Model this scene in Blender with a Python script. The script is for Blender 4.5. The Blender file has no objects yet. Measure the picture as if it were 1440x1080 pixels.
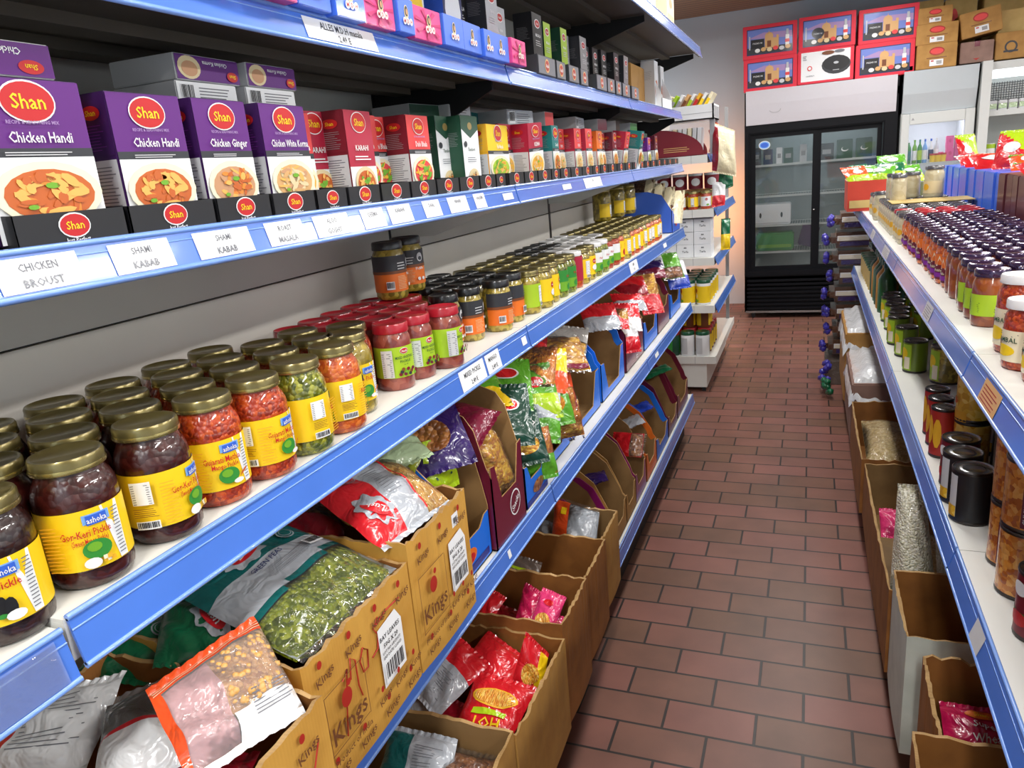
import bpy, bmesh, math, random
from math import sin, cos, pi, radians, sqrt
from mathutils import Vector, Matrix, Euler
random.seed(7)
sc = bpy.context.scene
COL = sc.collection
# ------------------------------------------------------------------ camera
YAW, PITCH, ROLL, FPX, CAMZ = -0.3902, -0.2747, -0.0888, 1047.43, 1.5516
def cam_axes():
    cy, sy, cp, sp, cr, sr = cos(YAW), sin(YAW), cos(PITCH), sin(PITCH), cos(ROLL), sin(ROLL)
    fw = Vector((sy*cp, cy*cp, sp)); r = Vector((cy, -sy, 0)); u = r.cross(fw)
    return r*cr+u*sr, -r*sr+u*cr, fw
cr_, cu_, cf_ = cam_axes()
cd = bpy.data.cameras.new('camera'); cam = bpy.data.objects.new('camera', cd); COL.objects.link(cam)
cam.matrix_world = Matrix(((cr_.x, cu_.x, -cf_.x, 0), (cr_.y, cu_.y, -cf_.y, 0), (cr_.z, cu_.z, -cf_.z, CAMZ), (0, 0, 0, 1)))
cd.sensor_width = 36; cd.lens = FPX/1440*36; cd.clip_start = 0.02
sc.camera = cam
# ------------------------------------------------------------------ light and exposure
sc.view_settings.view_transform = 'Standard'; sc.view_settings.look = 'None'
sc.view_settings.exposure = 0.5; sc.view_settings.gamma = 1; sc.view_settings.use_curve_mapping = False
w = bpy.data.worlds.new('world'); sc.world = w; w.use_nodes = True
w.node_tree.nodes['Background'].inputs[0].default_value = (.62, .7, .85, 1)
w.node_tree.nodes['Background'].inputs[1].default_value = 0.12
def area(name, loc, sx, sy, power, color=(1, 1, 1), rot=(0, 0, 0)):
    l = bpy.data.lights.new(name, 'AREA'); l.shape = 'RECTANGLE'; l.size = sx; l.size_y = sy; l.energy = power; l.color = color
    o = bpy.data.objects.new(name, l); COL.objects.link(o); o.location = loc; o.rotation_euler = rot; return o
TUBES = [(.1, -1.3, 40), (-.12, .9, 14), (-.12, 3.0, 15), (-.12, 5.1, 20), (.5, 6.4, 13), (-1.75, 6.3, 26), (1.9, .2, 34), (1.9, 2.6, 34), (1.9, 5.0, 34), (3.6, .2, 44), (3.6, 2.6, 44), (3.6, 5.0, 40), (-1.75, 2.2, 12)]  # tubes behind the camera and near the back wall are unseen, added fill
for tx, ty, tw in TUBES:
    area('tube_light', (tx, ty, 2.70), .16, 1.35, tw, (1, .985, .955))
# unseen warm light hidden beyond the far shelving, added for the glow on the wall
area('warm_light', (-1.05, 7.70, 1.05), .15, .7, 7.5, (1, .28, .03), (radians(88), 0, radians(-22)))

# ------------------------------------------------------------------ materials
def lin(c):
    return tuple(((v/255)/12.92 if v/255 <= .04045 else ((v/255+.055)/1.055)**2.4) for v in c)
MATS = {}
def newmat(name):
    m = bpy.data.materials.new(name); m.use_nodes = True; MATS[name] = m
    return m, m.node_tree.nodes, m.node_tree.links, m.node_tree.nodes['Principled BSDF']
def setp(b, **k):
    for a, v in k.items():
        b.inputs[a].default_value = v
def plain(name, rgb, rough=.5, metal=0, coat=0, var=.06, scale=40, bump=0, emis=0, spec=.5):
    if name in MATS: return MATS[name]
    m, N, L, b = newmat(name)
    c = lin(rgb)
    n = N.new('ShaderNodeTexNoise'); n.inputs['Scale'].default_value = scale; n.inputs['Detail'].default_value = 3
    tc = N.new('ShaderNodeTexCoord'); L.new(tc.outputs['Object'], n.inputs['Vector'])
    mx = N.new('ShaderNodeMix'); mx.data_type = 'RGBA'
    mx.inputs[6].default_value = (*[min(1, v*(1+var)) for v in c], 1); mx.inputs[7].default_value = (*[v*(1-var) for v in c], 1)
    L.new(n.outputs['Fac'], mx.inputs[0]); L.new(mx.outputs[2], b.inputs['Base Color'])
    setp(b, Roughness=rough, Metallic=metal); b.inputs['Specular IOR Level'].default_value = spec
    b.inputs['Coat Weight'].default_value = coat; b.inputs['Coat Roughness'].default_value = .08
    if bump:
        bp = N.new('ShaderNodeBump'); bp.inputs['Strength'].default_value = bump; bp.inputs['Distance'].default_value = .004
        L.new(n.outputs['Fac'], bp.inputs['Height']); L.new(bp.outputs['Normal'], b.inputs['Normal'])
    if emis:
        b.inputs['Emission Color'].default_value = (*c, 1); b.inputs['Emission Strength'].default_value = emis
    return m
def granular(name, cols, scale, rough=.35, coat=.6, bump=.6, dist=.004, stretch=(1, 1, 1)):
    if name in MATS: return MATS[name]
    m, N, L, b = newmat(name)
    tc = N.new('ShaderNodeTexCoord'); mp = N.new('ShaderNodeMapping'); mp.inputs['Scale'].default_value = stretch
    L.new(tc.outputs['Object'], mp.inputs['Vector'])
    nz = N.new('ShaderNodeTexNoise'); nz.inputs['Scale'].default_value = scale*.5
    add = N.new('ShaderNodeVectorMath'); add.operation = 'MULTIPLY_ADD'
    add.inputs[1].default_value = (.6/scale,)*3
    L.new(mp.outputs[0], nz.inputs['Vector']); L.new(nz.outputs['Color'], add.inputs[0]); L.new(mp.outputs[0], add.inputs[2])
    v = N.new('ShaderNodeTexVoronoi'); v.inputs['Scale'].default_value = scale; L.new(add.outputs[0], v.inputs['Vector'])
    sp = N.new('ShaderNodeSeparateColor'); L.new(v.outputs['Color'], sp.inputs[0])
    r = N.new('ShaderNodeValToRGB'); r.color_ramp.interpolation = 'CONSTANT'
    e = r.color_ramp.elements
    while len(e) < len(cols): e.new(.5)
    for i, c in enumerate(cols):
        e[i].position = i/len(cols); e[i].color = (*lin(c), 1)
    L.new(sp.outputs[0], r.inputs[0]); L.new(r.outputs[0], b.inputs['Base Color'])
    bp = N.new('ShaderNodeBump'); bp.invert = True; bp.inputs['Strength'].default_value = bump; bp.inputs['Distance'].default_value = dist
    L.new(v.outputs['Distance'], bp.inputs['Height']); L.new(bp.outputs['Normal'], b.inputs['Normal'])
    setp(b, Roughness=rough); b.inputs['Coat Weight'].default_value = coat; b.inputs['Coat Roughness'].default_value = .05
    return m
def foil(name, rgb, rough=.28, coat=.8, metal=0, scale=28, bump=.5):
    """printed plastic film: glossy, crinkled"""
    if name in MATS: return MATS[name]
    m, N, L, b = newmat(name)
    tc = N.new('ShaderNodeTexCoord'); n = N.new('ShaderNodeTexNoise'); n.inputs['Scale'].default_value = scale; n.inputs['Detail'].default_value = 2
    n.inputs['Distortion'].default_value = 1.2
    L.new(tc.outputs['Object'], n.inputs['Vector'])
    c = lin(rgb); b.inputs['Base Color'].default_value = (*c, 1)
    bp = N.new('ShaderNodeBump'); bp.inputs['Strength'].default_value = bump; bp.inputs['Distance'].default_value = .012
    L.new(n.outputs['Fac'], bp.inputs['Height']); L.new(bp.outputs['Normal'], b.inputs['Normal']); L.new(bp.outputs['Normal'], b.inputs['Coat Normal'])
    setp(b, Roughness=rough, Metallic=metal); b.inputs['Coat Weight'].default_value = coat; b.inputs['Coat Roughness'].default_value = .1
    return m
def clear(name, tint=(235, 240, 240), rough=.05, opacity=.12, scale=30, bump=.6):
    if name in MATS: return MATS[name]
    m, N, L, b = newmat(name)
    N.remove(b); out = [x for x in N if x.type == 'OUTPUT_MATERIAL'][0]
    tr = N.new('ShaderNodeBsdfTransparent'); gl = N.new('ShaderNodeBsdfGlossy'); df = N.new('ShaderNodeBsdfDiffuse')
    gl.inputs['Roughness'].default_value = rough; df.inputs['Color'].default_value = (*lin(tint), 1)
    fr = N.new('ShaderNodeFresnel'); fr.inputs['IOR'].default_value = 1.5
    m1 = N.new('ShaderNodeMixShader'); m2 = N.new('ShaderNodeMixShader'); m1.inputs[0].default_value = opacity
    L.new(tr.outputs[0], m1.inputs[1]); L.new(df.outputs[0], m1.inputs[2])
    L.new(fr.outputs[0], m2.inputs[0]); L.new(m1.outputs[0], m2.inputs[1]); L.new(gl.outputs[0], m2.inputs[2]); L.new(m2.outputs[0], out.inputs[0])
    if bump:
        tc = N.new('ShaderNodeTexCoord'); n = N.new('ShaderNodeTexNoise'); n.inputs['Scale'].default_value = scale; n.inputs['Distortion'].default_value = 1.5
        bp = N.new('ShaderNodeBump'); bp.inputs['Strength'].default_value = bump; bp.inputs['Distance'].default_value = .01
        L.new(tc.outputs['Object'], n.inputs['Vector']); L.new(n.outputs['Fac'], bp.inputs['Height'])
        L.new(bp.outputs['Normal'], gl.inputs['Normal']); L.new(bp.outputs['Normal'], fr.inputs['Normal'])
    return m
def board(name, rgb, dark):
    """corrugated cardboard: fine flutes and blotches"""
    if name in MATS: return MATS[name]
    m, N, L, b = newmat(name)
    tc = N.new('ShaderNodeTexCoord')
    wv = N.new('ShaderNodeTexWave'); wv.bands_direction = 'Y'; wv.inputs['Scale'].default_value = 60; wv.inputs['Distortion'].default_value = 1
    n = N.new('ShaderNodeTexNoise'); n.inputs['Scale'].default_value = 14; n.inputs['Detail'].default_value = 5
    L.new(tc.outputs['Object'], wv.inputs['Vector']); L.new(tc.outputs['Object'], n.inputs['Vector'])
    r = N.new('ShaderNodeValToRGB'); r.color_ramp.elements[0].color = (*lin(dark), 1); r.color_ramp.elements[1].color = (*lin(rgb), 1)
    r.color_ramp.elements[0].position = .25; r.color_ramp.elements[1].position = .62
    ad = N.new('ShaderNodeMath'); ad.operation = 'MULTIPLY_ADD'; ad.inputs[1].default_value = .08
    L.new(wv.outputs['Fac'], ad.inputs[0]); L.new(n.outputs['Fac'], ad.inputs[2]); L.new(ad.outputs[0], r.inputs[0])
    L.new(r.outputs[0], b.inputs['Base Color'])
    bp = N.new('ShaderNodeBump'); bp.inputs['Strength'].default_value = .15; bp.inputs['Distance'].default_value = .002
    L.new(n.outputs['Fac'], bp.inputs['Height']); L.new(bp.outputs['Normal'], b.inputs['Normal'])
    setp(b, Roughness=.62)
    return m
PAL = dict(white=(238, 238, 236), black=(22, 22, 26), red=(194, 24, 28), yellow=(247, 208, 22), blue=(52, 98, 205), green=(48, 140, 52), purple=(94, 20, 122),
    darkpurple=(58, 16, 82), cream=(243, 232, 200), orange=(233, 116, 32), brown=(120, 66, 30), grey=(150, 150, 152), silver=(190, 194, 200), teal=(20, 120, 118),
    pink=(222, 70, 140), darkgreen=(22, 72, 50), lime=(170, 205, 40), maroon=(110, 22, 48), darkred=(120, 14, 34), crimson=(176, 24, 58), lightblue=(120, 170, 230),
    tan=(214, 168, 110), food1=(226, 138, 48), food2=(198, 98, 36), food3=(240, 180, 90), leaf=(112, 172, 40), navy=(28, 40, 92), coral=(226, 66, 66),
    violet=(128, 40, 150), softgrey=(205, 206, 208), magenta=(200, 34, 110), charcoal=(48, 50, 56), gold=(150, 128, 72), beige=(222, 204, 160), lettergrey=(110, 112, 120), inkred=(170, 40, 30), darkbrown=(52, 26, 18), yolk=(236, 178, 40), skin=(200, 150, 110), sky=(110, 130, 205), dusk=(170, 140, 190))
def M(k):
    if isinstance(k, bpy.types.Material): return k
    if k in MATS: return MATS[k]
    if k in PAL: return plain(k, PAL[k], .5, coat=.12, var=.03)
    raise KeyError(k)
plain('shelf_white', (226, 226, 220), .45, var=.05, scale=9)
plain('panel_white', (214, 210, 202), .5, var=.06, scale=6)
plain('rail_blue', (76, 122, 214), .28, coat=.7, var=.10, scale=14)
plain('rail_rim', (120, 160, 232), .25, coat=.8)  # highlight along the rolled rail edges put in as lighter blue
plain('metal_black', (20, 20, 23), .5)
plain('lid_gold', (128, 116, 70), .3, metal=.75, coat=.5, var=.18, scale=60)
plain('lid_gold_rim', (178, 160, 96), .22, metal=.85, coat=.6)
plain('lid_black', (24, 24, 26), .3, coat=.6)
plain('lid_red', (176, 28, 44), .3, coat=.6, var=.12)
plain('lid_purple', (58, 38, 74), .22, metal=.45, coat=.9, var=.1)
plain('lid_white', (232, 232, 232), .3, coat=.6)
plain('lid_grey', (120, 120, 122), .25, metal=.6, coat=.6)
plain('lid_green', (14, 84, 52), .3, coat=.5)
plain('tin', (150, 150, 150), .25, metal=.9)
plain('tin_dark', (78, 74, 72), .3, metal=.85)
plain('fridge_black', (10, 11, 16), .45, spec=.18)
plain('fridge_white', (204, 207, 204), .35, coat=.3, var=.02)
plain('header_white', (204, 200, 206), .3, coat=.4, var=.02)
plain('header_soft', (190, 198, 202), .3, coat=.4, var=.02)
plain('inner_grey', (128, 138, 138), .5)
plain('red_box', (222, 44, 66), .6)
plain('paper', (236, 238, 240), .6, var=.02)
plain('paper_edge', (200, 200, 196), .7)
board('kraft', (184, 138, 70), (160, 114, 52))
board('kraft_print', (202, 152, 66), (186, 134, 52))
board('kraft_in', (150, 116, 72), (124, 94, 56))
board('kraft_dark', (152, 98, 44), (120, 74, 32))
board('kraft_edge', (186, 150, 98), (140, 104, 58))
board('kraft_pale', (206, 178, 110), (190, 160, 92))
board('kraft_white', (206, 212, 202), (186, 194, 184))
board('kraft_rose', (150, 118, 106), (126, 98, 86))
granular('pickle_dark', [(38, 13, 9), (30, 10, 8), (48, 18, 12)], 130, coat=.7, bump=.25)
granular('pickle_maroon', [(58, 14, 9), (48, 12, 8), (68, 19, 11)], 130, coat=.7, bump=.25)
granular('pickle_red', [(178, 60, 16), (160, 46, 12), (194, 80, 24), (140, 40, 12)], 190, coat=.6, bump=.4)
granular('pickle_orange', [(198, 88, 22), (180, 70, 18), (212, 110, 34)], 170, coat=1, bump=.3)
granular('pickle_green', [(124, 128, 26), (96, 104, 18), (156, 158, 48), (74, 84, 16)], 150, coat=1, bump=.7)
granular('pickle_olive', [(150, 130, 40), (120, 104, 30), (180, 158, 60)], 90, coat=1, bump=.3)
granular('pickle_rose', [(140, 62, 50), (122, 48, 42), (158, 80, 62)], 60, coat=1, bump=.2)
granular('chutney', [(150, 74, 24), (134, 60, 20), (166, 90, 34)], 60, coat=1, bump=.2)
granular('cream_fill', [(206, 196, 160), (196, 184, 146)], 40, coat=1, bump=.1)
granular('peas', [(128, 140, 20), (104, 118, 12), (152, 160, 36), (84, 98, 8)], 140, bump=1, dist=.006)
granular('chickpeas', [(206, 146, 66), (180, 116, 44), (222, 168, 88)], 70, bump=1, dist=.008)
granular('pasta', [(226, 176, 84), (206, 150, 60), (238, 198, 116)], 75, bump=1, dist=.006, stretch=(1, 2.2, 1))
granular('snack_mix', [(220, 168, 40), (200, 140, 26), (238, 196, 70), (184, 116, 22)], 90, bump=.7, dist=.003, stretch=(1, 1, 2))
granular('sev', [(224, 142, 28), (204, 116, 16), (240, 168, 50)], 120, bump=.7, dist=.003, stretch=(3.4, .5, 1))
granular('noodles', [(236, 170, 60), (226, 140, 40), (246, 200, 96)], 160, bump=.8, stretch=(2.5, .6, 1))
granular('nuts', [(150, 92, 44), (176, 116, 60), (124, 72, 34)], 90, bump=1, dist=.006)
granular('puffed_rice', [(222, 218, 196), (206, 200, 172), (236, 232, 214)], 170, bump=.9, dist=.005)
granular('rice_husk', [(200, 176, 118), (184, 158, 98), (216, 194, 140)], 120, bump=.8, dist=.004)
granular('can_chickpeas', [(206, 122, 36), (222, 146, 56), (176, 92, 26), (232, 168, 84)], 115, bump=.9, coat=.7, dist=.002)
granular('can_beans', [(150, 50, 24), (176, 70, 34), (120, 36, 20)], 75, bump=.35, coat=.7, dist=.002)
granular('can_corn', [(238, 190, 50), (222, 166, 34), (250, 214, 100)], 75, bump=.35, coat=.7, dist=.002)
clear('film', opacity=.03, rough=.06, scale=26, bump=.9)
clear('film_milky', tint=(210, 212, 214), opacity=.2, rough=.08, scale=22, bump=.9)
clear('door_glass', opacity=.05, rough=.02, tint=(150, 170, 170), bump=0)
clear('tape_clear', opacity=.14, rough=.06, tint=(225, 232, 245), scale=18, bump=.5)
for nm, c in dict(f_red=(214, 28, 40), f_darkred=(140, 16, 34), f_teal=(10, 96, 96), f_green=(10, 104, 66), f_silver=(176, 182, 190), f_white=(226, 228, 230), f_lime=(176, 210, 30),
        f_orange=(236, 84, 34), f_yellow=(246, 206, 24), f_pink=(226, 60, 120), f_purple=(44, 24, 92), f_maroon=(118, 20, 52), f_grey=(168, 166, 162), f_darkgreen=(18, 66, 52),
        f_leaf=(92, 164, 44), f_blue=(34, 70, 190), f_brown=(90, 58, 40), f_cream=(226, 214, 176), f_bluebow=(58, 52, 170), f_olive=(140, 150, 40), f_rosy=(222, 168, 170), f_ash=(104, 92, 84), f_sage=(178, 200, 160)).items():
    foil(nm, c)

# ------------------------------------------------------------------ mesh builder
_TX = {}
def text2d(s):
    """text outline as flat triangles: capital height 1, centred"""
    if s in _TX: return _TX[s]
    cu = bpy.data.curves.new('t', 'FONT'); cu.body = s; cu.align_x = 'LEFT'; cu.resolution_u = 1; cu.offset = .012
    o = bpy.data.objects.new('t', cu); COL.objects.link(o)
    dg = bpy.context.evaluated_depsgraph_get(); dg.update()
    me = o.evaluated_get(dg).to_mesh()
    vs = [(v.co.x, v.co.y) for v in me.vertices]; fs = [tuple(p.vertices) for p in me.polygons]
    o.evaluated_get(dg).to_mesh_clear(); bpy.data.objects.remove(o); bpy.data.curves.remove(cu)
    if vs:
        x0 = min(v[0] for v in vs); x1 = max(v[0] for v in vs)
        vs = [((v[0]-(x0+x1)/2), v[1]-.34) for v in vs]; wd = x1-x0
    else: wd = 1
    _TX[s] = (vs, fs, wd); return _TX[s]
class MB:
    def __init__(s): s.v = []; s.f = []; s.m = []; s.mats = []; s.sm = []
    def mi(s, m):
        m = M(m)
        if m not in s.mats: s.mats.append(m)
        return s.mats.index(m)
    def add(s, vs, fs, m, smooth=False):
        b = len(s.v); s.v += [tuple(v) for v in vs]; k = s.mi(m)
        for f in fs: s.f.append(tuple(b+i for i in f)); s.m.append(k); s.sm.append(smooth)
    def box(s, x0, x1, y0, y1, z0, z1, m, top=None):
        vs = [(x0, y0, z0), (x1, y0, z0), (x1, y1, z0), (x0, y1, z0), (x0, y0, z1), (x1, y0, z1), (x1, y1, z1), (x0, y1, z1)]
        s.add(vs, [(0, 3, 2, 1), (0, 1, 5, 4), (1, 2, 6, 5), (2, 3, 7, 6), (3, 0, 4, 7)], m); s.add(vs[4:], [(0, 1, 2, 3)], top or m); return s
    def rbox(s, x0, x1, y0, y1, z0, z1, m, r=.004):
        bm = bmesh.new(); bmesh.ops.create_cube(bm, size=1)
        for v in bm.verts: v.co = ((x0+x1)/2+v.co.x*(x1-x0), (y0+y1)/2+v.co.y*(y1-y0), (z0+z1)/2+v.co.z*(z1-z0))
        bmesh.ops.bevel(bm, geom=bm.edges[:], offset=r, segments=2, affect='EDGES'); s.bm(bm, m); return s
    def bm(s, bm, m, smooth=False):
        bm.verts.index_update(); s.add([v.co[:] for v in bm.verts], [tuple(v.index for v in f.verts) for f in bm.faces], m, smooth); bm.free()
    def hexa(s, c8, m):
        s.add(c8, [(0, 3, 2, 1), (4, 5, 6, 7), (0, 1, 5, 4), (1, 2, 6, 5), (2, 3, 7, 6), (3, 0, 4, 7)], m); return s
    def prism(s, pts, axis, a0, a1, m, cap=None):
        """extrude a 2D outline along an axis; pts in the other two axes' order"""
        def P(p, a): return {'x': (a, p[0], p[1]), 'y': (p[0], a, p[1]), 'z': (p[0], p[1], a)}[axis]
        n = len(pts); vs = [P(p, a0) for p in pts]+[P(p, a1) for p in pts]
        s.add(vs, [(i, (i+1) % n, n+(i+1) % n, n+i) for i in range(n)], m)
        s.add(vs, [tuple(range(n))[::-1], tuple(range(n, 2*n))], cap or m); return s
    def lathe(s, prof, m, seg=24, c=(0, 0, 0), smooth=True, cap0=True, cap1=True, flute=0, nf=0):
        vs = []
        for r, z in prof:
            for i in range(seg):
                a = 2*pi*i/seg; rr = r*(1+(flute*cos(nf*a) if flute else 0)); vs.append((c[0]+rr*cos(a), c[1]+rr*sin(a), c[2]+z))
        fs = [(j*seg+i, j*seg+(i+1) % seg, (j+1)*seg+(i+1) % seg, (j+1)*seg+i) for j in range(len(prof)-1) for i in range(seg)]
        s.add(vs, fs, m, smooth)
        if cap0: s.add(vs[:seg], [tuple(range(seg))[::-1]], m)
        if cap1: s.add(vs[-seg:], [tuple(range(seg))], m)
        return s
    def tube(s, pts, r, m, seg=8):
        pts = [Vector(p) for p in pts]; vs = []
        for i, p in enumerate(pts):
            d = (pts[min(i+1, len(pts)-1)]-pts[max(i-1, 0)]).normalized()
            a = d.orthogonal().normalized(); b = d.cross(a)
            for k in range(seg): vs.append(p+a*r*cos(2*pi*k/seg)+b*r*sin(2*pi*k/seg))
        n = len(pts); s.add(vs, [(j*seg+i, j*seg+(i+1) % seg, (j+1)*seg+(i+1) % seg, (j+1)*seg+i) for j in range(n-1) for i in range(seg)], m, True)
        s.add(vs, [tuple(range(seg))[::-1], tuple(range((n-1)*seg, n*seg))], m); return s
    def ball(s, c, r, m, sub=2, sq=(1, 1, 1)):
        bm = bmesh.new(); bmesh.ops.create_icosphere(bm, subdivisions=sub, radius=1)
        for v in bm.verts: v.co = (c[0]+v.co.x*r*sq[0], c[1]+v.co.y*r*sq[1], c[2]+v.co.z*r*sq[2])
        s.bm(bm, m, True); return s
    def xf(s, mat):
        s.v = [tuple(mat @ Vector(v)) for v in s.v]; return s
    def data(s, name):
        me = bpy.data.meshes.new(name); me.from_pydata(s.v, [], s.f)
        for m in s.mats: me.materials.append(m)
        me.polygons.foreach_set('material_index', s.m); me.polygons.foreach_set('use_smooth', s.sm); me.update(); return me
    def build(s, name, parent=None, loc=(0, 0, 0), rot=(0, 0, 0)):
        o = bpy.data.objects.new(name, s.data(name)); COL.objects.link(o); o.location = loc; o.rotation_euler = rot
        if parent: o.parent = parent
        return o
class Canvas:
    """prints flat shapes on a surface given by P(u, v, height above it)"""
    def __init__(s, mb, P, fine=0): s.mb = mb; s.P = P; s.k = 0; s.fine = fine; s.step = .0005 if fine else .00035
    def h(s): s.k += 1; return s.k*s.step
    def rect(s, u0, v0, u1, v1, m):
        h = s.h(); n = max(1, int(abs(u1-u0)/s.fine)+1) if s.fine else 1; q = max(1, int(abs(v1-v0)/s.fine)+1) if s.fine else 1
        vs = [s.P(u0+(u1-u0)*i/n, v0+(v1-v0)*j/q, h) for j in range(q+1) for i in range(n+1)]
        s.mb.add(vs, [(j*(n+1)+i, j*(n+1)+i+1, (j+1)*(n+1)+i+1, (j+1)*(n+1)+i) for j in range(q) for i in range(n)], m, bool(s.fine)); return s
    def ell(s, cu, cv, ru, rv, m, n=18, h=None, a0=0, a1=2*pi):
        h = h or s.h(); R = 1 if not s.fine or max(ru, rv) < .004 else 3
        vs = [s.P(cu, cv, h)]; fs = [(0, i+1, i+2) for i in range(n)]
        for q in range(1, R+1): vs += [s.P(cu+ru*q/R*cos(a0+(a1-a0)*i/n), cv+rv*q/R*sin(a0+(a1-a0)*i/n), h) for i in range(n+1)]
        for q in range(1, R): b = 1+(q-1)*(n+1); fs += [(b+i, b+n+1+i, b+n+2+i, b+i+1) for i in range(n)]
        s.mb.add(vs, fs, m); return s
    def poly(s, pts, m):
        h = s.h(); s.mb.add([s.P(u, v, h) for u, v in pts], [tuple(range(len(pts)))], m); return s
    def text(s, t, cu, cv, hgt, m, wmax=None, ang=0, sx=1):
        vs, fs, wd = text2d(t); k = hgt/.72; kx = k*sx
        if wmax and wd*kx > wmax: kx = wmax/wd
        h = s.h(); ca, sa = cos(ang), sin(ang)
        s.mb.add([s.P(cu+x*kx*ca-y*k*sa, cv+x*kx*sa+y*k*ca, h) for x, y in vs], fs, m); return s
    def lines(s, u0, v0, u1, v1, n, m, th=.35, rag=.3):
        dv = (v1-v0)/n; h = s.h()
        for i in range(n):
            e = u1-(u1-u0)*random.random()*rag; a = v0+i*dv
            s.mb.add([s.P(u0, a, h), s.P(e, a, h), s.P(e, a+dv*th, h), s.P(u0, a+dv*th, h)], [(0, 1, 2, 3)], m)
        return s
    def barcode(s, u0, v0, u1, v1, m='black'):
        s.rect(u0, v0, u1, v1, 'paper'); h = s.h(); u = u0+(u1-u0)*.06
        while u < u1-(u1-u0)*.08:
            wd = (u1-u0)*random.choice((.02, .035, .05)); a, b = v0+(v1-v0)*.2, v1-(v1-v0)*.08
            s.mb.add([s.P(u, a, h), s.P(u+wd, a, h), s.P(u+wd, b, h), s.P(u, b, h)], [(0, 1, 2, 3)], m); u += wd+(u1-u0)*random.choice((.02, .04))
        return s
def flat(o, U, V, N=None):
    o = Vector(o); U = Vector(U); V = Vector(V); N = U.cross(V)
    return lambda u, v, h: tuple(o+U*u+V*v+N*h)
def cyl(r, z0=0, a0=0):
    return lambda u, v, h: ((r+h)*cos(a0+u/r), (r+h)*sin(a0+u/r), z0+v)
def food(c, cu, cv, w, h, pal=('food1', 'food2', 'food3'), bowl='white', n=30, leaf=True, seed=1):
    rnd = random.Random(seed)
    if bowl: c.ell(cu, cv, w*.5, h*.5, bowl)
    c.ell(cu, cv-h*.02, w*.42, h*.40, pal[1])
    hh = [c.h() for _ in range(3)]
    for i in range(n+14):
        a = rnd.random()*2*pi; r = sqrt(rnd.random())*.30
        t = rnd.uniform(0, pi); L = rnd.uniform(.06, .15); q = rnd.uniform(.025, .06); k_ = rnd.choice(pal) if i % 5 else 'food3'
        pts = [(cu+w*(r*cos(a)+L*cos(e)*cos(t)-q*sin(e)*sin(t)), cv+h*(r*sin(a)+L*cos(e)*sin(t)+q*sin(e)*cos(t))) for e in [2*pi*j/8+.2*rnd.random() for j in range(8)]]
        z = hh[i % 3]+i*1e-5; c.mb.add([c.P(u_, v_, z) for u_, v_ in pts], [tuple(range(8))], k_)
    if leaf:
        c.ell(cu+w*.02, cv+h*.12, w*.07, h*.05, 'leaf', n=8); c.ell(cu-w*.2, cv-h*.2, w*.05, h*.04, 'leaf', n=8)
def tag(o, label, cat, group=None, kind=None):
    if label: o['label'] = label
    if cat: o['category'] = cat
    if group: o['group'] = group
    if kind: o['kind'] = kind
    return o
def thing(name, label, cat, loc=(0, 0, 0), rz=0, group=None):
    o = bpy.data.objects.new(name, None); COL.objects.link(o); o.empty_display_size = .05; o.location = loc; o.rotation_euler = (0, 0, rz)
    return tag(o, label, cat, group)
def struct(o): o['kind'] = 'structure'; return o
def copy_tree(o, parent=None):
    c = o.copy(); COL.objects.link(c)
    if parent: c.parent = parent
    for ch in list(o.children): copy_tree(ch, c)
    return c
ORD = ['zeroth', 'first', 'second', 'third', 'fourth', 'fifth', 'sixth', 'seventh', 'eighth', 'ninth', 'tenth', 'eleventh', 'twelfth', 'thirteenth', 'fourteenth', 'fifteenth', 'sixteenth', 'seventeenth', 'eighteenth', 'nineteenth', 'twentieth', 'twenty-first', 'twenty-second', 'twenty-third', 'twenty-fourth', 'twenty-fifth', 'twenty-sixth', 'twenty-seventh', 'twenty-eighth', 'twenty-ninth', 'thirtieth']
class Kind:
    """first placement uses the built thing itself, later ones copy it"""
    def __init__(s, make): s.make = make; s.proto = None
    def put(s, loc, rz, label, cat, group=None, tilt=None):
        if s.proto is None: s.proto = o = s.make()
        else: o = copy_tree(s.proto)
        o.location = loc; o.rotation_euler = (tilt[0] if tilt else 0, tilt[1] if tilt else 0, rz)
        if 'group' in o and not group: del o['group']
        return tag(o, label, cat, group)
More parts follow.
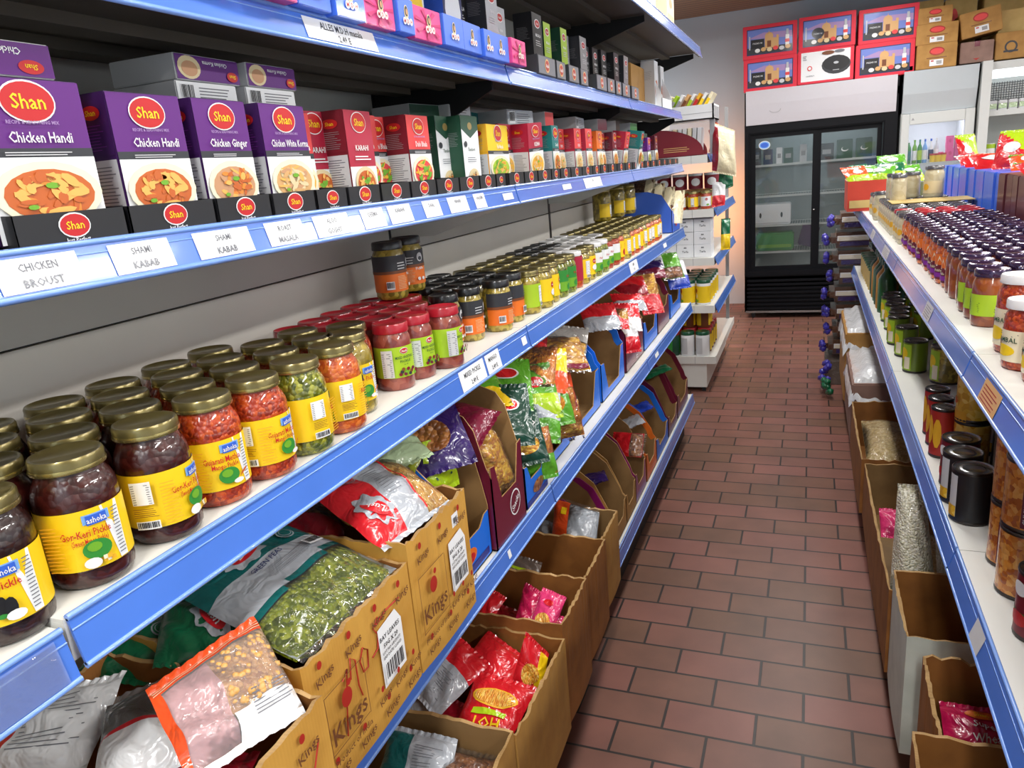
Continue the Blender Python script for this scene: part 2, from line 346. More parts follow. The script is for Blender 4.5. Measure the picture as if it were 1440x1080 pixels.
# ------------------------------------------------------------------ room
X0, X1, Y0, Y1, ZC = -2.6, 5.0, -2.2, 8.25, 2.88
def floor_mat():
    m, N, L, b = newmat('quarry_tile')
    tc = N.new('ShaderNodeTexCoord'); mp = N.new('ShaderNodeMapping')
    mp.inputs['Location'].default_value = (-.0149, -(2.8264-.0626), 0)
    L.new(tc.outputs['Object'], mp.inputs['Vector'])
    bk = N.new('ShaderNodeTexBrick'); bk.offset = .5; bk.offset_frequency = 2
    bk.inputs['Scale'].default_value = 1; bk.inputs['Brick Width'].default_value = .25; bk.inputs['Row Height'].default_value = .12525
    bk.inputs['Mortar Size'].default_value = .0042; bk.inputs['Mortar Smooth'].default_value = .15; bk.inputs['Bias'].default_value = 0
    bk.inputs['Color1'].default_value = (*lin((140, 92, 82)), 1); bk.inputs['Color2'].default_value = (*lin((116, 84, 66)), 1)
    bk.inputs['Mortar'].default_value = (*lin((44, 36, 34)), 1)
    L.new(mp.outputs[0], bk.inputs['Vector'])
    n = N.new('ShaderNodeTexNoise'); n.inputs['Scale'].default_value = 5; n.inputs['Detail'].default_value = 6; L.new(tc.outputs['Object'], n.inputs['Vector'])
    mx = N.new('ShaderNodeMix'); mx.data_type = 'RGBA'; mx.blend_type = 'MULTIPLY'; mx.inputs[0].default_value = .55
    r = N.new('ShaderNodeValToRGB'); r.color_ramp.elements[0].color = (.62, .6, .6, 1); r.color_ramp.elements[1].color = (1.25, 1.2, 1.2, 1)
    r.color_ramp.elements[0].position = .3; r.color_ramp.elements[1].position = .75
    L.new(n.outputs['Fac'], r.inputs[0]); L.new(bk.outputs['Color'], mx.inputs[6]); L.new(r.outputs[0], mx.inputs[7]); L.new(mx.outputs[2], b.inputs['Base Color'])
    bp = N.new('ShaderNodeBump'); bp.invert = True; bp.inputs['Strength'].default_value = .5; bp.inputs['Distance'].default_value = .003
    L.new(bk.outputs['Fac'], bp.inputs['Height']); L.new(bp.outputs['Normal'], b.inputs['Normal'])
    setp(b, Roughness=.42)
    return m
def wood_mat():
    m, N, L, b = newmat('ceiling_wood')
    tc = N.new('ShaderNodeTexCoord'); wv = N.new('ShaderNodeTexWave'); wv.bands_direction = 'Y'; wv.inputs['Scale'].default_value = 3.2; wv.inputs['Distortion'].default_value = .4
    wv.inputs['Detail'].default_value = 3; wv.inputs['Detail Scale'].default_value = 4
    L.new(tc.outputs['Object'], wv.inputs['Vector'])
    r = N.new('ShaderNodeValToRGB'); r.color_ramp.elements[0].color = (*lin((92, 58, 28)), 1); r.color_ramp.elements[1].color = (*lin((158, 112, 64)), 1)
    r.color_ramp.elements[0].position = .05; r.color_ramp.elements[1].position = .3
    L.new(wv.outputs['Fac'], r.inputs[0]); L.new(r.outputs[0], b.inputs['Base Color']); setp(b, Roughness=.4); return m
plain('wall_paint', (196, 212, 224), .75, var=.03, scale=3)
struct(MB().box(X0, X1, Y0, Y1, -.1, 0, floor_mat()).build('floor'))
struct(MB().box(X0, X1, Y0, Y1, ZC, ZC+.1, wood_mat()).build('ceiling'))
struct(MB().box(X0, X1, Y1, Y1+.1, 0, ZC, 'wall_paint').build('wall_back'))
struct(MB().box(X0-.1, X0, Y0, Y1, 0, ZC, 'wall_paint').build('wall_left'))
struct(MB().box(X1, X1+.1, Y0, Y1, 0, ZC, 'wall_paint').build('wall_right'))
struct(MB().box(X0, X1, Y0-.1, Y0, 0, ZC, 'wall_paint').build('wall_front'))
plain('lamp_housing', (220, 220, 220), .5)
lampk = Kind(lambda: (lambda t: (MB().box(-.1, .1, -.72, .72, .03, .08, 'lamp_housing').build('housing', t), MB().tube([(-.04, -.68, .02), (-.04, .68, .02)], .013, 'lid_white').build('tube', t), MB().tube([(.04, -.68, .02), (.04, .68, .02)], .013, 'lid_white').build('tube', t), t)[-1])(thing('ceiling_lamp', '', 'lamp')))
for tx, ty, tw in TUBES:  # a fixture for every tube, the added ones included
    lampk.put((tx, ty, 2.80), 0, 'white twin tube lamp under the wooden ceiling', 'lamp', 'ceiling lamps')

# ------------------------------------------------------------------ shelving
def rail_mb(y0, y1, x, z, sgn=1, h=.052, lean=.010, m='rail_blue'):
    """price rail: shallow plate with rolled upper and lower edges; sgn = side it faces"""
    mb = MB(); t = .003*sgn
    mb.prism([(x, z), (x+t, z), (x+t+lean*sgn, z-h), (x+lean*sgn, z-h)], 'y', y0, y1, m)
    mb.tube([(x+t*.6, y0, z+.001), (x+t*.6, y1, z+.001)], .0036, 'rail_rim', 6)
    mb.tube([(x+t*.6+lean*sgn, y0, z-h), (x+t*.6+lean*sgn, y1, z-h)], .0036, 'rail_rim', 6)
    mb.tube([(x+t*.9+lean*sgn*.24, y0, z-h*.24), (x+t*.9+lean*sgn*.24, y1, z-h*.24)], .0012, 'rail_rim', 5)
    return mb
def rail_P(x, z, sgn, h=.052, lean=.010):
    """surface of the rail front: u along it as seen, v up from its lower edge"""
    o = Vector((x+.003*sgn+lean*sgn, 0, z-h)); V = Vector((-lean*sgn, 0, h)).normalized(); U = Vector((0, sgn, 0))
    N = U.cross(V)
    return lambda u, v, hh: tuple(o+U*u+V*v+N*(hh+.0006))
def shelf_mb(y0, y1, xb, xf, z, m='shelf_white', under=None, ap=.042):
    mb = MB(); a, b = min(xb, xf), max(xb, xf); g = .0015
    mb.box(a, b, y0+g, y1-g, z-.004, z, m); mb.box(a, b, y0+g, y1-g, z-.022, z-.0042, under or m)
    s = 1 if xf > xb else -1
    mb.box(*sorted((xf-.004*s, xf)), y0+g, y1-g, z-ap, z-.0222, under or m)
    for k in (.28, .62):
        xc = xb+(xf-xb)*k; mb.box(xc-.02, xc+.02, y0+.03, y1-.03, z-.036, z-.022, under or m)
    return mb
GON = thing('gondola_shelving', 'long white shop shelving with blue price rails, stocked with spice boxes and pickle jars', 'shelving', (0, 0, 0))
BAYS = [-.85, .40, 1.65, 2.90, 4.15]
XB = -.965
plain('under_shade', (82, 75, 66), .6)  # shade below the upper shelves painted into their undersides
RH = dict(base=.048, snack=.045, pickle=.048, box=.037, upper=.036, top=.045)
LEV = [('base', .25, -.60), ('snack', .78, -.60), ('pickle', 1.192, -.632), ('box', 1.522, -.632), ('upper', 1.779, -.632), ('top', 2.075, -.53)]
for nm, z, xf in LEV:
    for i in range(4):
        y0, y1 = BAYS[i], BAYS[i+1]; zz = z-(.008 if i == 0 and nm == 'pickle' else 0)
        under = 'under_shade' if nm in ('upper', 'top') else None
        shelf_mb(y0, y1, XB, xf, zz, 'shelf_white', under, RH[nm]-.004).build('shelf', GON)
        r = rail_mb(y0+.004, y1-.004, xf, zz, 1, RH[nm]).build('price_rail', GON)
        if nm == 'pickle' and i == 0:
            mb = MB(); P = rail_P(xf, zz, 1, .048); c = Canvas(mb, P); c.step = .0012; c.rect(.1, .004, .385, .046, 'tape_clear'); mb.build('clear_tape', r)
        # price tickets
        c = None
        if nm == 'box':
            spans = [(.42, .50, 'CHICKEN', 'BROUST'), (.535, .61, 'SHAMI', 'KABAB'), (.645, .735, 'SHAMI', 'KABAB'), (.765, .84, 'ROAST', 'MASALA'), (.865, .95, 'ALOO', 'GOSHT'), (.985, 1.05, 'QEEMA', ''), (1.065, 1.14, 'KARAHI', ''), (1.185, 1.25, 'DAAL', ''), (1.285, 1.37, 'NIHARI', ''), (1.405, 1.46, 'HALEEM', ''), (1.56, 1.62, '', ''), (2.22, 2.42, 'FISH', ''), (2.0, 2.08, '', '')]
            H = RH[nm]
        elif nm == 'pickle': spans = [(1.255, 1.375, 'MIXED PICKLE', '2.49 E'), (1.385, 1.46, 'MANGO', '2.49 E'), (1.60, 1.63, '', ''), (2.78, 2.92, 'LIME', '2.99'), (3.5, 3.58, '', '')]; H = RH[nm]
        elif nm == 'upper': spans = [(.91, 1.09, 'ALLES M.D.H masala', '2.49 E')]; H = RH[nm]
        elif nm == 'snack': spans = [(1.33, 1.345, '', ''), (3.05, 3.12, '', '')]; H = RH[nm]
        else: spans = []
        for a, b, t1, t2 in spans:
            if not (y0 <= a < y1): continue
            mb = MB(); c = Canvas(mb, rail_P(xf, zz, 1, H)); lo, hi = (.004, H-.003) if t1 else (H*.3, H*.7)
            c.rect(a, lo, b, hi, 'paper')
            ink = 'charcoal' if nm in ('pickle', 'upper') else 'lettergrey'
            if t1: c.text(t1, (a+b)/2, H*.68, .007 if nm == 'box' else .010, ink, wmax=(b-a)*.8, sx=.9)
            if t2: c.text(t2, (a+b)/2, H*.30, .0075 if nm == 'box' else .009, ink, wmax=(b-a)*.7)
            mb.build('price_ticket', r)
# back panels, one sheet of strips per bay
for i in range(4):
    mb = MB(); y0, y1 = BAYS[i], BAYS[i+1]
    for z0, z1 in ((.15, .56), (.563, .972), (.975, 1.384), (1.387, 1.796), (1.799, 2.25)):
        mb.box(XB-.012, XB-.002, y0+.002, y1-.002, z0, z1, 'panel_white')
    mb.box(XB-.02, XB-.012, y0, y1, .1, 2.25, 'metal_black'); mb.build('back_panel', GON)
for y in BAYS:
    MB().box(XB-.03, XB-.001, y-.012, y+.012, 0, 2.3, 'metal_black').build('upright', GON)
    for nm, z, xf in LEV:
        m = 'metal_black' if nm in ('upper', 'top') else 'shelf_white'
        h = .13 if nm in ('upper', 'top') else .10
        xe = xf-.03
        if nm == 'base': continue
        MB().prism([(XB, z-.024), (xe, z-.024), (xe, z-.045), (XB+.12, z-h), (XB, z-h)], 'y', y-.004, y+.004, m).build('bracket', GON)
for i in range(4):
    MB().box(-.66, -.65, BAYS[i]+.002, BAYS[i+1]-.002, .0, .19, 'metal_black').build('plinth', GON)

# second run beyond it, its white shelf ends towards the camera
FAR = thing('gondola_shelving', 'far white shelving past the end of the long run, jars and white cartons on it', 'shelving')
FZ = [.25, .60, .915, 1.225, 1.56]
FY0, FY1 = 5.0, 6.3
for k, z in enumerate(FZ):
    xf = -.565 if k < 4 else -.60
    mb = MB().box(-1.5, xf, FY0, FY1, z-.05, z, 'shelf_white')
    for j in range(6): mb.box(-.70-.155*j-.001, -.70-.155*j+.001, FY0-.0008, FY0, z-.05, z, 'grey')
    mb.build('shelf', FAR)
    if k: rail_mb(FY0, FY1, xf, z+.004, 1, .05, .02).build('price_rail', FAR)
    else: MB().box(xf, xf+.006, FY0, FY1, z-.045, z+.006, 'shelf_white').build('edge_strip', FAR)
MB().box(-1.5, -.625, FY0+.02, FY1, .03, .2, 'shelf_white').build('plinth', FAR)
MB().box(-1.06, -1.045, FY0, FY1, .2, 1.95, 'panel_white').build('back_panel', FAR)
for y in (FY0+.03, FY1-.05): MB().box(-.66, -.635, y, y+.025, .0, .03, 'metal_black').build('foot', FAR)
MB().box(-.62, -.595, FY1-.03, FY1, .25, 1.9, 'grey').build('upright', FAR)
# right-hand run
RG = thing('gondola_shelving', 'low white shelving on the right of the aisle with scuffed blue price rails', 'shelving')
RX = .275; RB = .86
RBAY = [-.9, .21, 1.46, 2.71, 3.96, 5.21]
for nm, z in (('base', .17), ('low', .80), ('top', 1.18)):
    for i in range(5):
        y0, y1 = RBAY[i], RBAY[i+1]
        shelf_mb(y0, y1, RB, RX, z, ap=.038).build('shelf', RG)
        if nm == 'base': continue
        r = rail_mb(y0+.004, y1-.004, RX, z, -1, .043, .014).build('price_rail', RG)
        for a, b in {'top': [(1.9, 2.0), (1.22, 1.33), (2.95, 3.15), (3.6, 3.75)], 'low': [(1.18, 1.24)]}[nm]:
            if not y0 <= a < y1: continue
            mb = MB(); c = Canvas(mb, rail_P(RX, z, -1, .043, .014)); c.rect(-b, .004, -a, .04, 'tan' if a < 1.3 and nm == 'top' else 'softgrey')
            if nm == 'top': c.lines(-b+.01, .008, -a-.01, .036, 5, 'inkred' if a < 1.5 else 'lettergrey', .3)
            mb.build('price_ticket', r)
for i in range(5):
    mb = MB()
    for z0, z1 in ((.1, .5), (.503, .9), (.903, 1.25)): mb.box(RB+.002, RB+.012, RBAY[i]+.002, RBAY[i+1]-.002, z0, z1, 'panel_white')
    mb.build('back_panel', RG); MB().box(RX+.05, RX+.06, RBAY[i]+.002, RBAY[i+1]-.002, 0, .12, 'metal_black').build('plinth', RG)
for y in RBAY:
    MB().box(RB, RB+.03, y-.012, y+.012, 0, 1.25, 'grey').build('upright', RG)
    for z in (.80, 1.18): MB().prism([(RB, z-.024), (RX+.03, z-.024), (RX+.03, z-.04), (RB-.12, z-.09), (RB, z-.09)], 'y', y-.003, y+.003, 'shelf_white').build('bracket', RG)

# ------------------------------------------------------------------ fridges
FYF = 7.45
def rounded(mb, x0, x1, y0, y1, z0, z1, m, r=.012): return mb.rbox(x0, x1, y0, y1, z0, z1, m, r)
fr = thing('display_fridge', 'tall black display fridge with two sliding glass doors and white header', 'fridge')
ax0, ax1 = -.562, .688
mb = MB(); mb.box(ax0, ax0+.05, FYF+.02, FYF+.68, .06, 1.98, 'fridge_black'); mb.box(ax1-.05, ax1, FYF+.02, FYF+.68, .06, 1.98, 'fridge_black')
mb.box(ax0, ax1, FYF+.62, FYF+.68, .06, 1.98, 'inner_grey'); mb.box(ax0, ax1, FYF+.02, FYF+.68, 1.92, 2.06, 'fridge_black'); mb.box(ax0, ax1, FYF+.02, FYF+.68, .30, .42, 'fridge_black')
mb.box(ax0+.05, ax0+.055, FYF+.06, FYF+.62, .42, 1.92, 'inner_grey'); mb.box(ax1-.055, ax1-.05, FYF+.06, FYF+.62, .42, 1.92, 'inner_grey')
mb.build('cabinet', fr)
mb = MB(); P = [(FYF-.01, 1.78), (FYF+.03, 1.775), (FYF+.03, 2.07), (FYF-.035, 2.07), (FYF-.03, 1.95), (FYF-.02, 1.85)]
mb.prism(P, 'x', ax0+.015, ax1-.02, 'header_white', 'fridge_black'); mb.build('header', fr)
mb = MB(); rounded(mb, ax0, ax1, FYF+.0, FYF+.03, .40, .47, 'fridge_black'); rounded(mb, ax0, ax1, FYF+.0, FYF+.03, 1.70, 1.80, 'fridge_black')
rounded(mb, ax0, ax0+.045, FYF-.002, FYF+.028, .402, 1.798, 'fridge_black'); rounded(mb, ax1-.11, ax1, FYF-.002, FYF+.028, .402, 1.798, 'fridge_black'); mb.build('door_frame', fr)
mb = MB()
for k in range(8): rounded(mb, ax0+.02, ax1-.02, FYF-.005, FYF+.02, .085+.038*k, .11+.038*k, 'fridge_black', .006)
mb.box(ax0, ax1, FYF+.02, FYF+.1, .06, .40, 'fridge_black'); mb.build('vent_grille', fr)
MB().box(ax0+.01, ax1-.01, FYF-.002, FYF+.01, .055, .075, 'tin').build('kick_trim', fr)
for x in (ax0+.08, ax1-.12):
    MB().prism([(x+.02*cos(a*pi/6), .03+.03*sin(a*pi/6)) for a in range(12)], 'y', FYF+.05, FYF+.08, 'metal_black').build('castor', fr)
for k, (a, b, off) in enumerate(((ax0+.05, .06, .0), (.045, ax1-.11, .016))):
    d = MB(); y = FYF+.034+off
    for q in ((a, a+.045, .46, 1.71), (b-.04, b, .46, 1.71), (a+.045, b-.04, .46, .50), (a+.045, b-.04, 1.66, 1.71)): d.box(q[0], q[1], y, y+.014, q[2], q[3], 'fridge_black')
    d = d.build('sliding_door', fr); MB().box(a+.045, b-.04, y+.005, y+.009, .5, 1.66, 'door_glass').build('glass', d)
    if k == 0: MB().ball((b-.02, y-.004, 1.0), .012, 'tin', 1).build('lock', d)
mb = MB(); c = Canvas(mb, flat((-.39, FYF+.032, 1.6), (1, 0, 0), (0, 0, 1))); c.ell(0, 0, .05, .037, 'white'); c.ell(0, 0, .045, .032, 'lightblue'); c.ell(0, 0, .034, .022, 'blue'); mb.build('oval_sticker', fr)
mb = MB(); c = Canvas(mb, flat((-.30, FYF-.032, 1.9), (1, 0, 0), (0, 0, 1)))
for i in range(9): a = -.9*pi+i*.1*pi; c.poly([(.05*cos(a), .03*sin(a)), (.05*cos(a+.3), .03*sin(a+.3)), (.046*cos(a+.3), .027*sin(a+.3)), (.046*cos(a), .027*sin(a))], 'grey')
mb.build('scuff_mark', fr)
plain('wire_white', (200, 206, 204), .4)
for z in (.62, .87, 1.14, 1.42):
    for a, b in ((ax0+.06, .05), (.065, ax1-.06)):
        mb = MB(); mb.box(a, b, FYF+.12, FYF+.128, z-.012, z+.006, 'wire_white'); mb.box(a, b, FYF+.60, FYF+.606, z-.006, z, 'wire_white')
        n = 24
        for i in range(n): xx = a+(b-a)*(i+.5)/n; mb.box(xx-.0015, xx+.0015, FYF+.12, FYF+.6, z-.003, z, 'wire_white')
        mb.build('wire_shelf', fr)
area('fridge_lamp', (.06, FYF+.35, 1.90), 1.0, .1, 2.2, (.85, .95, 1))
def simple(mb, name, label, cat, group=None, loc=(0, 0, 0), rot=(0, 0, 0)):
    return tag(mb.build(name, None, loc, rot), label, cat, group)
# what stands in the black fridge
t = thing('carton_tray', 'white carton with two hand slots on the fridge shelf behind glass', 'carton', (-.33, FYF+.3, .87))
mb = MB().rbox(-.17, .17, -.12, .12, .0, .19, 'paper', .008); c = Canvas(mb, flat((0, -.12, .1), (1, 0, 0), (0, 0, 1))); c.step = .001
c.ell(-.1, -.01, .01, .025, 'black'); c.ell(.09, -.01, .01, .025, 'black'); c.lines(-.15, -.085, .15, -.07, 1, 'grey', .2, 0); mb.build('body', t)
mb = MB().rbox(-.22, .12, -.1, .1, 0, .17, 'green', .015); mb.box(-.2, .1, -.102, -.1, .03, .06, 'leaf')
simple(mb, 'gift_box', 'green box lying on the lowest shelf of the black fridge', 'box', None, (-.25, FYF+.3, .62))
mb = MB().rbox(0, .16, -.05, .05, 0, .2, 'darkpurple', .01); simple(mb, 'snack_box', 'dark purple box tilted behind the green box', 'box', None, (-.10, FYF+.44, .65), (0, .25, 0))
for i, (x, wd, h, m, lb) in enumerate(((-.47, .07, .16, 'charcoal', 'dark carton behind the blue oval sticker in fridge'), (-.37, .08, .14, 'navy', 'navy carton on the top left fridge shelf'), (-.27, .05, .15, 'paper', 'narrow white carton on the top left fridge shelf'), (-.19, .08, .14, 'darkgreen', 'dark green carton beside narrow white carton'), (-.06, .06, .16, 'softgrey', 'pale carton at the end of top left fridge shelf'),
        (.14, .12, .15, 'charcoal', 'grey-black carton on the top right fridge shelf'), (.29, .13, .17, 'darkgreen', 'dark carton with white swirl, nearer the middle'), (.45, .13, .17, 'darkgreen', 'dark carton with white swirl, by the frame'))):
    mb = MB().rbox(-wd/2, wd/2, -.06, .06, 0, h, m, .004)
    if i > 5: c = Canvas(mb, flat((0, -.06, h*.5), (1, 0, 0), (0, 0, 1))); c.step = .001; c.ell(0, 0, .03, .02, 'white'); c.ell(.005, .006, .026, .016, 'darkgreen')
    else: c = Canvas(mb, flat((0, -.06, h*.5), (1, 0, 0), (0, 0, 1))); c.step = .001; c.rect(-wd*.3, -.02, wd*.3, .02, 'grey')
    simple(mb, 'drink_carton', lb, 'carton', None, (x, FYF+.3, 1.42))
# white fridge
wf = thing('display_fridge', 'white single-door display fridge with lit top shelf, right of black fridge', 'fridge')
bx0, bx1 = .712, 1.262
mb = MB(); mb.box(bx0, bx0+.04, FYF+.04, FYF+.66, .05, 2.07, 'fridge_white'); mb.box(bx1-.04, bx1, FYF+.04, FYF+.66, .05, 2.07, 'fridge_white'); mb.box(bx0, bx1, FYF+.62, FYF+.66, .05, 2.07, 'fridge_white')
mb.box(bx0, bx1, FYF+.04, FYF+.66, 1.75, 2.07, 'fridge_white'); mb.box(bx0, bx1, FYF+.04, FYF+.66, .05, .3, 'fridge_white'); mb.build('cabinet', wf)
mb = MB(); mb.prism([(FYF+.03, 1.75), (FYF+.06, 1.75), (FYF+.06, 2.08), (FYF-.03, 2.08), (FYF-.01, 1.9)], 'x', bx0+.004, bx1-.004, 'header_soft'); mb.build('header', wf)
d = MB()
for q in ((bx0+.005, bx0+.065, .3, 1.745), (bx1-.075, bx1-.005, .3, 1.745), (bx0+.066, bx1-.076, .3, .36), (bx0+.066, bx1-.076, 1.655, 1.745)): d.rbox(q[0], q[1], FYF, FYF+.035, q[2], q[3], 'fridge_white', .004)
d = d.build('door', wf); MB().box(bx0+.065, bx1-.075, FYF+.012, FYF+.018, .36, 1.655, 'door_glass').build('glass', d)
mb = MB(); c = Canvas(mb, flat((bx0+.09, FYF-.0005, 1.70), (1, 0, 0), (0, 0, 1))); c.poly([(-.012, -.01), (.012, -.01), (0, .012)], 'grey'); mb.build('warning_mark', d)
for z in (.75, 1.02, 1.33):
    mb = MB(); mb.box(bx0+.045, bx1-.045, FYF+.08, FYF+.088, z-.016, z+.004, 'wire_white')
    for i in range(22): xx = bx0+.05+(bx1-bx0-.1)*i/21; mb.box(xx-.0015, xx+.0015, FYF+.08, FYF+.6, z-.003, z, 'wire_white')
    mb.build('wire_shelf', wf)
plain('strip_lit', (215, 220, 255), .4, emis=1.2)
MB().box(bx1-.075, bx1-.055, FYF+.06, FYF+.08, 1.34, 1.66, 'strip_lit').build('lit_strip', wf)
area('fridge_lamp', ((bx0+bx1)/2, FYF+.3, 1.735), .4, .3, 2.4, (.8, .82, 1))
def bottle(r, h, mbody, mcap, mlab=None, neck=.35):
    mb = MB(); mb.lathe([(r*.9, 0), (r, .004), (r, h*.62), (r*.8, h*.72), (r*neck, h*.82), (r*neck, h*.9)], mbody, 14)
    mb.lathe([(r*neck*1.15, h*.9), (r*neck*1.15, h)], mcap, 12)
    if mlab: mb.lathe([(r*1.02, h*.15), (r*1.02, h*.55)], mlab, 14, cap0=False, cap1=False)
    return mb
for i, (x, k, lb) in enumerate(((.80, ('green', 'white', 'teal'), 'green bottle nearest the hinge, top shelf of white fridge'), (.845, ('leaf', 'leaf', 'white'), 'light green bottle, second on lit fridge shelf'), (.885, ('green', 'teal', 'lime'), 'green bottle with lime label on lit fridge shelf'), (.925, ('lightblue', 'blue', 'white'), 'pale blue bottle among the lit fridge bottles'), (.97, ('white', 'blue', 'navy'), 'white bottle with navy label on lit fridge shelf'), (1.01, ('softgrey', 'white', 'white'), 'plain pale bottle beside the navy-labelled bottle'))):
    simple(bottle(.019, .20, k[0], k[1], k[2]), 'drink_bottle', lb, 'bottle', None, (x, FYF+.16, 1.33))
for i, (x, k) in enumerate(((.98, 'red'), (1.02, 'red'), (1.06, 'red'))):
    mb = MB().lathe([(.02, 0), (.024, .06)], 'yellow', 14); mb.lathe([(.025, .06), (.025, .075)], k, 14)
    simple(mb, 'yoghurt_pot', 'yellow pot with red lid, '+ORD[i+1]+' of three on the lit shelf', 'pot', 'yellow pots in the white fridge', (x, FYF+.11, 1.33))
for i, (x, z, wd, h) in enumerate(((1.12, 1.33, .06, .11), (1.115, 1.44, .055, .1), (1.17, 1.33, .035, .2), (1.06, 1.33, .05, .08))):
    mb = MB().rbox(-wd/2, wd/2, -.03, .03, 0, h, 'pink', .003); c = Canvas(mb, flat((0, -.03, h*.6), (1, 0, 0), (0, 0, 1))); c.step = .001; c.ell(0, 0, wd*.2, h*.15, 'magenta')
    simple(mb, 'pink_carton', ['pink carton standing on lit fridge shelf', 'pink carton stacked on top of another in the white fridge', 'tall narrow pink carton by the lit strip', 'low pink carton behind the yellow pots'][i], 'carton', None, (x, FYF+(.2 if i != 3 else .3), z))
for i, (x, m) in enumerate(((.86, 'olive_tin'), (.93, 'olive_tin'), (1.12, 'darkgreen'))):
    if m == 'olive_tin': plain('olive_tin', (150, 150, 70), .4)
    simple(MB().lathe([(.028, 0), (.028, .13), (.02, .15)], m, 14), 'drink_can', ['olive can on the middle shelf of white fridge, nearer the hinge', 'olive can beside another on the middle shelf of white fridge', 'dark green bottle alone on the middle shelf of white fridge'][i], 'can', None, (x, FYF+.2, 1.02))
# open chiller at the right edge
oc = thing('open_chiller', 'open white chiller cabinet with lit canopy at the far right', 'chiller')
cx0, cx1 = 1.275, 2.55
mb = MB(); mb.box(cx0, cx0+.07, FYF-.06, FYF+.7, 0, 2.09, 'fridge_white'); mb.box(cx1-.07, cx1, FYF-.06, FYF+.7, 0, 2.09, 'fridge_white'); mb.box(cx0, cx1, FYF+.6, FYF+.7, 0, 2.08, 'fridge_white'); mb.box(cx0, cx1, FYF-.0, FYF+.7, 2.02, 2.08, 'fridge_white'); mb.box(cx0+.07, cx1-.07, FYF+.04, FYF+.6, 0, .4, 'fridge_white'); mb.build('cabinet', oc)
plain('canopy_lit', (235, 245, 250), .4, emis=1.3)
MB().box(cx0+.08, cx1-.08, FYF+.02, FYF+.06, 1.955, 2.02, 'canopy_lit').build('lit_canopy', oc)
mb = MB()
for i in range(30): mb.box(cx0+.09+i*.018, cx0+.093+i*.018, FYF+.14, FYF+.145, 1.78, 1.93, 'charcoal')
for i in range(8): mb.box(cx0+.08, cx0+.7, FYF+.138, FYF+.142, 1.79+i*.018, 1.794+i*.018, 'charcoal')
mb.box(cx0+.07, cx1-.07, FYF+.15, FYF+.16, 1.70, 1.96, 'fridge_white'); mb.build('air_grille', oc)
for z in (1.70, 1.33, 1.0, .7):
    mb = MB().box(cx0+.07, cx1-.07, FYF+.03, FYF+.6, z-.02, z, 'shelf_white'); mb.box(cx0+.07, cx1-.07, FYF+.02, FYF+.03, z-.035, z+.008, 'fridge_white'); mb.build('shelf', oc)
area('chiller_lamp', (1.9, FYF+.3, 1.95), .9, .3, 3, (.85, .95, 1))
for i in range(7):
    mb = MB().rbox(-.032, .032, -.03, .03, 0, .085, 'softgrey', .006); mb.rbox(-.03, .03, -.031, -.029, .02, .06, 'f_sage', .001)
    simple(mb, 'cheese_tub', 'pale tub on the chiller top shelf, '+ORD[i+1]+' from the aisle side', 'tub', 'pale tubs in the open chiller', (1.385+i*.072, FYF+.08, 1.70))
for i in range(5):
    mb = MB().lathe([(.036, 0), (.036, .12)], 'paper', 16) if i == 0 else MB().rbox(-.025, .025, -.03, .03, 0, .11, 'softgrey', .003)
    if i == 0: mb.lathe([(.0365, .08), (.0365, .115)], 'lime', 16, cap0=False, cap1=False)
    else: mb.box(-.02, .02, -.0305, -.03, .03, .08, 'paper')
    simple(mb, 'food_tin' if i == 0 else 'food_carton', 'white and lime tin on the chiller middle shelf' if i == 0 else 'small white carton on chiller middle shelf, '+ORD[i]+' after the tin', 'tin' if i == 0 else 'carton', None if i == 0 else 'small cartons in the open chiller', (1.40+i*.065, FYF+.09, 1.33))

# ------------------------------------------------------------------ boxes on top of the fridges
def red_case(kind):
    mb = MB(); w_, h_ = .447, .270; mb.rbox(-w_/2, w_/2, 0, .3, 0, h_, 'red_box', .004)
    c = Canvas(mb, flat((0, -.0003, h_/2), (1, 0, 0), (0, 0, 1))); c.step = .0006
    if kind == 'pan':
        c.rect(-.195, -.115, .195, .12, 'paper'); c.ell(.085, 0, .115, .075, 'charcoal'); c.ell(.085, .012, .105, .06, 'black'); c.ell(.085, .015, .02, .01, 'silver'); c.rect(.06, -.045, .11, -.04, 'silver'); c.ell(-.125, -.01, .02, .02, 'coral'); c.ell(-.125, -.01, .013, .013, 'paper')
        c.lines(-.18, .06, -.15, .10, 3, 'lettergrey'); c.text('cookware', -.12, -.07, .012, 'lettergrey'); c.ell(.02, .1, .05, .016, 'brown'); c.ell(.11, .105, .04, .012, 'lettergrey')
        return mb
    c.rect(-.19, -.105, .19, .105, 'navy'); c.rect(-.183, -.098, .183, .098, 'sky'); c.poly([(-.183, .03), (.183, .01), (.183, .06), (-.05, .07)], 'dusk')
    c.rect(-.183, -.098, .183, -.045, 'charcoal')
    c.rect(-.04, -.06, .075, .02, 'tan'); c.ell(-.005, .035, .035, .032, 'tan'); c.rect(-.02, -.05, .012, .0, 'brown'); c.rect(.055, -.05, .075, .04, 'tan'); c.poly([(-.01, .06), (-.005, .085), (0, .06)], 'tan')
    if kind == 'dome':
        c.rect(-.155, -.05, -.045, .02, 'black'); c.text('PREMIUM', -.1, -.012, .014, 'softgrey', wmax=.09)
    else:
        c.ell(-.07, -.005, .05, .042, 'charcoal'); c.text('PREMIUM', -.07, -.01, .012, 'silver', wmax=.07)
    c.rect(.13, -.07, .16, .03, 'white'); c.rect(.128, -.03, .162, -.005, 'coral'); c.rect(.135, .03, .155, .075, 'silver')
    c.rect(-.17, -.06, -.16, .05, 'silver')
    for i in range(6): c.ell(-.1+i*.05, -.072+.006*(i % 2), .022, .017, ['white', 'tan', 'beige', 'coral', 'softgrey', 'tan'][i], n=10)
    return mb
rk = {}
